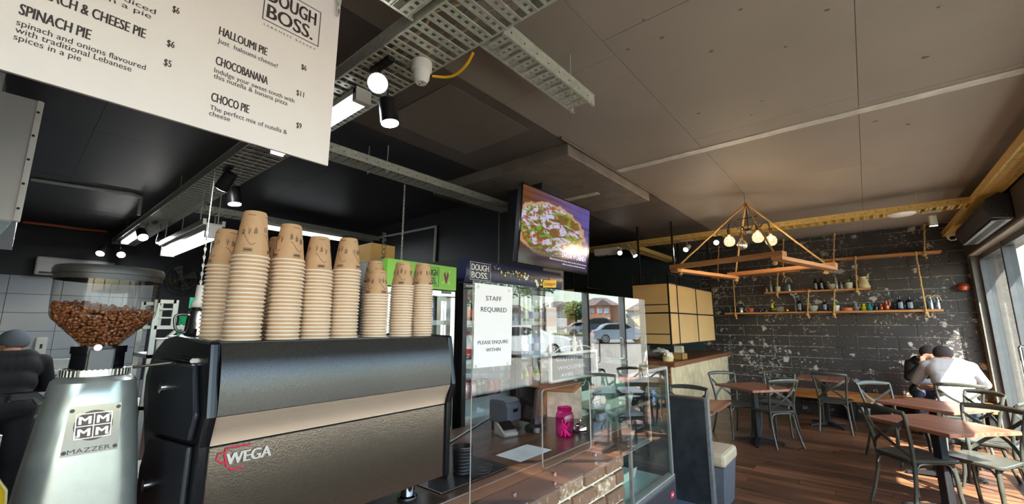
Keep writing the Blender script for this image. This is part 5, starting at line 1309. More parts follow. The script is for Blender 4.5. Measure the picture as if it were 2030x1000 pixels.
# ================================================================== CHAIRS
chair_m = M('grey_green_chair_lacquer', lin(72,73,66), .28, .25, .15, 14, rvar=.08)
def make_chair():
    t = thing('cross_back_chair', 'x', 'chair', (0,0,0))
    # seat: rounded trapezoid, front towards +y
    def outline(k, z):
        pts = []
        for (cx_, cy_, r, a0) in ((.17,.15,.06,0),(-.17,.15,.06,90),(-.14,-.15,.05,180),(.14,-.15,.05,270)):
            for i in range(6): a = R(a0+90*i/5); pts.append(Vector(((cx_+r*math.cos(a))*k, (cy_+r*math.sin(a))*k, z)))
        return pts
    build(MB().loft([outline(.96,.435),outline(1,.442),outline(1,.458),outline(.97,.465),outline(.7,.459)]), 'seat', chair_m, t, smooth=True, local=True)
    for s_ in (-1,1):
        pts = spline([(s_*.20,-.275,0),(s_*.185,-.225,.16),(s_*.172,-.185,.34),(s_*.172,-.182,.46),(s_*.185,-.20,.62),(s_*.205,-.235,.78),(s_*.212,-.255,.85)],4)
        build(MB().tube(pts, .0155, 10), 'back_post', chair_m, t, smooth=True, local=True)
        build(MB().tube(spline([(s_*.175,.155,.445),(s_*.185,.175,.30),(s_*.19,.18,.16),(s_*.205,.205,0)],4), [.018]*6+[.016]*4+[.013]*3, 10), 'leg', chair_m, t, smooth=True, local=True)
    # curved top rail
    rings = []
    for i in range(13):
        u = -1+2*i/12; x = .225*u; yb = -.262-.045*(1-u*u); z = .852+.014*(1-u*u); hh = .026-.006*abs(u)**3; th = .011
        rings.append([Vector((x,yb+th*math.cos(a)-.2*hh*math.sin(a),z+hh*math.sin(a))) for a in [2*math.pi*k/10 for k in range(10)]])
    build(MB().loft(rings), 'top_rail', chair_m, t, smooth=True, local=True)
    # crossed straps
    for s_ in (-1,1):
        pts = spline([(s_*.200,-.225,.79),(s_*.09,-.265,.70),(0,-.275+.004*s_,.64),(-s_*.09,-.255,.57),(-s_*.168,-.195,.485)],5)
        mb = MB(); rs = []
        for i, p_ in enumerate(pts):
            d = (pts[min(i+1,len(pts)-1)]-pts[max(i-1,0)]).normalized(); nrm = Vector((0,1,.15)).normalized(); w = d.cross(nrm).normalized()
            rs.append([p_+w*.014+nrm*.003, p_-w*.014+nrm*.003, p_-w*.014-nrm*.003, p_+w*.014-nrm*.003])
        build(mb.loft(rs), 'cross_strap', chair_m, t, local=True)
    # bentwood braces
    def arc(a, b, up=.085):
        a = Vector(a); b = Vector(b); return spline([a, a+(b-a)*.06+Vector((0,0,up*.6)), a+(b-a)*.2+Vector((0,0,up)), a+(b-a)*.8+Vector((0,0,up)), a+(b-a)*.94+Vector((0,0,up*.6)), b],4)
    for a, b in (((-.178,.17,.34),(.178,.17,.34)),((-.172,-.19,.34),(.172,-.19,.34)),((-.172,-.18,.34),(-.182,.165,.34)),((.172,-.18,.34),(.182,.165,.34))):
        build(MB().tube(arc(a,b), .009, 8), 'brace', chair_m, t, smooth=True, local=True)
    return t
ch0 = make_chair(); first = [True]
def chair(rail, face, label):
    """rail = plan point under the top rail's middle, face = direction the sitter looks"""
    f = Vector((face[0],face[1])).normalized(); ang = math.atan2(f.y, f.x) - R(90)
    pos = Vector((rail[0],rail[1])) + f*.29
    loc = (pos.x, pos.y, 0)
    if first[0]:
        first[0] = False; ch0.location = loc; ch0.rotation_euler = (0,0,ang); setp(ch0, label, None, 'cross back chairs'); return ch0
    return dup(ch0, loc, ang, label, 'cross back chairs')
chair((-1.86,7.34), (.55,-.5), 'cross back chair left of the square table nearest the rear counter')
chair((-1.15,7.98), (-.1,-1), 'cross back chair behind the square table, facing the camera, near the block wall')
chair((-.93,6.80), (-.70,.62), 'cross back chair turned away from the camera at the table by the rear counter')
chair((-.54,8.20), (.05,1), 'cross back chair with its back to us at the wall bench table')
chair((-1.74,5.42), (0,-1), 'cross back chair peeking over the black booth bench')
chair((-.05,7.32), (.65,-.72), 'cross back chair seen edge-on beyond the two near tables')
chair((-.02,5.20), (.72,.69), 'dark cross back chair at the front left of the nearest table')
chair((.80,5.86), (-.55,-.80), 'sunlit cross back chair at the right of the nearest table')
chair((.79,7.75), (0,1), 'cross back chair with the man in white sitting on it')
chair((.93,7.08), (-.8,-.55), 'cross back chair behind the nearest two tables beside the window')
chair((1.10,6.42), (-.93,.35), 'pale sunlit cross back chair at the right edge by the window')

# ================================================================== TABLES
top_t = WOOD('reddish_table_top', lin(104,62,46), lin(160,106,82), 'y', 7, .32, .08, .2, .08)
iron = M('black_cast_iron', lin(38,38,42), .45, .3, .15)
def make_table():
    t = thing('cafe_table', 'x', 'table')
    n = 6
    for i in range(n):
        w = .68/n; build(MB().box(-.34+i*w+.0008,-.34+(i+1)*w-.0008,-.36,.36,.72,.75), 'table_board', top_t, t, local=True, bevel=.002)
    build(MB().box(-.30,.30,-.05,.05,.705,.72).box(-.05,.05,-.3,.3,.705,.72), 'top_bracket', iron, t, local=True)
    build(MB().box(-.036,.036,-.036,.036,.05,.71), 'column', iron, t, local=True, bevel=.008)
    for k in range(4):
        a = R(45+90*k); d = Vector((math.cos(a),math.sin(a),0))
        build(MB().loft([[Vector((0,0,.03))+d*q+Vector((-d.y,d.x,0))*w_ + Vector((0,0,hh)) for w_, hh in ((-w,z0),(w,z0),(w,z1),(-w,z1))] for q, w, z0, z1 in ((.02,.035,-.01,.05),(.16,.028,-.012,.025),(.31,.022,-.015,.0))]), 'foot_arm', iron, t, local=True)
        build(MB().cyl(d*.30+Vector((0,0,0)), d*.30+Vector((0,0,.018)), .02, n=12), 'glide', black_pl, t, local=True)
    return t
tb0 = make_table(); ft_ = [True]
def table(c, ang, label):
    if ft_[0]: ft_[0] = False; tb0.location = (c[0],c[1],0); tb0.rotation_euler = (0,0,R(ang)); setp(tb0, label, None, 'cafe tables'); return
    dup(tb0, (c[0],c[1],0), R(ang), label, 'cafe tables')
table((-1.335,6.93), 53, 'square timber cafe table between three chairs near the rear counter')
table((-.66,8.78), 0, 'timber cafe table in front of the wall bench')
table((.46,6.63), 55, 'timber cafe table just behind the nearest one')
table((.37,5.40), 47, 'nearest timber cafe table at the lower right')
table((.80,8.62), 0, 'cafe table that the two seated people share')
table((-1.62,5.04), 0, 'timber cafe table end seen behind the booth bench')
# wall bench
wbn = thing('wall_bench', 'long timber bench fixed along the block wall', 'bench', (.1,9.6,0))
bm_ = WOOD('honey_timber', lin(150,92,44), lin(206,142,80), 'x', 7, .4, .06)
for i in range(3): build(MB().box(-1.25,1.32,9.40+i*.147,9.40+(i+1)*.147-.004,.402,.437), 'bench_board', bm_, wbn, bevel=.003)
build(MB().box(-1.25,1.32,9.395,9.415,.322,.402), 'apron', bm_, wbn, bevel=.003)
for xx in (-1.15,-.35,.5,1.25): build(MB().box(xx-.03,xx+.03,9.45,9.80,0,.402), 'bench_support', iron, wbn)

# ================================================================== HANGING LAMP
LZ = 2.325
cr = [P(1349,530,z=LZ), P(1552,504,z=LZ), P(1631,528,z=LZ), P(1450,545,z=LZ)]
cen = (cr[0]+cr[1]+cr[2]+cr[3])/4
d1 = ((cr[1]-cr[0])+(cr[2]-cr[3])).normalized(); d2 = Vector((-d1.y,d1.x,0)); la = math.atan2(d1.y,d1.x)
h1_, h2_ = .60, .70; BZ = .15
lamp = thing('pendant_lamp', 'rope hung timber frame pendant lamp with globe bulbs', 'lamp', (cen.x,cen.y,LZ), la)
lw = WOOD('orange_frame_timber', lin(150,96,52), lin(204,146,92), 'x', 7, .5, .1)
lwy = WOOD('orange_frame_timber_cross', lin(150,96,52), lin(204,146,92), 'y', 7, .5, .1)
for s_ in (-1,1):
    build(MB().box(-h1_-.06,h1_+.06,s_*h2_-.055,s_*h2_+.055,-.02,.03), 'frame_board', lw, lamp, local=True, bevel=.004)
    build(MB().box(s_*h1_-.055,s_*h1_+.055,-h2_-.05,h2_+.05,-.062,-.02), 'frame_board', lwy, lamp, local=True, bevel=.004)
apex = Vector((0,0,3.14-LZ))
def ropep(a, b, r=.011): return MB().tube([Vector(a)+(Vector(b)-Vector(a))*(i/14)+Vector((.002*math.sin(i*2.1),.002*math.cos(i*1.7),0)) for i in range(15)], r, 7)
for sx in (-1,1):
    for sy in (-1,1):
        q = Vector((sx*h1_*.92, sy*h2_*.98, .03)); r_ = build(ropep(q, apex), 'rope', rope_m, lamp, local=True, smooth=True)
        build(MB().ball((q.x,q.y,-.085), .024, (1.2,.8,1)).tube([(q.x,q.y,.03),(q.x,q.y,-.085)], .011, 6), 'knot', rope_m, r_, local=True, smooth=True)
build(MB().tube(spline([(0,0,.0),(.02,0,-.03),(0,0,-.05),(-.02,.01,-.02),(0,0,.02)],4), .013, 7).tube([(0,0,-.04),(.01,.02,.06)], .014, 7).xf(Matrix.Translation(apex)), 'rope_binding', rope_m, lamp, local=True, smooth=True)
hk = MB().tube([apex+Vector((0,0,z)) for z in (.0,H-3.14+.005)], .008, 8)
for i in range(3): hk.tube([apex+Vector((.012*math.cos(a),.004*(i%2)*math.sin(a),.05+.03*i+.018*math.sin(a))) for a in [2*math.pi*k/10 for k in range(10)]], .004, 5, closed=True)
build(hk, 'ceiling_hook', galv, lamp, local=True)
build(MB().cyl((0,0,.30+BZ),apex,.006,n=8).box(-.12,.12,-.004,.004,.62,.628), 'stem', black_metal, lamp, local=True)
build(MB().lathe([(.001,.34+BZ),(.035,.33+BZ),(.045,.30+BZ),(.03,.27+BZ),(.001,.26+BZ)], n=20), 'hub', black_metal, lamp, local=True, smooth=True)
glow = EMIT('warm_filament', (1,.72,.38,1), 60)
def bulb_mat(name, lit):
    m, n, l, b = newmat(name); n.remove(b); co, _ = coords(n, l)
    vo = n.new('ShaderNodeTexVoronoi'); vo.inputs['Scale'].default_value = 42; l.new(co, vo.inputs['Vector'])
    mr = n.new('ShaderNodeMapRange'); mr.inputs[1].default_value = .1; mr.inputs[2].default_value = .7; mr.inputs[3].default_value = .25; mr.inputs[4].default_value = .75; l.new(vo.outputs['Distance'], mr.inputs[0])
    tr = n.new('ShaderNodeBsdfTransparent'); tr.inputs[0].default_value = (1,.95,.85,1)
    if lit: sf = n.new('ShaderNodeEmission'); sf.inputs[0].default_value = (1,.74,.42,1); sf.inputs[1].default_value = 1.1
    else: sf = n.new('ShaderNodeBsdfGlossy'); sf.inputs['Roughness'].default_value = .15
    mx = n.new('ShaderNodeMixShader'); l.new(mr.outputs[0], mx.inputs[0]); l.new(tr.outputs[0], mx.inputs[1]); l.new(sf.outputs[0], mx.inputs[2]); l.new(mx.outputs[0], n['Material Output'].inputs['Surface'])
    return m
bulb_lit, bulb_off = bulb_mat('crackle_bulb_glass_lit', True), bulb_mat('crackle_bulb_glass', False)
for k, a in enumerate((-2.2,-.75,.75,2.35)):
    dx_, dy_ = math.cos(a), math.sin(a)
    arm = spline([(0.02*dx_,.02*dy_,.30+BZ),(.12*dx_,.12*dy_,.33+BZ),(.18*dx_,.18*dy_,.40+BZ),(.235*dx_,.235*dy_,.39+BZ),(.25*dx_,.25*dy_,.30+BZ)],5)
    am = build(MB().tube(arm, .008, 8), 'lamp_arm', black_metal, lamp, local=True, smooth=True)
    e = Vector((.25*dx_,.25*dy_,.30+BZ))
    build(MB().lathe([(.001,.03),(.018,.03),(.02,0),(.017,-.045),(.001,-.045)], e, 16), 'lamp_holder', M('aged_brass', lin(120,96,60), .35, .9), am, local=True, smooth=True)
    bb_ = build(MB().lathe([(.014,-.045),(.016,-.06),(.05,-.085),(.066,-.125),(.060,-.165),(.035,-.19),(.001,-.198)], e, 22, cap=False), 'globe_bulb', bulb_off if k == 3 else bulb_lit, am, local=True, smooth=True)
    if k != 3:
        fl = MB().tube([e+Vector((.012*math.cos(t*2.2), .012*math.sin(t*2.2), -.075-.004*t)) for t in range(14)], .0022, 5)
        build(fl, 'filament', glow, bb_, local=True)
        build(MB().ball(e+Vector((0,0,-.115)), .016, n=10, m=6), 'glow_core', EMIT('warm_bulb_glow', (1,.78,.45,1), 26), bb_, local=True, smooth=True)
        ld = bpy.data.lights.new('bulb','POINT'); ld.energy = 9; ld.color = (1,.72,.42); ld.shadow_soft_size = .05
        lo = bpy.data.objects.new('bulb', ld); COL.objects.link(lo); lo.parent = lamp; lo.location = e+Vector((0,0,-.21))

# ================================================================== WALL SHELVES AND ROPES
YS = 9.70
def zs(px, py): return P(px,py,y=YS-.1).z
shelf_w = WOOD('honey_shelf_timber', lin(150,100,54), lin(206,152,96), 'x', 8, .55, .1)
def shelf(label, px0, px1, z):
    x0, x1 = P(px0,600,y=YS-.1).x, P(px1,600,y=YS-.1).x
    t = thing('wall_shelf', label, 'shelf', ((x0+x1)/2, YS, z))
    build(MB().box(x0,x1,YS-.11,YB-.02,z-.035,z), 'plank', shelf_w, t, bevel=.004)
    for xx in (x0+.25, x1-.25): build(MB().box(xx-.01,xx+.01,YB-.06,YB-.004,z-.06,z-.035), 'bracket', black_metal, t)
    return t
Z1 = P(1650,617,y=YS-.11).z; Z2 = P(1620,575,y=YS-.11).z; Z3 = P(1760,504,y=YS-.11).z; Z4 = P(1500,541,y=YS-.11).z
shelf('lowest and longest rope hung timber shelf on the block wall', 1435, 1868, Z1)
shelf('middle rope hung timber shelf crowded with bottles', 1517, 1730, Z2)
shelf('highest rope hung timber shelf at the right, almost bare', 1640, 1885, Z3)
shelf('upper left timber shelf half hidden by the hanging lamp', 1411, 1592, Z4)
def wrope(label, px, pxb, z1, z0):
    xa = P(px,500,y=YS-.115).x; xb = P(pxb,600,y=YS-.115).x; yy = YS-.125
    t = thing('shelf_rope', label, 'rope', (xb,yy,z0))
    pts = [Vector((xa+(xb-xa)*i/16+.003*math.sin(i*1.9), yy+.003*math.cos(i*2.3), z1+(z0-.05-z1)*i/16)) for i in range(17)]
    build(MB().tube(pts, .012, 7), 'strand', rope_m, t, smooth=True)
    build(MB().ball((xb,yy,z0-.06), .026, (1.1,.9,1)).tube([(xb,yy,z0-.06),(xb+.02,yy-.01,z0-.13)], [.013,.016], 7), 'knot', rope_m, t, smooth=True)
    build(MB().ball((xa,yy,z1-.02), .022, (1,.8,1.4)), 'upper_knot', rope_m, t, smooth=True)
wrope('jute rope from the ceiling to the left end of the upper left shelf', 1426, 1427, 3.26, Z4)
wrope('jute rope from the ceiling to the right end of the upper left shelf', 1556, 1559, 3.26, Z4)
wrope('jute rope linking the upper left shelf down to the lowest shelf', 1449, 1456, Z4, Z1)
wrope('jute rope linking the upper left shelf to the middle shelf', 1538, 1542, Z4, Z2)
wrope('jute rope between middle and lowest shelves left of the stone mortar', 1594, 1598, Z2, Z1)
wrope('jute rope between middle and lowest shelves beside the white potted plant', 1645, 1650, Z2, Z1)
wrope('jute rope from the ceiling to the left end of the highest shelf', 1659, 1663, 3.26, Z3)
wrope('jute rope from the ceiling to the right end of the highest shelf', 1842, 1849, 3.26, Z3)
wrope('jute rope linking the highest shelf to the middle shelf', 1694, 1702, Z3, Z2)
wrope('jute rope linking the highest shelf to the right end of the lowest shelf', 1815, 1833, Z3, Z1)
# little things on the shelves
terra = M('terracotta', lin(186,96,60), .7, 0, .12, 30); stone = M('grey_stone', lin(150,150,142), .8, 0, .2, 40, .3, 80); dkb = M('dark_bottle_glass', lin(24,24,26), .12, 0, .1); blu = M('blue_label', lin(110,130,150), .4); leaf = M('bright_green_leaf', lin(70,170,50), .45, 0, .2, 20); wpot = M('white_glazed_pot', lin(206,204,196), .4, 0, .06); gsil = M('grey_silver_glaze', lin(128,128,126), .3, .3, .15, 20); jarg = GLASS('jar_glass', (.88,.92,.95,1), 2.0); gold = M('gold', lin(200,140,60), .25, .9); copper = M('copper', lin(176,96,66), .3, .8); yelg = M('yellow_green_glaze', lin(176,180,40), .25); teal = M('teal_glaze', lin(40,120,120), .25); cream = M('cream_glaze', lin(190,180,140), .45, 0, .25, 14)
def sx(px, z): return P(px, 600, y=YS-.02).x
def at(name, label, cat, px, z, grp): return thing(name, label, cat, (sx(px,z), YS-.02+random.uniform(-.015,.02), z+.0006), random.uniform(0,1), grp)
G1, G2 = 'ornaments on the lowest shelf', 'ornaments on the middle shelf'
def lt(t, name, prof, mat, n=20, cap=True, par=None): return build(MB().lathe(prof, n=n, cap=cap), name, mat, par or t, local=True, smooth=True)
def bottle(px, z, label, h, r, mat, lab, grp):
    t = at('bottle', label, 'bottle', px, z, grp)
    lt(t, 'bottle_body', [(.001,0),(r*.95,0),(r,.008),(r,h*.6),(r*.85,h*.68),(r*.3,h*.78),(r*.28,h*.95),(.001,h*.95)], mat)
    lt(t, 'stopper', [(.001,h*.95),(r*.34,h*.95),(r*.34,h),(.001,h)], black_pl)
    if lab: 
        m_ = MB(); 
        for k in range(7): a0, a1 = -2.2+.18*k, -2.2+.18*(k+1); m_.quad(*[Vector(((r+.0008)*math.cos(a),(r+.0008)*math.sin(a),zz)) for a, zz in ((a0,h*.12),(a1,h*.12),(a1,h*.55),(a0,h*.55))])
        build(m_, 'paper_label', lab, t, local=True, smooth=True); t.rotation_euler = (0,0,0)
    return t
def plant(px, z, label, potm, pr, ph, lh, grp, n=12):
    t = at('potted_plant', label, 'plant', px, z, grp)
    lt(t, 'pot', [(.001,0),(pr*.8,0),(pr,ph),(pr*.9,ph),(pr*.85,ph*.85),(.001,ph*.85)], potm)
    for k in range(n):
        a = 2*math.pi*k/n*1.618; tl_ = .3+.5*(k%3)/2; d = Vector((math.cos(a),math.sin(a),0)); w = Vector((-d.y,d.x,0))*.012
        pts = [Vector((0,0,ph*.85)), d*pr*.6*tl_+Vector((0,0,ph+lh*.5)), d*pr*1.5*tl_+Vector((0,0,ph+lh*(1-.4*tl_)))]
        m_ = MB().loft([[pts[0]-w*.5,pts[0]+w*.5,pts[0]+Vector((0,0,.002))],[pts[1]-w,pts[1]+w,pts[1]+Vector((0,0,.004))],[pts[2]-w*.1,pts[2]+w*.1,pts[2]+Vector((0,0,.001))]])
        build(m_, 'leaf', leaf, t, local=True)
    return t
def mortar(px, z, label, mat, r, h, grp):
    t = at('mortar', label, 'mortar', px, z, grp)
    lt(t, 'bowl', [(.001,0),(r*.6,0),(r*.65,h*.15),(r*.95,h*.6),(r,h),(r*.88,h),(r*.8,h*.6),(r*.4,h*.3),(.001,h*.28)], mat)
    build(MB().tube([(0,0,h*.4),(-r*.5,-r*.2,h*1.0),(-r*.9,-r*.35,h*1.5)], [h*.16,h*.1,h*.13], 10), 'pestle', mat, t, local=True, smooth=True)
def handled_jar(px, z, label, r, h, grp, n=1):
    t = at('rope_handled_jar', label, 'jar', px, z, grp); t.rotation_euler = (0,0,0)
    lt(t, 'jar_glass', [(.001,0),(r,0),(r,h*.75),(r*.7,h*.88),(r*.7,h),(r*.66,h),(r*.62,h*.86),(r*.9,h*.72),(r*.9,.01),(.001,.01)], jarg)
    lt(t, 'grey_filling', [(.001,.011),(r*.86,.011),(r*.86,h*.5),(.001,h*.5)], gsil)
    build(MB().tube([(r*1.05*math.cos(a), 0, h*.72+h*.42*math.sin(a)) for a in [math.pi*k/14 for k in range(15)]], .009, 7), 'rope_handle', rope_m, t, local=True, smooth=True)
def jug(px, z, label, mat, r, h, grp, spout=True):
    t = at('jug', label, 'jug', px, z, grp); t.rotation_euler = (0,0,0)
    lt(t, 'jug_body', [(.001,0),(r*.6,0),(r,h*.3),(r*.85,h*.5),(r*.4,h*.72),(r*.42,h*.85),(r*.6,h),(r*.5,h),(r*.3,h*.8),(.001,h*.78)], mat)
    build(MB().tube(spline([(r*.4,0,h*.85),(r*1.1,0,h*.8),(r*.95,0,h*.45)],5), h*.05, 7), 'handle', mat, t, local=True, smooth=True)
def flowers(px, z, label, h, mat, grp):
    t = at('dried_flower_vase', label, 'vase', px, z, grp)
    lt(t, 'vase', [(.001,0),(.03,0),(.034,.04),(.026,h*.5),(.018,h*.58),(.022,h*.62),(.001,h*.6)], mat)
    rg = random.Random(px)
    for k in range(9):
        e = Vector((rg.uniform(-.07,.07), rg.uniform(-.04,.04), h*rg.uniform(.78,1.05))); st_ = build(MB().tube([(0,0,h*.55),e*.6+Vector((0,0,h*.3)),e], .002, 5), 'stem', gsil, t, local=True)
        b = MB()
        for q in range(5): a = q*1.257; b.ball(e+Vector((.012*math.cos(a),.004,.012*math.sin(a))), .009, (1,.4,1), 6, 4)
        build(b, 'blossom', M('dusty_white_petal', lin(168,166,164), .7), st_, local=True, smooth=True)
plant(1446, Z1, 'small plant in a dark pot at the left end of the lowest shelf', M('charcoal_pot', lin(60,60,62), .5), .035, .09, .07, G1)
handled_jar(1467, Z1, 'glass jar with a rope handle at the left of the lowest shelf', .06, .2, G1)
mortar(1486, Z1, 'terracotta mortar and pestle on the lowest shelf', terra, .06, .085, G1)
bottle(1505, Z1, 'tiny dark cruet left of its twin on the lowest shelf', .085, .022, dkb, None, G1)
bottle(1515, Z1, 'tiny dark cruet right of its twin on the lowest shelf', .08, .02, dkb, None, G1)
t = at('bird_ornament', 'green bird ornament with a raised yellow head on the lowest shelf', 'ornament', 1532, Z1, G1); t.rotation_euler = (0,0,0)
grn = M('moss_green_glaze', lin(80,104,44), .4)
lt(t, 'dish', [(.001,0),(.06,0),(.085,.015),(.08,.02),(.001,.018)], M('brown_dish_glaze', lin(110,70,40), .4))
build(MB().ball((0,0,.05), .05, (1.3,.8,.75)), 'bird_body', grn, t, local=True, smooth=True)
build(MB().tube(spline([(-.01,0,.07),(-.02,0,.13),(0,0,.17),(.03,0,.185)],4), [.024]*4+[.018]*5+[.014]*4, 9), 'bird_neck', M('yellow_glaze', lin(214,186,50), .4), t, local=True, smooth=True)
t = at('gold_pot', 'small round gold pot on the lowest shelf', 'ornament', 1558, Z1, G1); lt(t, 'pot_body', [(.001,0),(.025,0),(.042,.02),(.04,.04),(.02,.055),(.001,.057)], gold); lt(t, 'lid_knob', [(.001,.056),(.007,.056),(.008,.066),(.001,.07)], gold)
bottle(1584, Z1, 'tall dark bottle with a pale label left of the stone mortar, lowest shelf', .27, .045, dkb, blu, G1)
flowers(1577, Z1, 'grey vase of dried white flowers on the lowest shelf', .34, gsil, G1)
mortar(1610, Z1, 'pale stone mortar and pestle on the lowest shelf', stone, .085, .105, G1)
bottle(1634, Z1, 'dark bottle standing alone under the middle shelf', .22, .04, dkb, blu, G1)
plant(1656, Z1, 'bright green plant in a white pot on the lowest shelf', wpot, .055, .10, .07, G1)
t = at('wooden_dish', 'round wooden dish on the lowest shelf', 'dish', 1677, Z1, G1); lt(t, 'dish_body', [(.001,0),(.085,0),(.09,.035),(.08,.055),(.001,.05)], terra); lt(t, 'lid', [(.001,.05),(.075,.056),(.001,.062)], shelf_w)
jug(1695, Z1, 'grey glazed teapot beside the yellow jug', gsil, .055, .13, G1)
jug(1711, Z1, 'yellow green glazed jug on the lowest shelf', yelg, .05, .12, G1)
jug(1722, Z1, 'teal glazed jug on the lowest shelf', teal, .048, .12, G1)
bottle(1735, Z1, 'small dark flask between the teal and copper jugs', .11, .028, dkb, None, G1)
jug(1745, Z1, 'small copper jug on the lowest shelf', copper, .035, .11, G1)
jug(1756, Z1, 'large copper jug on the lowest shelf', copper, .045, .16, G1)
bottle(1784, Z1, 'left of two big dark labelled bottles on the lowest shelf', .23, .05, dkb, blu, G1)
bottle(1803, Z1, 'right of two big dark labelled bottles on the lowest shelf', .22, .055, dkb, blu, G1)
handled_jar(1843, Z1, 'left glass jar with rope handle at the right end of the lowest shelf', .05, .2, G1)
handled_jar(1857, Z1, 'right glass jar with rope handle at the right end of the lowest shelf', .05, .2, G1)
bottle(1522, Z2, 'small clear grey flask at the left end of the middle shelf', .11, .03, gsil, None, G2)
bottle(1531, Z2, 'tall grey bottle at the left of the middle shelf', .25, .035, gsil, None, G2)
plant(1545, Z2, 'green plant in a pale pot at the left of the middle shelf', wpot, .048, .10, .06, G2)
handled_jar(1565, Z2, 'jar with rope handles on the middle shelf', .07, .24, G2)
for px, lb in ((1584,'left terracotta saucer on the middle shelf'),(1605,'right terracotta saucer on the middle shelf')):
    t = at('saucer', lb, 'saucer', px, Z2, G2); lt(t, 'saucer_body', [(.001,0),(.045,0),(.06,.018),(.055,.02),(.04,.006),(.001,.006)], terra); lt(t, 'rim', [(.056,.018),(.061,.019),(.061,.022),(.056,.022)], terra, cap=False)
t = at('clay_figurine', 'little clay figurine between the two saucers', 'figurine', 1594, Z2, G2); lt(t, 'figure_body', [(.001,0),(.018,0),(.022,.02),(.012,.035),(.001,.036)], terra); build(MB().ball((0,0,.045), .013), 'figure_head', terra, t, local=True, smooth=True)
bottle(1621, Z2, 'left dark slim bottle on the middle shelf', .23, .035, dkb, blu, G2)
bottle(1633, Z2, 'right dark slim bottle on the middle shelf', .23, .032, dkb, blu, G2)
mortar(1652, Z2, 'small grey mortar and pestle on the middle shelf', stone, .07, .1, G2)
flowers(1662, Z2, 'tall grey vase of dried flowers on the middle shelf', .34, gsil, G2)
bottle(1672, Z2, 'short grey bottle on the middle shelf right of the dried flowers', .14, .028, gsil, None, G2)
plant(1688, Z2, 'bright green plant in a white pot on the middle shelf', wpot, .058, .11, .08, G2)
t = at('two_handled_urn', 'cream two handled urn at the right end of the middle shelf', 'urn', 1717, Z2, G2); t.rotation_euler = (0,0,0)
lt(t, 'urn_body', [(.001,0),(.085,0),(.095,.02),(.06,.15),(.045,.17),(.052,.2),(.04,.2),(.001,.19)], cream)
for s_ in (-1,1): build(MB().tube(spline([(s_*.045,0,.18),(s_*.085,0,.25),(s_*.075,0,.2),(s_*.06,0,.13)],4), .008, 7), 'handle', cream, t, local=True, smooth=True)
plant(1549, Z4, 'small plant on the upper left shelf above the hanging lamp', M('charcoal_pot', lin(60,60,62), .5), .04, .06, .06, 'ornaments on the upper left shelf')
for i, (px, L) in enumerate(((1700,.12),(1742,.25),(1800,.3))):
    x = sx(px, Z3); build(MB().tube([(x-L/2,YS,Z3+.012),(x,YS-.02,Z3+.02),(x+L/2,YS+.01,Z3+.012)], .01, 7), 'cinnamon_stick', M('dry_stick', lin(150,104,64), .8), None, smooth=True, label=('short','middle','long')[i]+' dry stick lying on the highest shelf', cat='stick', group='sticks on the highest shelf', loc=(x,YS,Z3))
# copper wall lamp by the pier
cw = thing('wall_lamp', 'small copper wall lamp near the window pier', 'lamp', (1.22,YB-.1,2.22))
build(MB().lathe([(.001,-.06),(.06,-.055),(.085,0),(.06,.05),(.02,.07),(.001,.075)], (1.24,YB-.11,2.2), 22), 'shade', copper, cw, smooth=True)
build(MB().bar((1.24,YB-.11,2.26),(1.24,YB-.005,2.26),.02,.02), 'bracket', black_metal, cw)

# ================================================================== AIR CURTAIN
ac = thing('air_curtain', 'black air curtain unit mounted above the shopfront', 'air curtain', (1.2,7.7,2.75))
prof = [(XW-.004,3.0),(XW-.09,3.02),(XW-.19,2.96),(XW-.22,2.86),(XW-.17,2.75),(XW-.004,2.72)]
mesh_m = M('black_perforated_grille', lin(44,44,46), .6, 0, .5, 220, .6, 300)
yA, yB_ = 6.75, 8.65
build(MB().prism(prof,'y',yA,yB_), 'casing', mesh_m, ac, bevel=.01)
build(MB().prism([(a-.004,b) for a,b in prof],'y',yA-.02,yA-.001), 'end_cap', M('black_end_cap', lin(36,36,38), .5), ac, bevel=.01)
build(MB().prism([(a-.004,b) for a,b in prof],'y',yB_+.001,yB_+.02), 'end_cap', MATS['black_end_cap'], ac, bevel=.01)
build(MB().box(XW-.165,XW-.02,yA+.03,yB_-.03,2.718,2.728), 'outlet_trim', grey_al, ac)
build(MB().box(XW-.13,XW-.06,yA+.05,yB_-.05,2.7155,2.7178), 'outlet_slot', black_pl, ac)
for q in ((XW-.06,2.97),(XW-.06,2.77),(XW-.16,2.87)): build(MB().cyl((q[0],yA-.024,q[1]),(q[0],yA-.02,q[1]),.008,n=10), 'screw', chrome, ac)
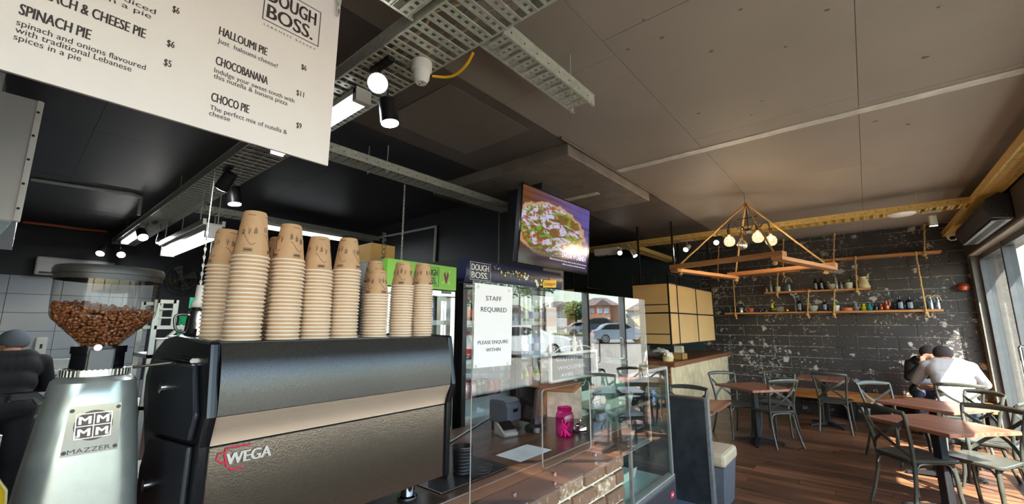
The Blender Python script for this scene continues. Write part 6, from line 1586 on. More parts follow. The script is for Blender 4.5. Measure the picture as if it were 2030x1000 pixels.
# ================================================================== PEOPLE
def capsule(mb, a, b, r0, r1, n=14):
    a = Vector(a); b = Vector(b); mb.tube([a+(b-a)*t for t in (0,.25,.5,.75,1)], [r0+(r1-r0)*t for t in (0,.25,.5,.75,1)], n)
    mb.ball(a, r0, n=n, m=8); mb.ball(b, r1, n=n, m=8)
def fuse(mb, name, mats, pick, parent, voxel=.011, smooth_it=6, label=None):
    """fuse overlapping volumes to one continuous skin, then colour it by where it is on the body"""
    me = bpy.data.meshes.new('tmp'); me.from_pydata([tuple(v) for v in mb.v], [], mb.f); fix_normals(me)
    o = bpy.data.objects.new('tmp', me); COL.objects.link(o)
    r = o.modifiers.new('r','REMESH'); r.mode = 'VOXEL'; r.voxel_size = voxel
    s = o.modifiers.new('s','SMOOTH'); s.factor = .5; s.iterations = smooth_it
    dg = bpy.context.evaluated_depsgraph_get(); dg.update()
    m2 = bpy.data.meshes.new_from_object(o.evaluated_get(dg)); bpy.data.objects.remove(o); bpy.data.meshes.remove(me)
    m2.name = name; m2.materials.clear()
    for m_ in mats: m2.materials.append(m_)
    idx = [pick(p.center) for p in m2.polygons]; m2.polygons.foreach_set('material_index', idx)
    m2.polygons.foreach_set('use_smooth', [True]*len(idx))
    ob = bpy.data.objects.new(name, m2); COL.objects.link(ob); ob.parent = parent
    if label: ob['label'] = label
    return ob
def head(mb, c, f, r=.1):
    """head with brow, nose, jaw and ears, looking along f"""
    c = Vector(c); f = Vector(f).normalized(); up = Vector((0,0,1)); up = (up - f*up.dot(f)).normalized(); s = f.cross(up)
    def at_(a,b,d): return c + f*a*r + s*b*r + up*d*r
    mb.ball(at_(-.1,0,.25), r*.86, n=18, m=12); mb.ball(at_(.12,0,.12), r*.78, n=16, m=10)
    mb.ball(at_(.22,0,-.55), r*.55, n=14, m=9); mb.ball(at_(.48,0,-.85), r*.26, n=12, m=8)
    capsule(mb, at_(.80,0,.15), at_(.98,0,-.18), r*.09, r*.15, 8)
    mb.ball(at_(.74,.3,.18), r*.2, n=8, m=6); mb.ball(at_(.74,-.3,.18), r*.2, n=8, m=6)
    mb.ball(at_(.75,0,-.5), r*.2, (1,1,.7), 8, 6)
    for k in (-1,1): mb.ball(at_(-.05,.86*k,-.05), r*.2, (.8,.6,1.2), 8, 6)
    return at_
def hand(mb, wrist, d, nrm, r=.012, curl=.5):
    """palm with four bent fingers and a thumb"""
    w = Vector(wrist); d = Vector(d).normalized(); nrm = Vector(nrm).normalized(); s = d.cross(nrm).normalized()
    capsule(mb, w, w+d*.05, .026, .03, 10); mb.ball(w+d*.06+s*.018, .026, n=10, m=7); mb.ball(w+d*.06-s*.018, .026, n=10, m=7)
    for k, L in enumerate((.07,.08,.075,.06)):
        b = w + d*.085 + s*(.033-.022*k); m1 = b + d*L*.5 - nrm*L*.12*curl; m2 = m1 + d*L*.4 - nrm*L*.45*curl
        capsule(mb, b, m1, .0095, .0088, 8); capsule(mb, m1, m2, .0088, .0075, 8)
    b = w + d*.03 + s*.03; capsule(mb, b, b+s*.025+d*.03, .013, .011, 8); capsule(mb, b+s*.025+d*.03, b+s*.03+d*.06-nrm*.01, .011, .009, 8)
skin = M('skin', lin(198,146,116), .5, 0, .06, 30); hair_m = M('short_dark_hair', lin(44,34,30), .7, 0, .3, 160, .8, 260)
white_sh = M('white_jersey', lin(166,164,166), .8, 0, .04, 30, .4, 60); jeans = M('blue_jeans', lin(70,96,140), .8, 0, .12, 60); blk_cl = M('black_fleece', lin(22,22,25), .85, 0, .2, 40); shoe_m = M('dark_shoe', lin(40,36,34), .5)
# --- man in white, back to the camera, leaning on the table
mw = thing('person', 'person in a white jersey and jeans seated with back to the camera', 'person', (.79,8.02,0))
b = MB(); bx0, by0 = .79, 8.02
def q(x,y,z): return (bx0+x, by0+y, z)
capsule(b, q(-.10,0,.56), q(.10,0,.56), .135, .135); 
rings_t = ((0,.02,.62,.165,.115),(0,.03,.75,.165,.115),(-.01,.07,.88,.185,.12),(-.02,.13,1.0,.205,.12),(-.02,.17,1.07,.19,.10))
for (x,y,z,hx,hy) in rings_t:
    for k in (-1,-.5,0,.5,1): b.ball(q(x+k*(hx-.09),y,z), hy, (1,1,1), 14, 9)
for s_ in (-1,1):
    sh = q(-.02+s_*.205,.17,1.045); capsule(b, q(-.02+s_*.1,.17,1.07), sh, .085, .082)
    el = q(-.02+s_*.33,.30,.83); wr = q(-.02+s_*.12,.50,.80)
    capsule(b, sh, el, .075, .058); capsule(b, el, wr, .055, .036)
    hand(b, wr, (-s_*.6,.7,.02), (0,0,1), curl=.6)
    kn = q(s_*.15,.44,.56); an = q(s_*.16,.40,.10); capsule(b, q(s_*.1,.03,.56), kn, .10, .075); capsule(b, kn, an, .068, .045)
    capsule(b, q(s_*.16,.38,.055), q(s_*.17,.54,.045), .048, .042)
capsule(b, q(-.03,.19,1.08), q(-.035,.24,1.15), .062, .058)
hc_ = q(-.04,.285,1.185); hf = Vector((-.25,.85,-.35))
ah = head(b, hc_, hf, .105)
def pick_w(c):
    z = c.z; d = (c-Vector(hc_)).length
    if d < .155 and z > 1.115: return 2
    if z < .115: return 3
    if c.y-by0 > .47 and .70 < z < .9: return 2
    if z < .62 and (c.y-by0 > .10 or z < .57): return 1
    return 0
fuse(b, 'body', [white_sh, jeans, skin, shoe_m], pick_w, None).parent = None
bw = [o for o in bpy.data.objects if o.name.startswith('body') and o.parent is None and o.type == 'MESH'][-1]
def adopt(o, root):
    o.data.transform(Matrix.Translation(-Vector(root.location))); o.parent = root
adopt(bw, mw)
def hair(at_, r, root, cover=.0, mat=None, name='hair'):
    mb = MB(); mb.ball(at_(-.14,0,.32), r*.95, n=22, m=14)
    vs = []; c0 = at_(0,0,0); fx = (at_(1,0,0)-c0).normalized(); ux = (at_(0,0,1)-c0).normalized()
    keep = MB(); b_ = MB().ball(at_(-.14,0,.30), r*.93, n=24, m=16)
    ok = [((v-c0).dot(ux) > -.18*r+.62*max(0,(v-c0).dot(fx))) or ((v-c0).dot(fx) < -.35*r and (v-c0).dot(ux) > -.55*r) for v in b_.v]
    fs = [f for f in b_.f if all(ok[i] for i in f)]
    keep.add(b_.v, fs)
    bm = bmesh.new()
    o = build(keep, name, mat or hair_m, root, smooth=True)
    bm.from_mesh(o.data); bmesh.ops.delete(bm, geom=[v for v in bm.verts if not v.link_faces], context='VERTS'); bm.to_mesh(o.data); bm.free()
    so_ = o.modifiers.new('thick','SOLIDIFY'); so_.thickness = .006; so_.offset = 1
    return o
hair(ah, .105, mw)
build(MB().tube([Vector(q(-.035+.062*math.cos(a), .215+.062*math.sin(a), 1.105-.02*math.sin(a))) for a in [2*math.pi*i/18 for i in range(18)]], .014, 8, closed=True), 'collar', white_sh, mw, smooth=True)
# --- person in black on the bench facing him, hand raised to the face
mk = thing('person', 'person in black on the wall bench, hand raised to the face', 'person', (.60,9.5,0))
b = MB(); bx0, by0 = .60, 9.5
capsule(b, q(-.09,0,.56), q(.09,0,.56), .12, .12)
for (x,y,z,hx,hy) in ((0,-.01,.62,.15,.105),(0,-.03,.75,.15,.105),(.01,-.09,.88,.17,.105),(.02,-.16,.99,.185,.10),(.03,-.20,1.04,.17,.09)):
    for k in (-1,-.5,0,.5,1): b.ball(q(x+k*(hx-.085),y,z), hy, (1,1,1), 14, 9)
capsule(b, q(.03,-.21,1.05), q(.05,-.25,1.12), .055, .05)
hk_ = q(.07,-.29,1.155); hfk = Vector((.25,-.9,-.3)); ak = head(b, hk_, hfk, .102)
# image-left arm (his right) raised to the face, the other rests holding an orange drink
sh = q(-.15,-.19,1.0); el = q(-.20,-.36,.80); wr = q(-.03,-.43,1.03); capsule(b, sh, el, .066, .052); capsule(b, el, wr, .05, .034); hand(b, wr, (.35,.35,.8), (-.6,.5,0), curl=.5)
sh = q(.19,-.19,1.0); el = q(.26,-.36,.80); wr = q(.08,-.50,.79); capsule(b, sh, el, .066, .052); capsule(b, el, wr, .05, .034); hand(b, wr, (-.9,-.3,0), (0,0,1), curl=.7)
for s_ in (-1,1):
    kn = q(s_*.13,-.42,.55); an = q(s_*.14,-.40,.10); capsule(b, q(s_*.09,-.02,.56), kn, .09, .07); capsule(b, kn, an, .062, .042); capsule(b, q(s_*.14,-.38,.055), q(s_*.15,-.54,.045), .045, .04)
def pick_k(c):
    d = (c-Vector(hk_)).length
    if d < .15 and c.z > 1.09: return 2
    if (c-Vector(q(-.02,-.40,1.10))).length < .10 and c.z > 1.03: return 2
    if (c-Vector(q(.03,-.52,.79))).length < .09: return 2
    if c.z < .115: return 3
    if c.z < .60 and c.y-by0 < -.10: return 1
    return 0
bk2 = fuse(b, 'body', [blk_cl, M('navy_jeans', lin(40,50,74), .8), skin, shoe_m], pick_k, None); adopt(bk2, mk)
hair(ak, .102, mk)
dr = thing('drink_glass', 'glass of orange drink on the table the two people share', 'glass', (.47,8.86,.75))
build(MB().lathe([(.001,0),(.026,0),(.033,.12),(.031,.12),(.025,.006),(.001,.006)], n=20), 'glass_wall', jarg, dr, local=True, smooth=True)
build(MB().lathe([(.001,.007),(.0245,.007),(.030,.09),(.001,.09)], n=20), 'drink', orange, dr, local=True, smooth=True)
# --- cook in black at the kitchen bench
kx, ky = -5.7, .10
ck = thing('person', 'cook in black clothes and grey cap bending over the kitchen bench', 'person', (kx,ky,0))
b = MB(); bx0, by0 = kx, ky
for s_ in (-1,1):
    capsule(b, q(.02,s_*.10,.86), q(.03,s_*.11,.48), .10, .075); capsule(b, q(.03,s_*.11,.48), q(0,s_*.11,.09), .068, .048); capsule(b, q(.02,s_*.11,.05), q(-.15,s_*.12,.045), .048, .042)
capsule(b, q(.02,-.08,.9), q(.02,.08,.9), .13, .13)
for (x,y,z,hx,hy) in ((0,0,.98,.15,.11),(-.05,0,1.1,.16,.115),(-.11,0,1.22,.18,.115),(-.15,0,1.29,.17,.10)):
    for k in (-1,-.5,0,.5,1): b.ball(q(x,y+k*(hx-.085),z), hy, (1,1,1), 14, 9)
capsule(b, q(-.16,0,1.3), q(-.22,0,1.38), .058, .054)
hcc = q(-.255,.0,1.425); ac_ = head(b, hcc, (-.85,-.2,-.4), .104)
for s_ in (-1,1):
    sh = q(-.14,s_*.19,1.27); el = q(-.24,s_*.26,1.04); wr = q(-.44,s_*.16,1.0); capsule(b, sh, el, .07, .055); capsule(b, el, wr, .052, .035); hand(b, wr, (-.9,-s_*.2,-.05), (0,0,1), curl=.6)
def pick_c(c):
    if (c-Vector(hcc)).length < .15 and c.z > 1.34: return 1
    if c.x-kx < -.43: return 1
    return 0
bc = fuse(b, 'body', [blk_cl, skin], pick_c, None); adopt(bc, ck)
hair(ac_, .104, ck, mat=M('grey_cap_cloth', lin(92,100,112), .85, 0, .1), name='cap')

# ================================================================== KITCHEN
alu = M('shelf_aluminium', lin(178,180,178), .35, .7, .06)
# stainless hood, top left
hd = thing('exhaust_hood', 'polished stainless exhaust hood hanging at the left edge', 'exhaust hood', (-4.4,-1.0,2.24))
wav = M('wavy_polished_steel', lin(222,224,224), .26, .55, .04, 3, bump=.6, bscale=2.5)
ze = P(85,203,x=-4.0).z; zl = P(42,440,x=-4.0).z
build(MB().box(-5.6,-4.0,-2.4,-.02,zl,ze), 'canopy', wav, hd)
build(MB().box(-4.0,-3.99,-.034,-.014,zl,ze).box(-4.03,-4.0,-.02,-.005,zl,ze), 'corner_angle', white_pt, hd)
for k in range(5): build(MB().cyl((-3.99,-.024,zl+.08+k*(ze-zl-.16)/4),(-3.988,-.024,zl+.08+k*(ze-zl-.16)/4),.008,n=10), 'rivet', black_metal, hd)
build(MB().box(-5.3,-4.3,-2.2,-.2,ze,H+.005), 'flue', wav, hd)
build(MB().prism([(-2.4,zl-.22),(-.12,zl-.22),(-.04,zl),(-2.4,zl)],'x',-4.06,-4.03), 'lower_skirt', M('pale_steel_skirt', lin(150,166,176), .3, .6), hd)
# benches along the kitchen end wall
kb = thing('kitchen_bench', 'white topped kitchen bench with shelf along the tiled wall', 'bench', (-9.9,.9,0))
build(MB().box(-10.4,-9.5,-1.0,1.35,.86,.92), 'top', white_pt, kb, bevel=.006)
build(MB().box(-10.35,-9.55,-1.0,1.32,.25,.29), 'under_shelf', alu, kb)
for xx in (-10.35,-9.56):
    for yy in (-.95,.2,1.3): build(MB().box(xx-.02,xx+.02,yy-.02,yy+.02,0,.86), 'leg', alu, kb)
kb2 = thing('prep_bench', 'stainless preparation bench beside the cook', 'bench', (-6.5,.3,0))
build(MB().box(-7.0,-6.05,-.6,.95,.86,.9), 'top', steel, kb2, bevel=.004)
build(MB().box(-6.95,-6.1,-.55,.9,.3,.33), 'under_shelf', steel, kb2)
for xx in (-6.95,-6.1):
    for yy in (-.55,.9): build(MB().cyl((xx,yy,0),(xx,yy,.86),.022,n=10), 'leg', steel, kb2)
for i, (yy, w, h_, mt, lb) in enumerate(((.55,.28,.16,steel,'steel tub on the preparation bench beside the cook'),(.15,.3,.12,white_pt,'white tub on the preparation bench in front of the cook'))):
    tb2 = thing('tub', lb, 'tub', (-6.6,yy,.9)); X_ = -6.6
    build(MB().box(X_-.16,X_+.16,yy-w/2,yy-w/2+.01,.9,.9+h_).box(X_-.16,X_+.16,yy+w/2-.01,yy+w/2,.9,.9+h_).box(X_-.16,X_-.15,yy-w/2,yy+w/2,.9,.9+h_).box(X_+.15,X_+.16,yy-w/2,yy+w/2,.9,.9+h_), 'tub_wall', mt, tb2)
    build(MB().box(X_-.15,X_+.15,yy-w/2+.01,yy+w/2-.01,.9,.908), 'tub_base', mt, tb2)
for i in range(3):
    build(MB().box(-10.2+i*.02,-9.8,.25+.3*i,.5+.3*i,.92,.92+(.22,.16,.28)[i]), 'ingredient_box', (white_pt, alu, steel)[i], None, bevel=.01, label=('white','grey','steel')[i]+' box on the bench by the tiled wall', cat='box', loc=(-10,.37+.3*i,.92))
# soap dispenser, split air conditioner
sd = thing('soap_dispenser', 'white soap dispenser fixed to the kitchen tiles', 'dispenser', (XK+.06,.7,1.3))
pA = P(81,685,x=XK+.03)
build(MB().box(XK+.013,XK+.11,pA.y-.07,pA.y+.07,pA.z-.17,pA.z+.13), 'body', white_pl, sd, bevel=.02)
build(MB().box(XK+.111,XK+.116,pA.y-.015,pA.y+.015,pA.z-.05,pA.z+.02), 'window', black_pl, sd)
sa = thing('split_air_conditioner', 'white split air conditioner on the black kitchen wall', 'air conditioner', (XK+.1,.6,2.4))
a1, a2 = P(72,512,x=XK+.1), P(125,548,x=XK+.1)
build(MB().box(XK+.002,XK+.2,a1.y,a1.y+.95,a2.z,a1.z+.03), 'body', white_pl, sa, bevel=.03)
build(MB().box(XK+.14,XK+.203,a1.y+.05,a1.y+.9,a2.z+.02,a2.z+.05), 'vent', black_pl, sa)
# wall fan
wf = thing('wall_fan', 'black oval wall fan on the dark kitchen wall', 'fan', P(360,552,x=XK+.2))
fc = P(360,552,x=XK+.15)
for k in range(4): build(MB().tube([fc+Vector((.02+.03*math.sin(k),(.30-.07*k)*math.cos(a),(.34-.08*k)*math.sin(a))) for a in [2*math.pi*i/28 for i in range(28)]], .006, 5, closed=True), 'guard_ring', black_metal, wf)
for k in range(16):
    a = 2*math.pi*k/16; build(MB().bar(fc+Vector((.04,.04*math.cos(a),.04*math.sin(a))), fc+Vector((.02,.30*math.cos(a),.34*math.sin(a))), .005,.005), 'guard_spoke', black_metal, wf)
for k in range(4):
    a = R(90*k+20); d = Vector((0,math.cos(a),math.sin(a))); n_ = Vector((0,-d.z,d.y)); build(MB().loft([[fc+d*.04+n_*.02,fc+d*.04-n_*.02,fc+d*.04-n_*.02+Vector((.006,0,0)),fc+d*.04+n_*.02+Vector((.006,0,0))],[fc+d*.25+n_*.09,fc+d*.25-n_*.07+Vector((.03,0,0)),fc+d*.25-n_*.07+Vector((.036,0,0)),fc+d*.25+n_*.09+Vector((.006,0,0))]]), 'blade', M('dark_olive_blade', lin(66,66,50), .4), wf)
build(MB().cyl(fc+Vector((-.15,0,0)),fc+Vector((.05,0,0)),.05,n=16), 'motor', black_metal, wf)
# steel shelving, exit sign, tank
sr = thing('shelving_rack', 'silver steel shelving rack behind the coffee machine', 'shelving', (-4.6,1.0,0))
x_ = -4.6; yr0 = P(303,660,x=x_).y; yr1 = P(396,660,x=x_).y; yrm = P(346,620,x=x_).y
zt2 = P(330,595,x=x_).z; zmid = P(350,646,x=x_).z; zsh = P(340,702,x=x_).z
for xx in (x_, x_-.55):
    build(MB().box(xx-.018,xx+.018,yr0-.018,yr0+.018,0,zt2), 'upright', alu, sr)
    build(MB().box(xx-.018,xx+.018,yr1-.018,yr1+.018,0,zmid), 'upright', alu, sr)
    build(MB().box(xx-.018,xx+.018,yrm-.018,yrm+.018,zmid,zt2), 'upright', alu, sr)
    build(MB().box(xx-.018,xx+.018,yr0,yr1,zmid-.03,zmid), 'rail', alu, sr)
    build(MB().box(xx-.018,xx+.018,yr0,yrm,zt2-.03,zt2), 'rail', alu, sr)
for zz in (.4,.95,zsh): build(MB().box(x_-.57,x_+.018,yr0-.018,yr1+.018,zz-.03,zz), 'shelf', alu, sr)
for k in (1,2): build(MB().box(x_-.57,x_+.018,yr0+.02,yrm-.02,zmid+(zt2-zmid)*k/3-.012,zmid+(zt2-zmid)*k/3), 'shelf', alu, sr)
build(MB().bar((x_-.3,yr0+.05,zsh+.01),(x_-.3,yr0+.26,zmid),.05,.02), 'brace', alu, sr)
for i, (yy, w, h_, mt, nm_, lb) in enumerate(((yr0+.1,.15,.13,white_pt,'storage_tub','white storage tub at the left of the steel rack'),(yr1-.1,.14,.15,white_pt,'storage_tub','white storage tub at the right of the steel rack'))):
    t = thing(nm_, lb, 'tub', (x_-.14,yy,zsh)); build(MB().loft([[Vector((x_-.14+sx_*.12*k,yy+sy_*w*.45*k,zsh+zz)) for sx_,sy_ in ((-1,-1),(1,-1),(1,1),(-1,1))] for k, zz in ((.85,0),(1,h_*.9))]), 'tub_body', mt, t, bevel=.01); build(MB().box(x_-.14-.13,x_-.14+.13,yy-w*.48,yy+w*.48,zsh+h_*.9,zsh+h_), 'lid', mt, t, bevel=.006)
ex = thing('exit_sign', 'small green running man exit sign beside the cup stacks', 'sign', P(390,602,x=-7.0))
e0, e1 = P(378,590,x=-7.0), P(402,612,x=-7.0); 
egr = M('exit_green', lin(20,120,90), .4, emis=lin(30,150,110), estr=.5); 
build(MB().box(-7.04,-7.0,e0.y,e0.y+.34,e1.z,e0.z), 'sign_box', egr, ex, bevel=.006)
mid = e0.y+.19; zc = (e0.z+e1.z)/2; mn = MB()
mn.ball((-6.998,mid+.02,zc+.05),.014,(.3,1,1)); mn.tube([(-6.998,mid+.01,zc+.03),(-6.998,mid-.005,zc-.01),(-6.998,mid-.03,zc-.03),(-6.998,mid-.045,zc-.06)],.008,6); mn.tube([(-6.998,mid-.005,zc-.01),(-6.998,mid+.02,zc-.03),(-6.998,mid+.02,zc-.06)],.008,6); mn.tube([(-6.998,mid-.03,zc+.01),(-6.998,mid+.01,zc+.025),(-6.998,mid+.04,zc+.005)],.006,6)
build(mn, 'running_man', white_pt, ex)
build(MB().box(-7.03,-7.01,e0.y+.16,e0.y+.18,e0.z,H+.005), 'hanger', alu, ex)
bn = thing('green_banner', 'green banner hanging outside the kitchen window', 'banner', (-11.6,ya,1.4))
build(MB().box(-11.6,-11.58,(ya+yb_)/2-.05,yb_+.3,za+.1,zb+.4), 'cloth', M('green_cloth', lin(30,200,110), .7), bn); build(MB().cyl((-11.59,(ya+yb_)/2-.1,zb+.42),(-11.59,yb_+.35,zb+.42),.02,n=8), 'rail', alu, bn)
for s_ in ((ya+yb_)/2-.1, yb_+.35): build(MB().cyl((-11.59,s_,-.1),(-11.59,s_,zb+.42),.02,n=8), 'post', alu, bn)
kt = thing('steel_jug', 'steel milk jug on the back of the coffee machine', 'jug', (-1.60,.40,1.5575))
build(MB().lathe([(.001,0),(.036,0),(.04,.01),(.037,.06),(.034,.085),(.037,.088),(.031,.086),(.033,.06),(.035,.012),(.001,.01)], n=24), 'jug_body', steel, kt, local=True, smooth=True)
build(MB().tube(spline([(0,-.035,.075),(.0,-.065,.07),(.0,-.06,.03),(0,-.038,.02)],4), .004, 7), 'handle', steel, kt, local=True, smooth=True)
# oil bottle with pump at the lower left corner
ob = thing('pump_bottle', 'yellow syrup bottle with a black pump at the lower left corner', 'bottle', (-1.22,-.125,CZ))
oil = M('golden_syrup', lin(206,170,30), .12, 0, .2, 6)
ob.location = (-1.215,.008,CZ)
build(MB().lathe([(.001,0),(.042,0),(.044,.01),(.044,.27),(.040,.31),(.02,.345),(.017,.37),(.001,.37)], n=28), 'bottle_body', oil, ob, local=True, smooth=True)
build(MB().lathe([(.001,.37),(.021,.37),(.021,.405),(.008,.41),(.007,.47),(.001,.47)], n=18), 'pump_collar', steel, ob, local=True, smooth=True)
build(MB().lathe([(.001,.462),(.022,.462),(.024,.475),(.001,.479)], n=18).tube([(0,0,.47),(.0,.05,.47),(0,.06,.458)], .008, 8), 'pump_head', black_pl, ob, local=True, smooth=True)

# ================================================================== THE STREET OUTSIDE (seen in the panes)
def V(px, py, depth):   # what the screen mirrors at a pixel, unfolded to its real place
    d = (_F*FPX + _Rt*(px-1015) - _U*(py-500))*(depth/FPX); p_ = EYE + d
    return Vector((2*XS - p_.x, p_.y, p_.z))
def make_car(name, label, c, ang, col, L=4.2, grp='cars in the street', Hh=1.5):
    t = thing(name, label, 'car', (c[0],c[1],gz(c[0],c[1])), ang, grp)
    W_ = .88
    prof = [(-.5,.30),(-.505,.55),(-.49,.78),(-.46,.93),(-.40,.98),(-.31,1.33),(-.22,1.44),(-.02,1.48),(.08,1.43),(.24,1.02),(.42,.92),(.49,.78),(.50,.50),(.49,.30)]
    body = [(x*L, z*Hh/1.5) for x, z in prof]
    rings = []
    for yy, k in ((-W_,.93),(-W_*.96,1),(W_*.96,1),(W_,.93)):
        rings.append([Vector((x*(1 if abs(yy)<W_ else .99), yy*(1 if z < .95 else .86), z if z < 1 else z)) for x, z in body])
    build(MB().loft(rings), 'bodywork', col, t, local=True, smooth=True, angle=30)
    gl_ = dark_glossy
    for s_ in (-1,1):
        w1 = MB().loft([[Vector((x*L,s_*(W_*.90+d),z*Hh/1.5)) for x,z in ((-.37,1.0),(-.28,1.32),(-.20,1.37),(-.05,1.38),(-.05,1.0))] for d in (-.03,.004)])
        w2 = MB().loft([[Vector((x*L,s_*(W_*.90+d),z*Hh/1.5)) for x,z in ((-.035,1.0),(-.035,1.385),(.05,1.36),(.19,1.03),(.19,1.0))] for d in (-.03,.004)])
        build(w1, 'side_window', gl_, t, local=True); build(w2, 'side_window', gl_, t, local=True)
        for xx in (-.31,.31):
            wh = build(MB().lathe([(.001,-.1),(.31,-.1),(.33,-.08),(.33,.08),(.31,.1),(.001,.1)], (xx*L, s_*(W_-.09), .33), 24, axis='y'), 'wheel', black_pl, t, local=True, smooth=True)
            sp_ = MB()
            for k in range(8): a = k*math.pi/4; sp_.bar((xx*L,s_*(W_+.02),.33),(xx*L+.2*math.cos(a),s_*(W_+.02),.33+.2*math.sin(a)),.05,.02,(0,1,0))
            sp_.lathe([(.19,-.012),(.23,-.012),(.23,.012),(.19,.012)], (xx*L, s_*(W_+.02), .33), 24, cap=False, axis='y')
            build(sp_, 'alloy_rim', grey_al, wh, local=True)
        build(MB().box(-.497*L,-.46*L,s_*.62,s_*.84,.72*Hh/1.5,.88*Hh/1.5), 'tail_light', M('tail_light_red', lin(200,40,40), .3), t, local=True)
        build(MB().box(.46*L,.492*L,s_*.6,s_*.82,.68*Hh/1.5,.78*Hh/1.5), 'head_light', M('head_light', lin(230,230,230), .2), t, local=True)
    return t
cg_ = V(1232,677,31); cA, cB = V(1190,677,31), V(1275,677,31); dv = cB-cA
make_car('parked_car', 'silver grey hatchback parked across the street, mirrored in the screen', cg_, math.atan2(dv.y,dv.x), M('silver_grey_car_paint', lin(150,150,154), .25, .6, .04), 4.4)
c2 = V(1195,665,44); make_car('parked_car', 'dark van like car parked behind the silver hatchback', c2, math.atan2(dv.y,dv.x), M('dark_car_paint', lin(70,76,84), .25, .5, .04), 4.6, Hh=1.95)
c3 = V(1158,660,48); make_car('parked_car', 'white car parked on the far verge', c3, math.atan2(dv.y,dv.x), M('white_car_paint', lin(226,226,224), .3, 0, .03), 4.2)
c4 = V(1045,700,20); make_car('parked_car', 'white car parked near the shop, mirrored in the fridge doors', c4, math.atan2(dv.y,dv.x)+.2, MATS['white_car_paint'], 4.3)
hb_ = M('house_brick', lin(172,124,96), .8, 0, .15, 3); hr = M('house_roof_tile', lin(104,92,90), .7, 0, .15, 2); hw_ = M('house_cream_render', lin(214,200,176), .8)
def house(label, c, ang, w, d, h, mat):
    g = gz(c.x,c.y) if gz(c.x,c.y) < 3 else c.z
    t = thing('house', label, 'house', (c.x,c.y,g-.2), ang, 'houses across the street')
    build(MB().box(-w/2,w/2,-d/2,d/2,0,h), 'wall', mat, t, local=True)
    e = .5
    build(MB().add([(-w/2-e,-d/2-e,h),(w/2+e,-d/2-e,h),(w/2+e,d/2+e,h),(-w/2-e,d/2+e,h),(-w/2+d*.35,0,h+2.2),(w/2-d*.35,0,h+2.2)],[(0,1,5,4),(1,2,5),(2,3,4,5),(3,0,4),(3,2,1,0)]), 'roof', hr, t, local=True)
    gw = w*.36; gb = build(MB().box(-gw/2-w*.1,gw/2-w*.1,-d/2-1.2,-d/2,0,h), 'gable_wing', mat, t, local=True); gx0, gx1 = -gw/2-w*.1-.35, gw/2-w*.1+.35; gm_ = (gx0+gx1)/2
    gr_ = build(MB().add([(gx0,-d/2-1.6,h),(gx1,-d/2-1.6,h),(gm_,-d/2-1.6,h+1.5),(gx0,0,h),(gx1,0,h),(gm_,0,h+1.5)],[(0,1,2),(3,5,4),(0,2,5,3),(1,4,5,2),(0,3,4,1)]), 'gable_roof', hr, t, local=True)
    for k in (-1,1): 
        wi = build(MB().box(gm_+k*gw*.22-.55,gm_+k*gw*.22+.55,-d/2-1.26,-d/2-1.19,h-2.0,h-.8), 'window', white_pt, t, local=True); build(MB().box(gm_+k*gw*.22-.48,gm_+k*gw*.22+.48,-d/2-1.28,-d/2-1.25,h-1.93,h-.87), 'pane', M('house_pane', lin(150,170,190), .1), wi, local=True)
    for k in range(2): 
        wi = build(MB().box(w*.2+k*2.0-.6,w*.2+k*2.0+.6,-d/2-.05,-d/2+.02,h-1.9,h-.8), 'window', white_pt, t, local=True); build(MB().box(w*.2+k*2.0-.52,w*.2+k*2.0+.52,-d/2-.07,-d/2-.04,h-1.83,h-.87), 'pane', MATS['house_pane'], wi, local=True)
    build(MB().box(gm_-gw*.42,gm_+gw*.42,-d/2-1.24,-d/2-1.19,0.1,2.3), 'garage_door', white_pt, t, local=True)
ang_h = math.atan2(dv.y,dv.x)
for lb, px, dep, w, d, h, mt in (('brick house with a front gable, mirrored in the screen',1190,110,9.5,9,5.4,hb_),('cream house beside the brick one across the street',1275,112,7.5,8,4.2,hw_),('brick house with a dark roof left of the gabled one',1108,112,8.5,9,4.6,hb_),('far cream house mirrored in the drinks fridge',1015,110,10,9,3.6,hw_)):
    c = V(px,645,dep); house(lb, c, ang_h+R(180) if False else math.atan2(-(c.x+0), (c.y))*0 + math.atan2(c.y,c.x)-R(90), w, d, h, mt)
leafm = M('street_tree_leaf', lin(86,110,56), .7, 0, .3, 2)
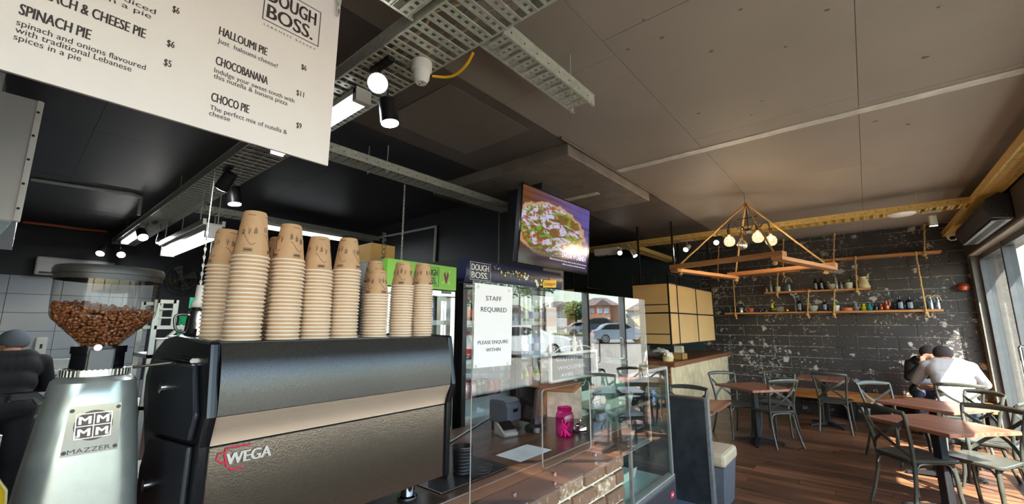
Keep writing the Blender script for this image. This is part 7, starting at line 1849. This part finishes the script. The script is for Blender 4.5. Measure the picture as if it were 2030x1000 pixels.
def tree(label, c, h, rc_):
    t = thing('street_tree', label, 'tree', (c.x,c.y,gz(c.x,c.y)), 0, 'street trees')
    build(MB().tube([(0,0,-.3),(.1,0,h*.3),(0,.1,h*.6)], [.2,.15,.1], 8), 'trunk', M('bark', lin(96,80,64), .9), t, local=True)
    rg = random.Random(int(c.x*10)); m_ = MB()
    for i in range(900):
        v = Vector((rg.gauss(0,1),rg.gauss(0,1),rg.gauss(0,1))).normalized()*rc_*rg.uniform(.55,1.0); v.z *= .75; p_ = v+Vector((0,0,h*.72)); a = Vector((rg.uniform(-1,1),rg.uniform(-1,1),rg.uniform(-1,1))).normalized()*.28; b_ = a.orthogonal().normalized()*.16
        m_.quad(p_-a, p_+b_, p_+a, p_-b_)
    build(m_, 'foliage', leafm, t, local=True, kind='stuff', fix=False)
for lb, px, dep, h, r_ in (('leafy street tree mirrored in the fridge doors',1062,46,9,3.2),('small round tree beside the white parked car',1143,52,4,1.6),('tall gum tree behind the houses',1030,80,12,4),('bushy tree at the far side of the street, mirrored far left',960,55,8,3)): tree(lb, V(px,640,dep), h, r_)
up_ = thing('utility_pole', 'timber utility pole with cross arms mirrored in the fridge door', 'pole', V(1078,645,40)); pc_ = V(1078,645,40); g_ = gz(pc_.x,pc_.y); up_.location = (pc_.x,pc_.y,g_)
build(MB().cyl((0,0,-.3),(0,0,9.5),.16,.11,12), 'post', MATS['bark'], up_, local=True)
for zz in (8.6,9.1): build(MB().bar((-1.1,.2,zz),(1.1,-.2,zz),.1,.1), 'cross_arm', MATS['bark'], up_, local=True)
gs = MB(); ga, gb_ = V(1120,650,50), V(1300,650,50); 
dn = (gb_-ga).normalized(); a_, b_ = ga-dn*60, ga+dn*60; nn2 = Vector((-dn.y,dn.x,0))
if nn2.dot(ga) < 0: nn2 = -nn2
vsq = [a_, b_, b_+nn2*7, a_+nn2*7]; gs.add([(v.x,v.y,gz(v.x,v.y)+.04) for v in vsq], [(0,1,2,3)])
struct(gs, 'ground_verge', M('dry_grass_verge', lin(120,128,72), .9, 0, .25, 1))
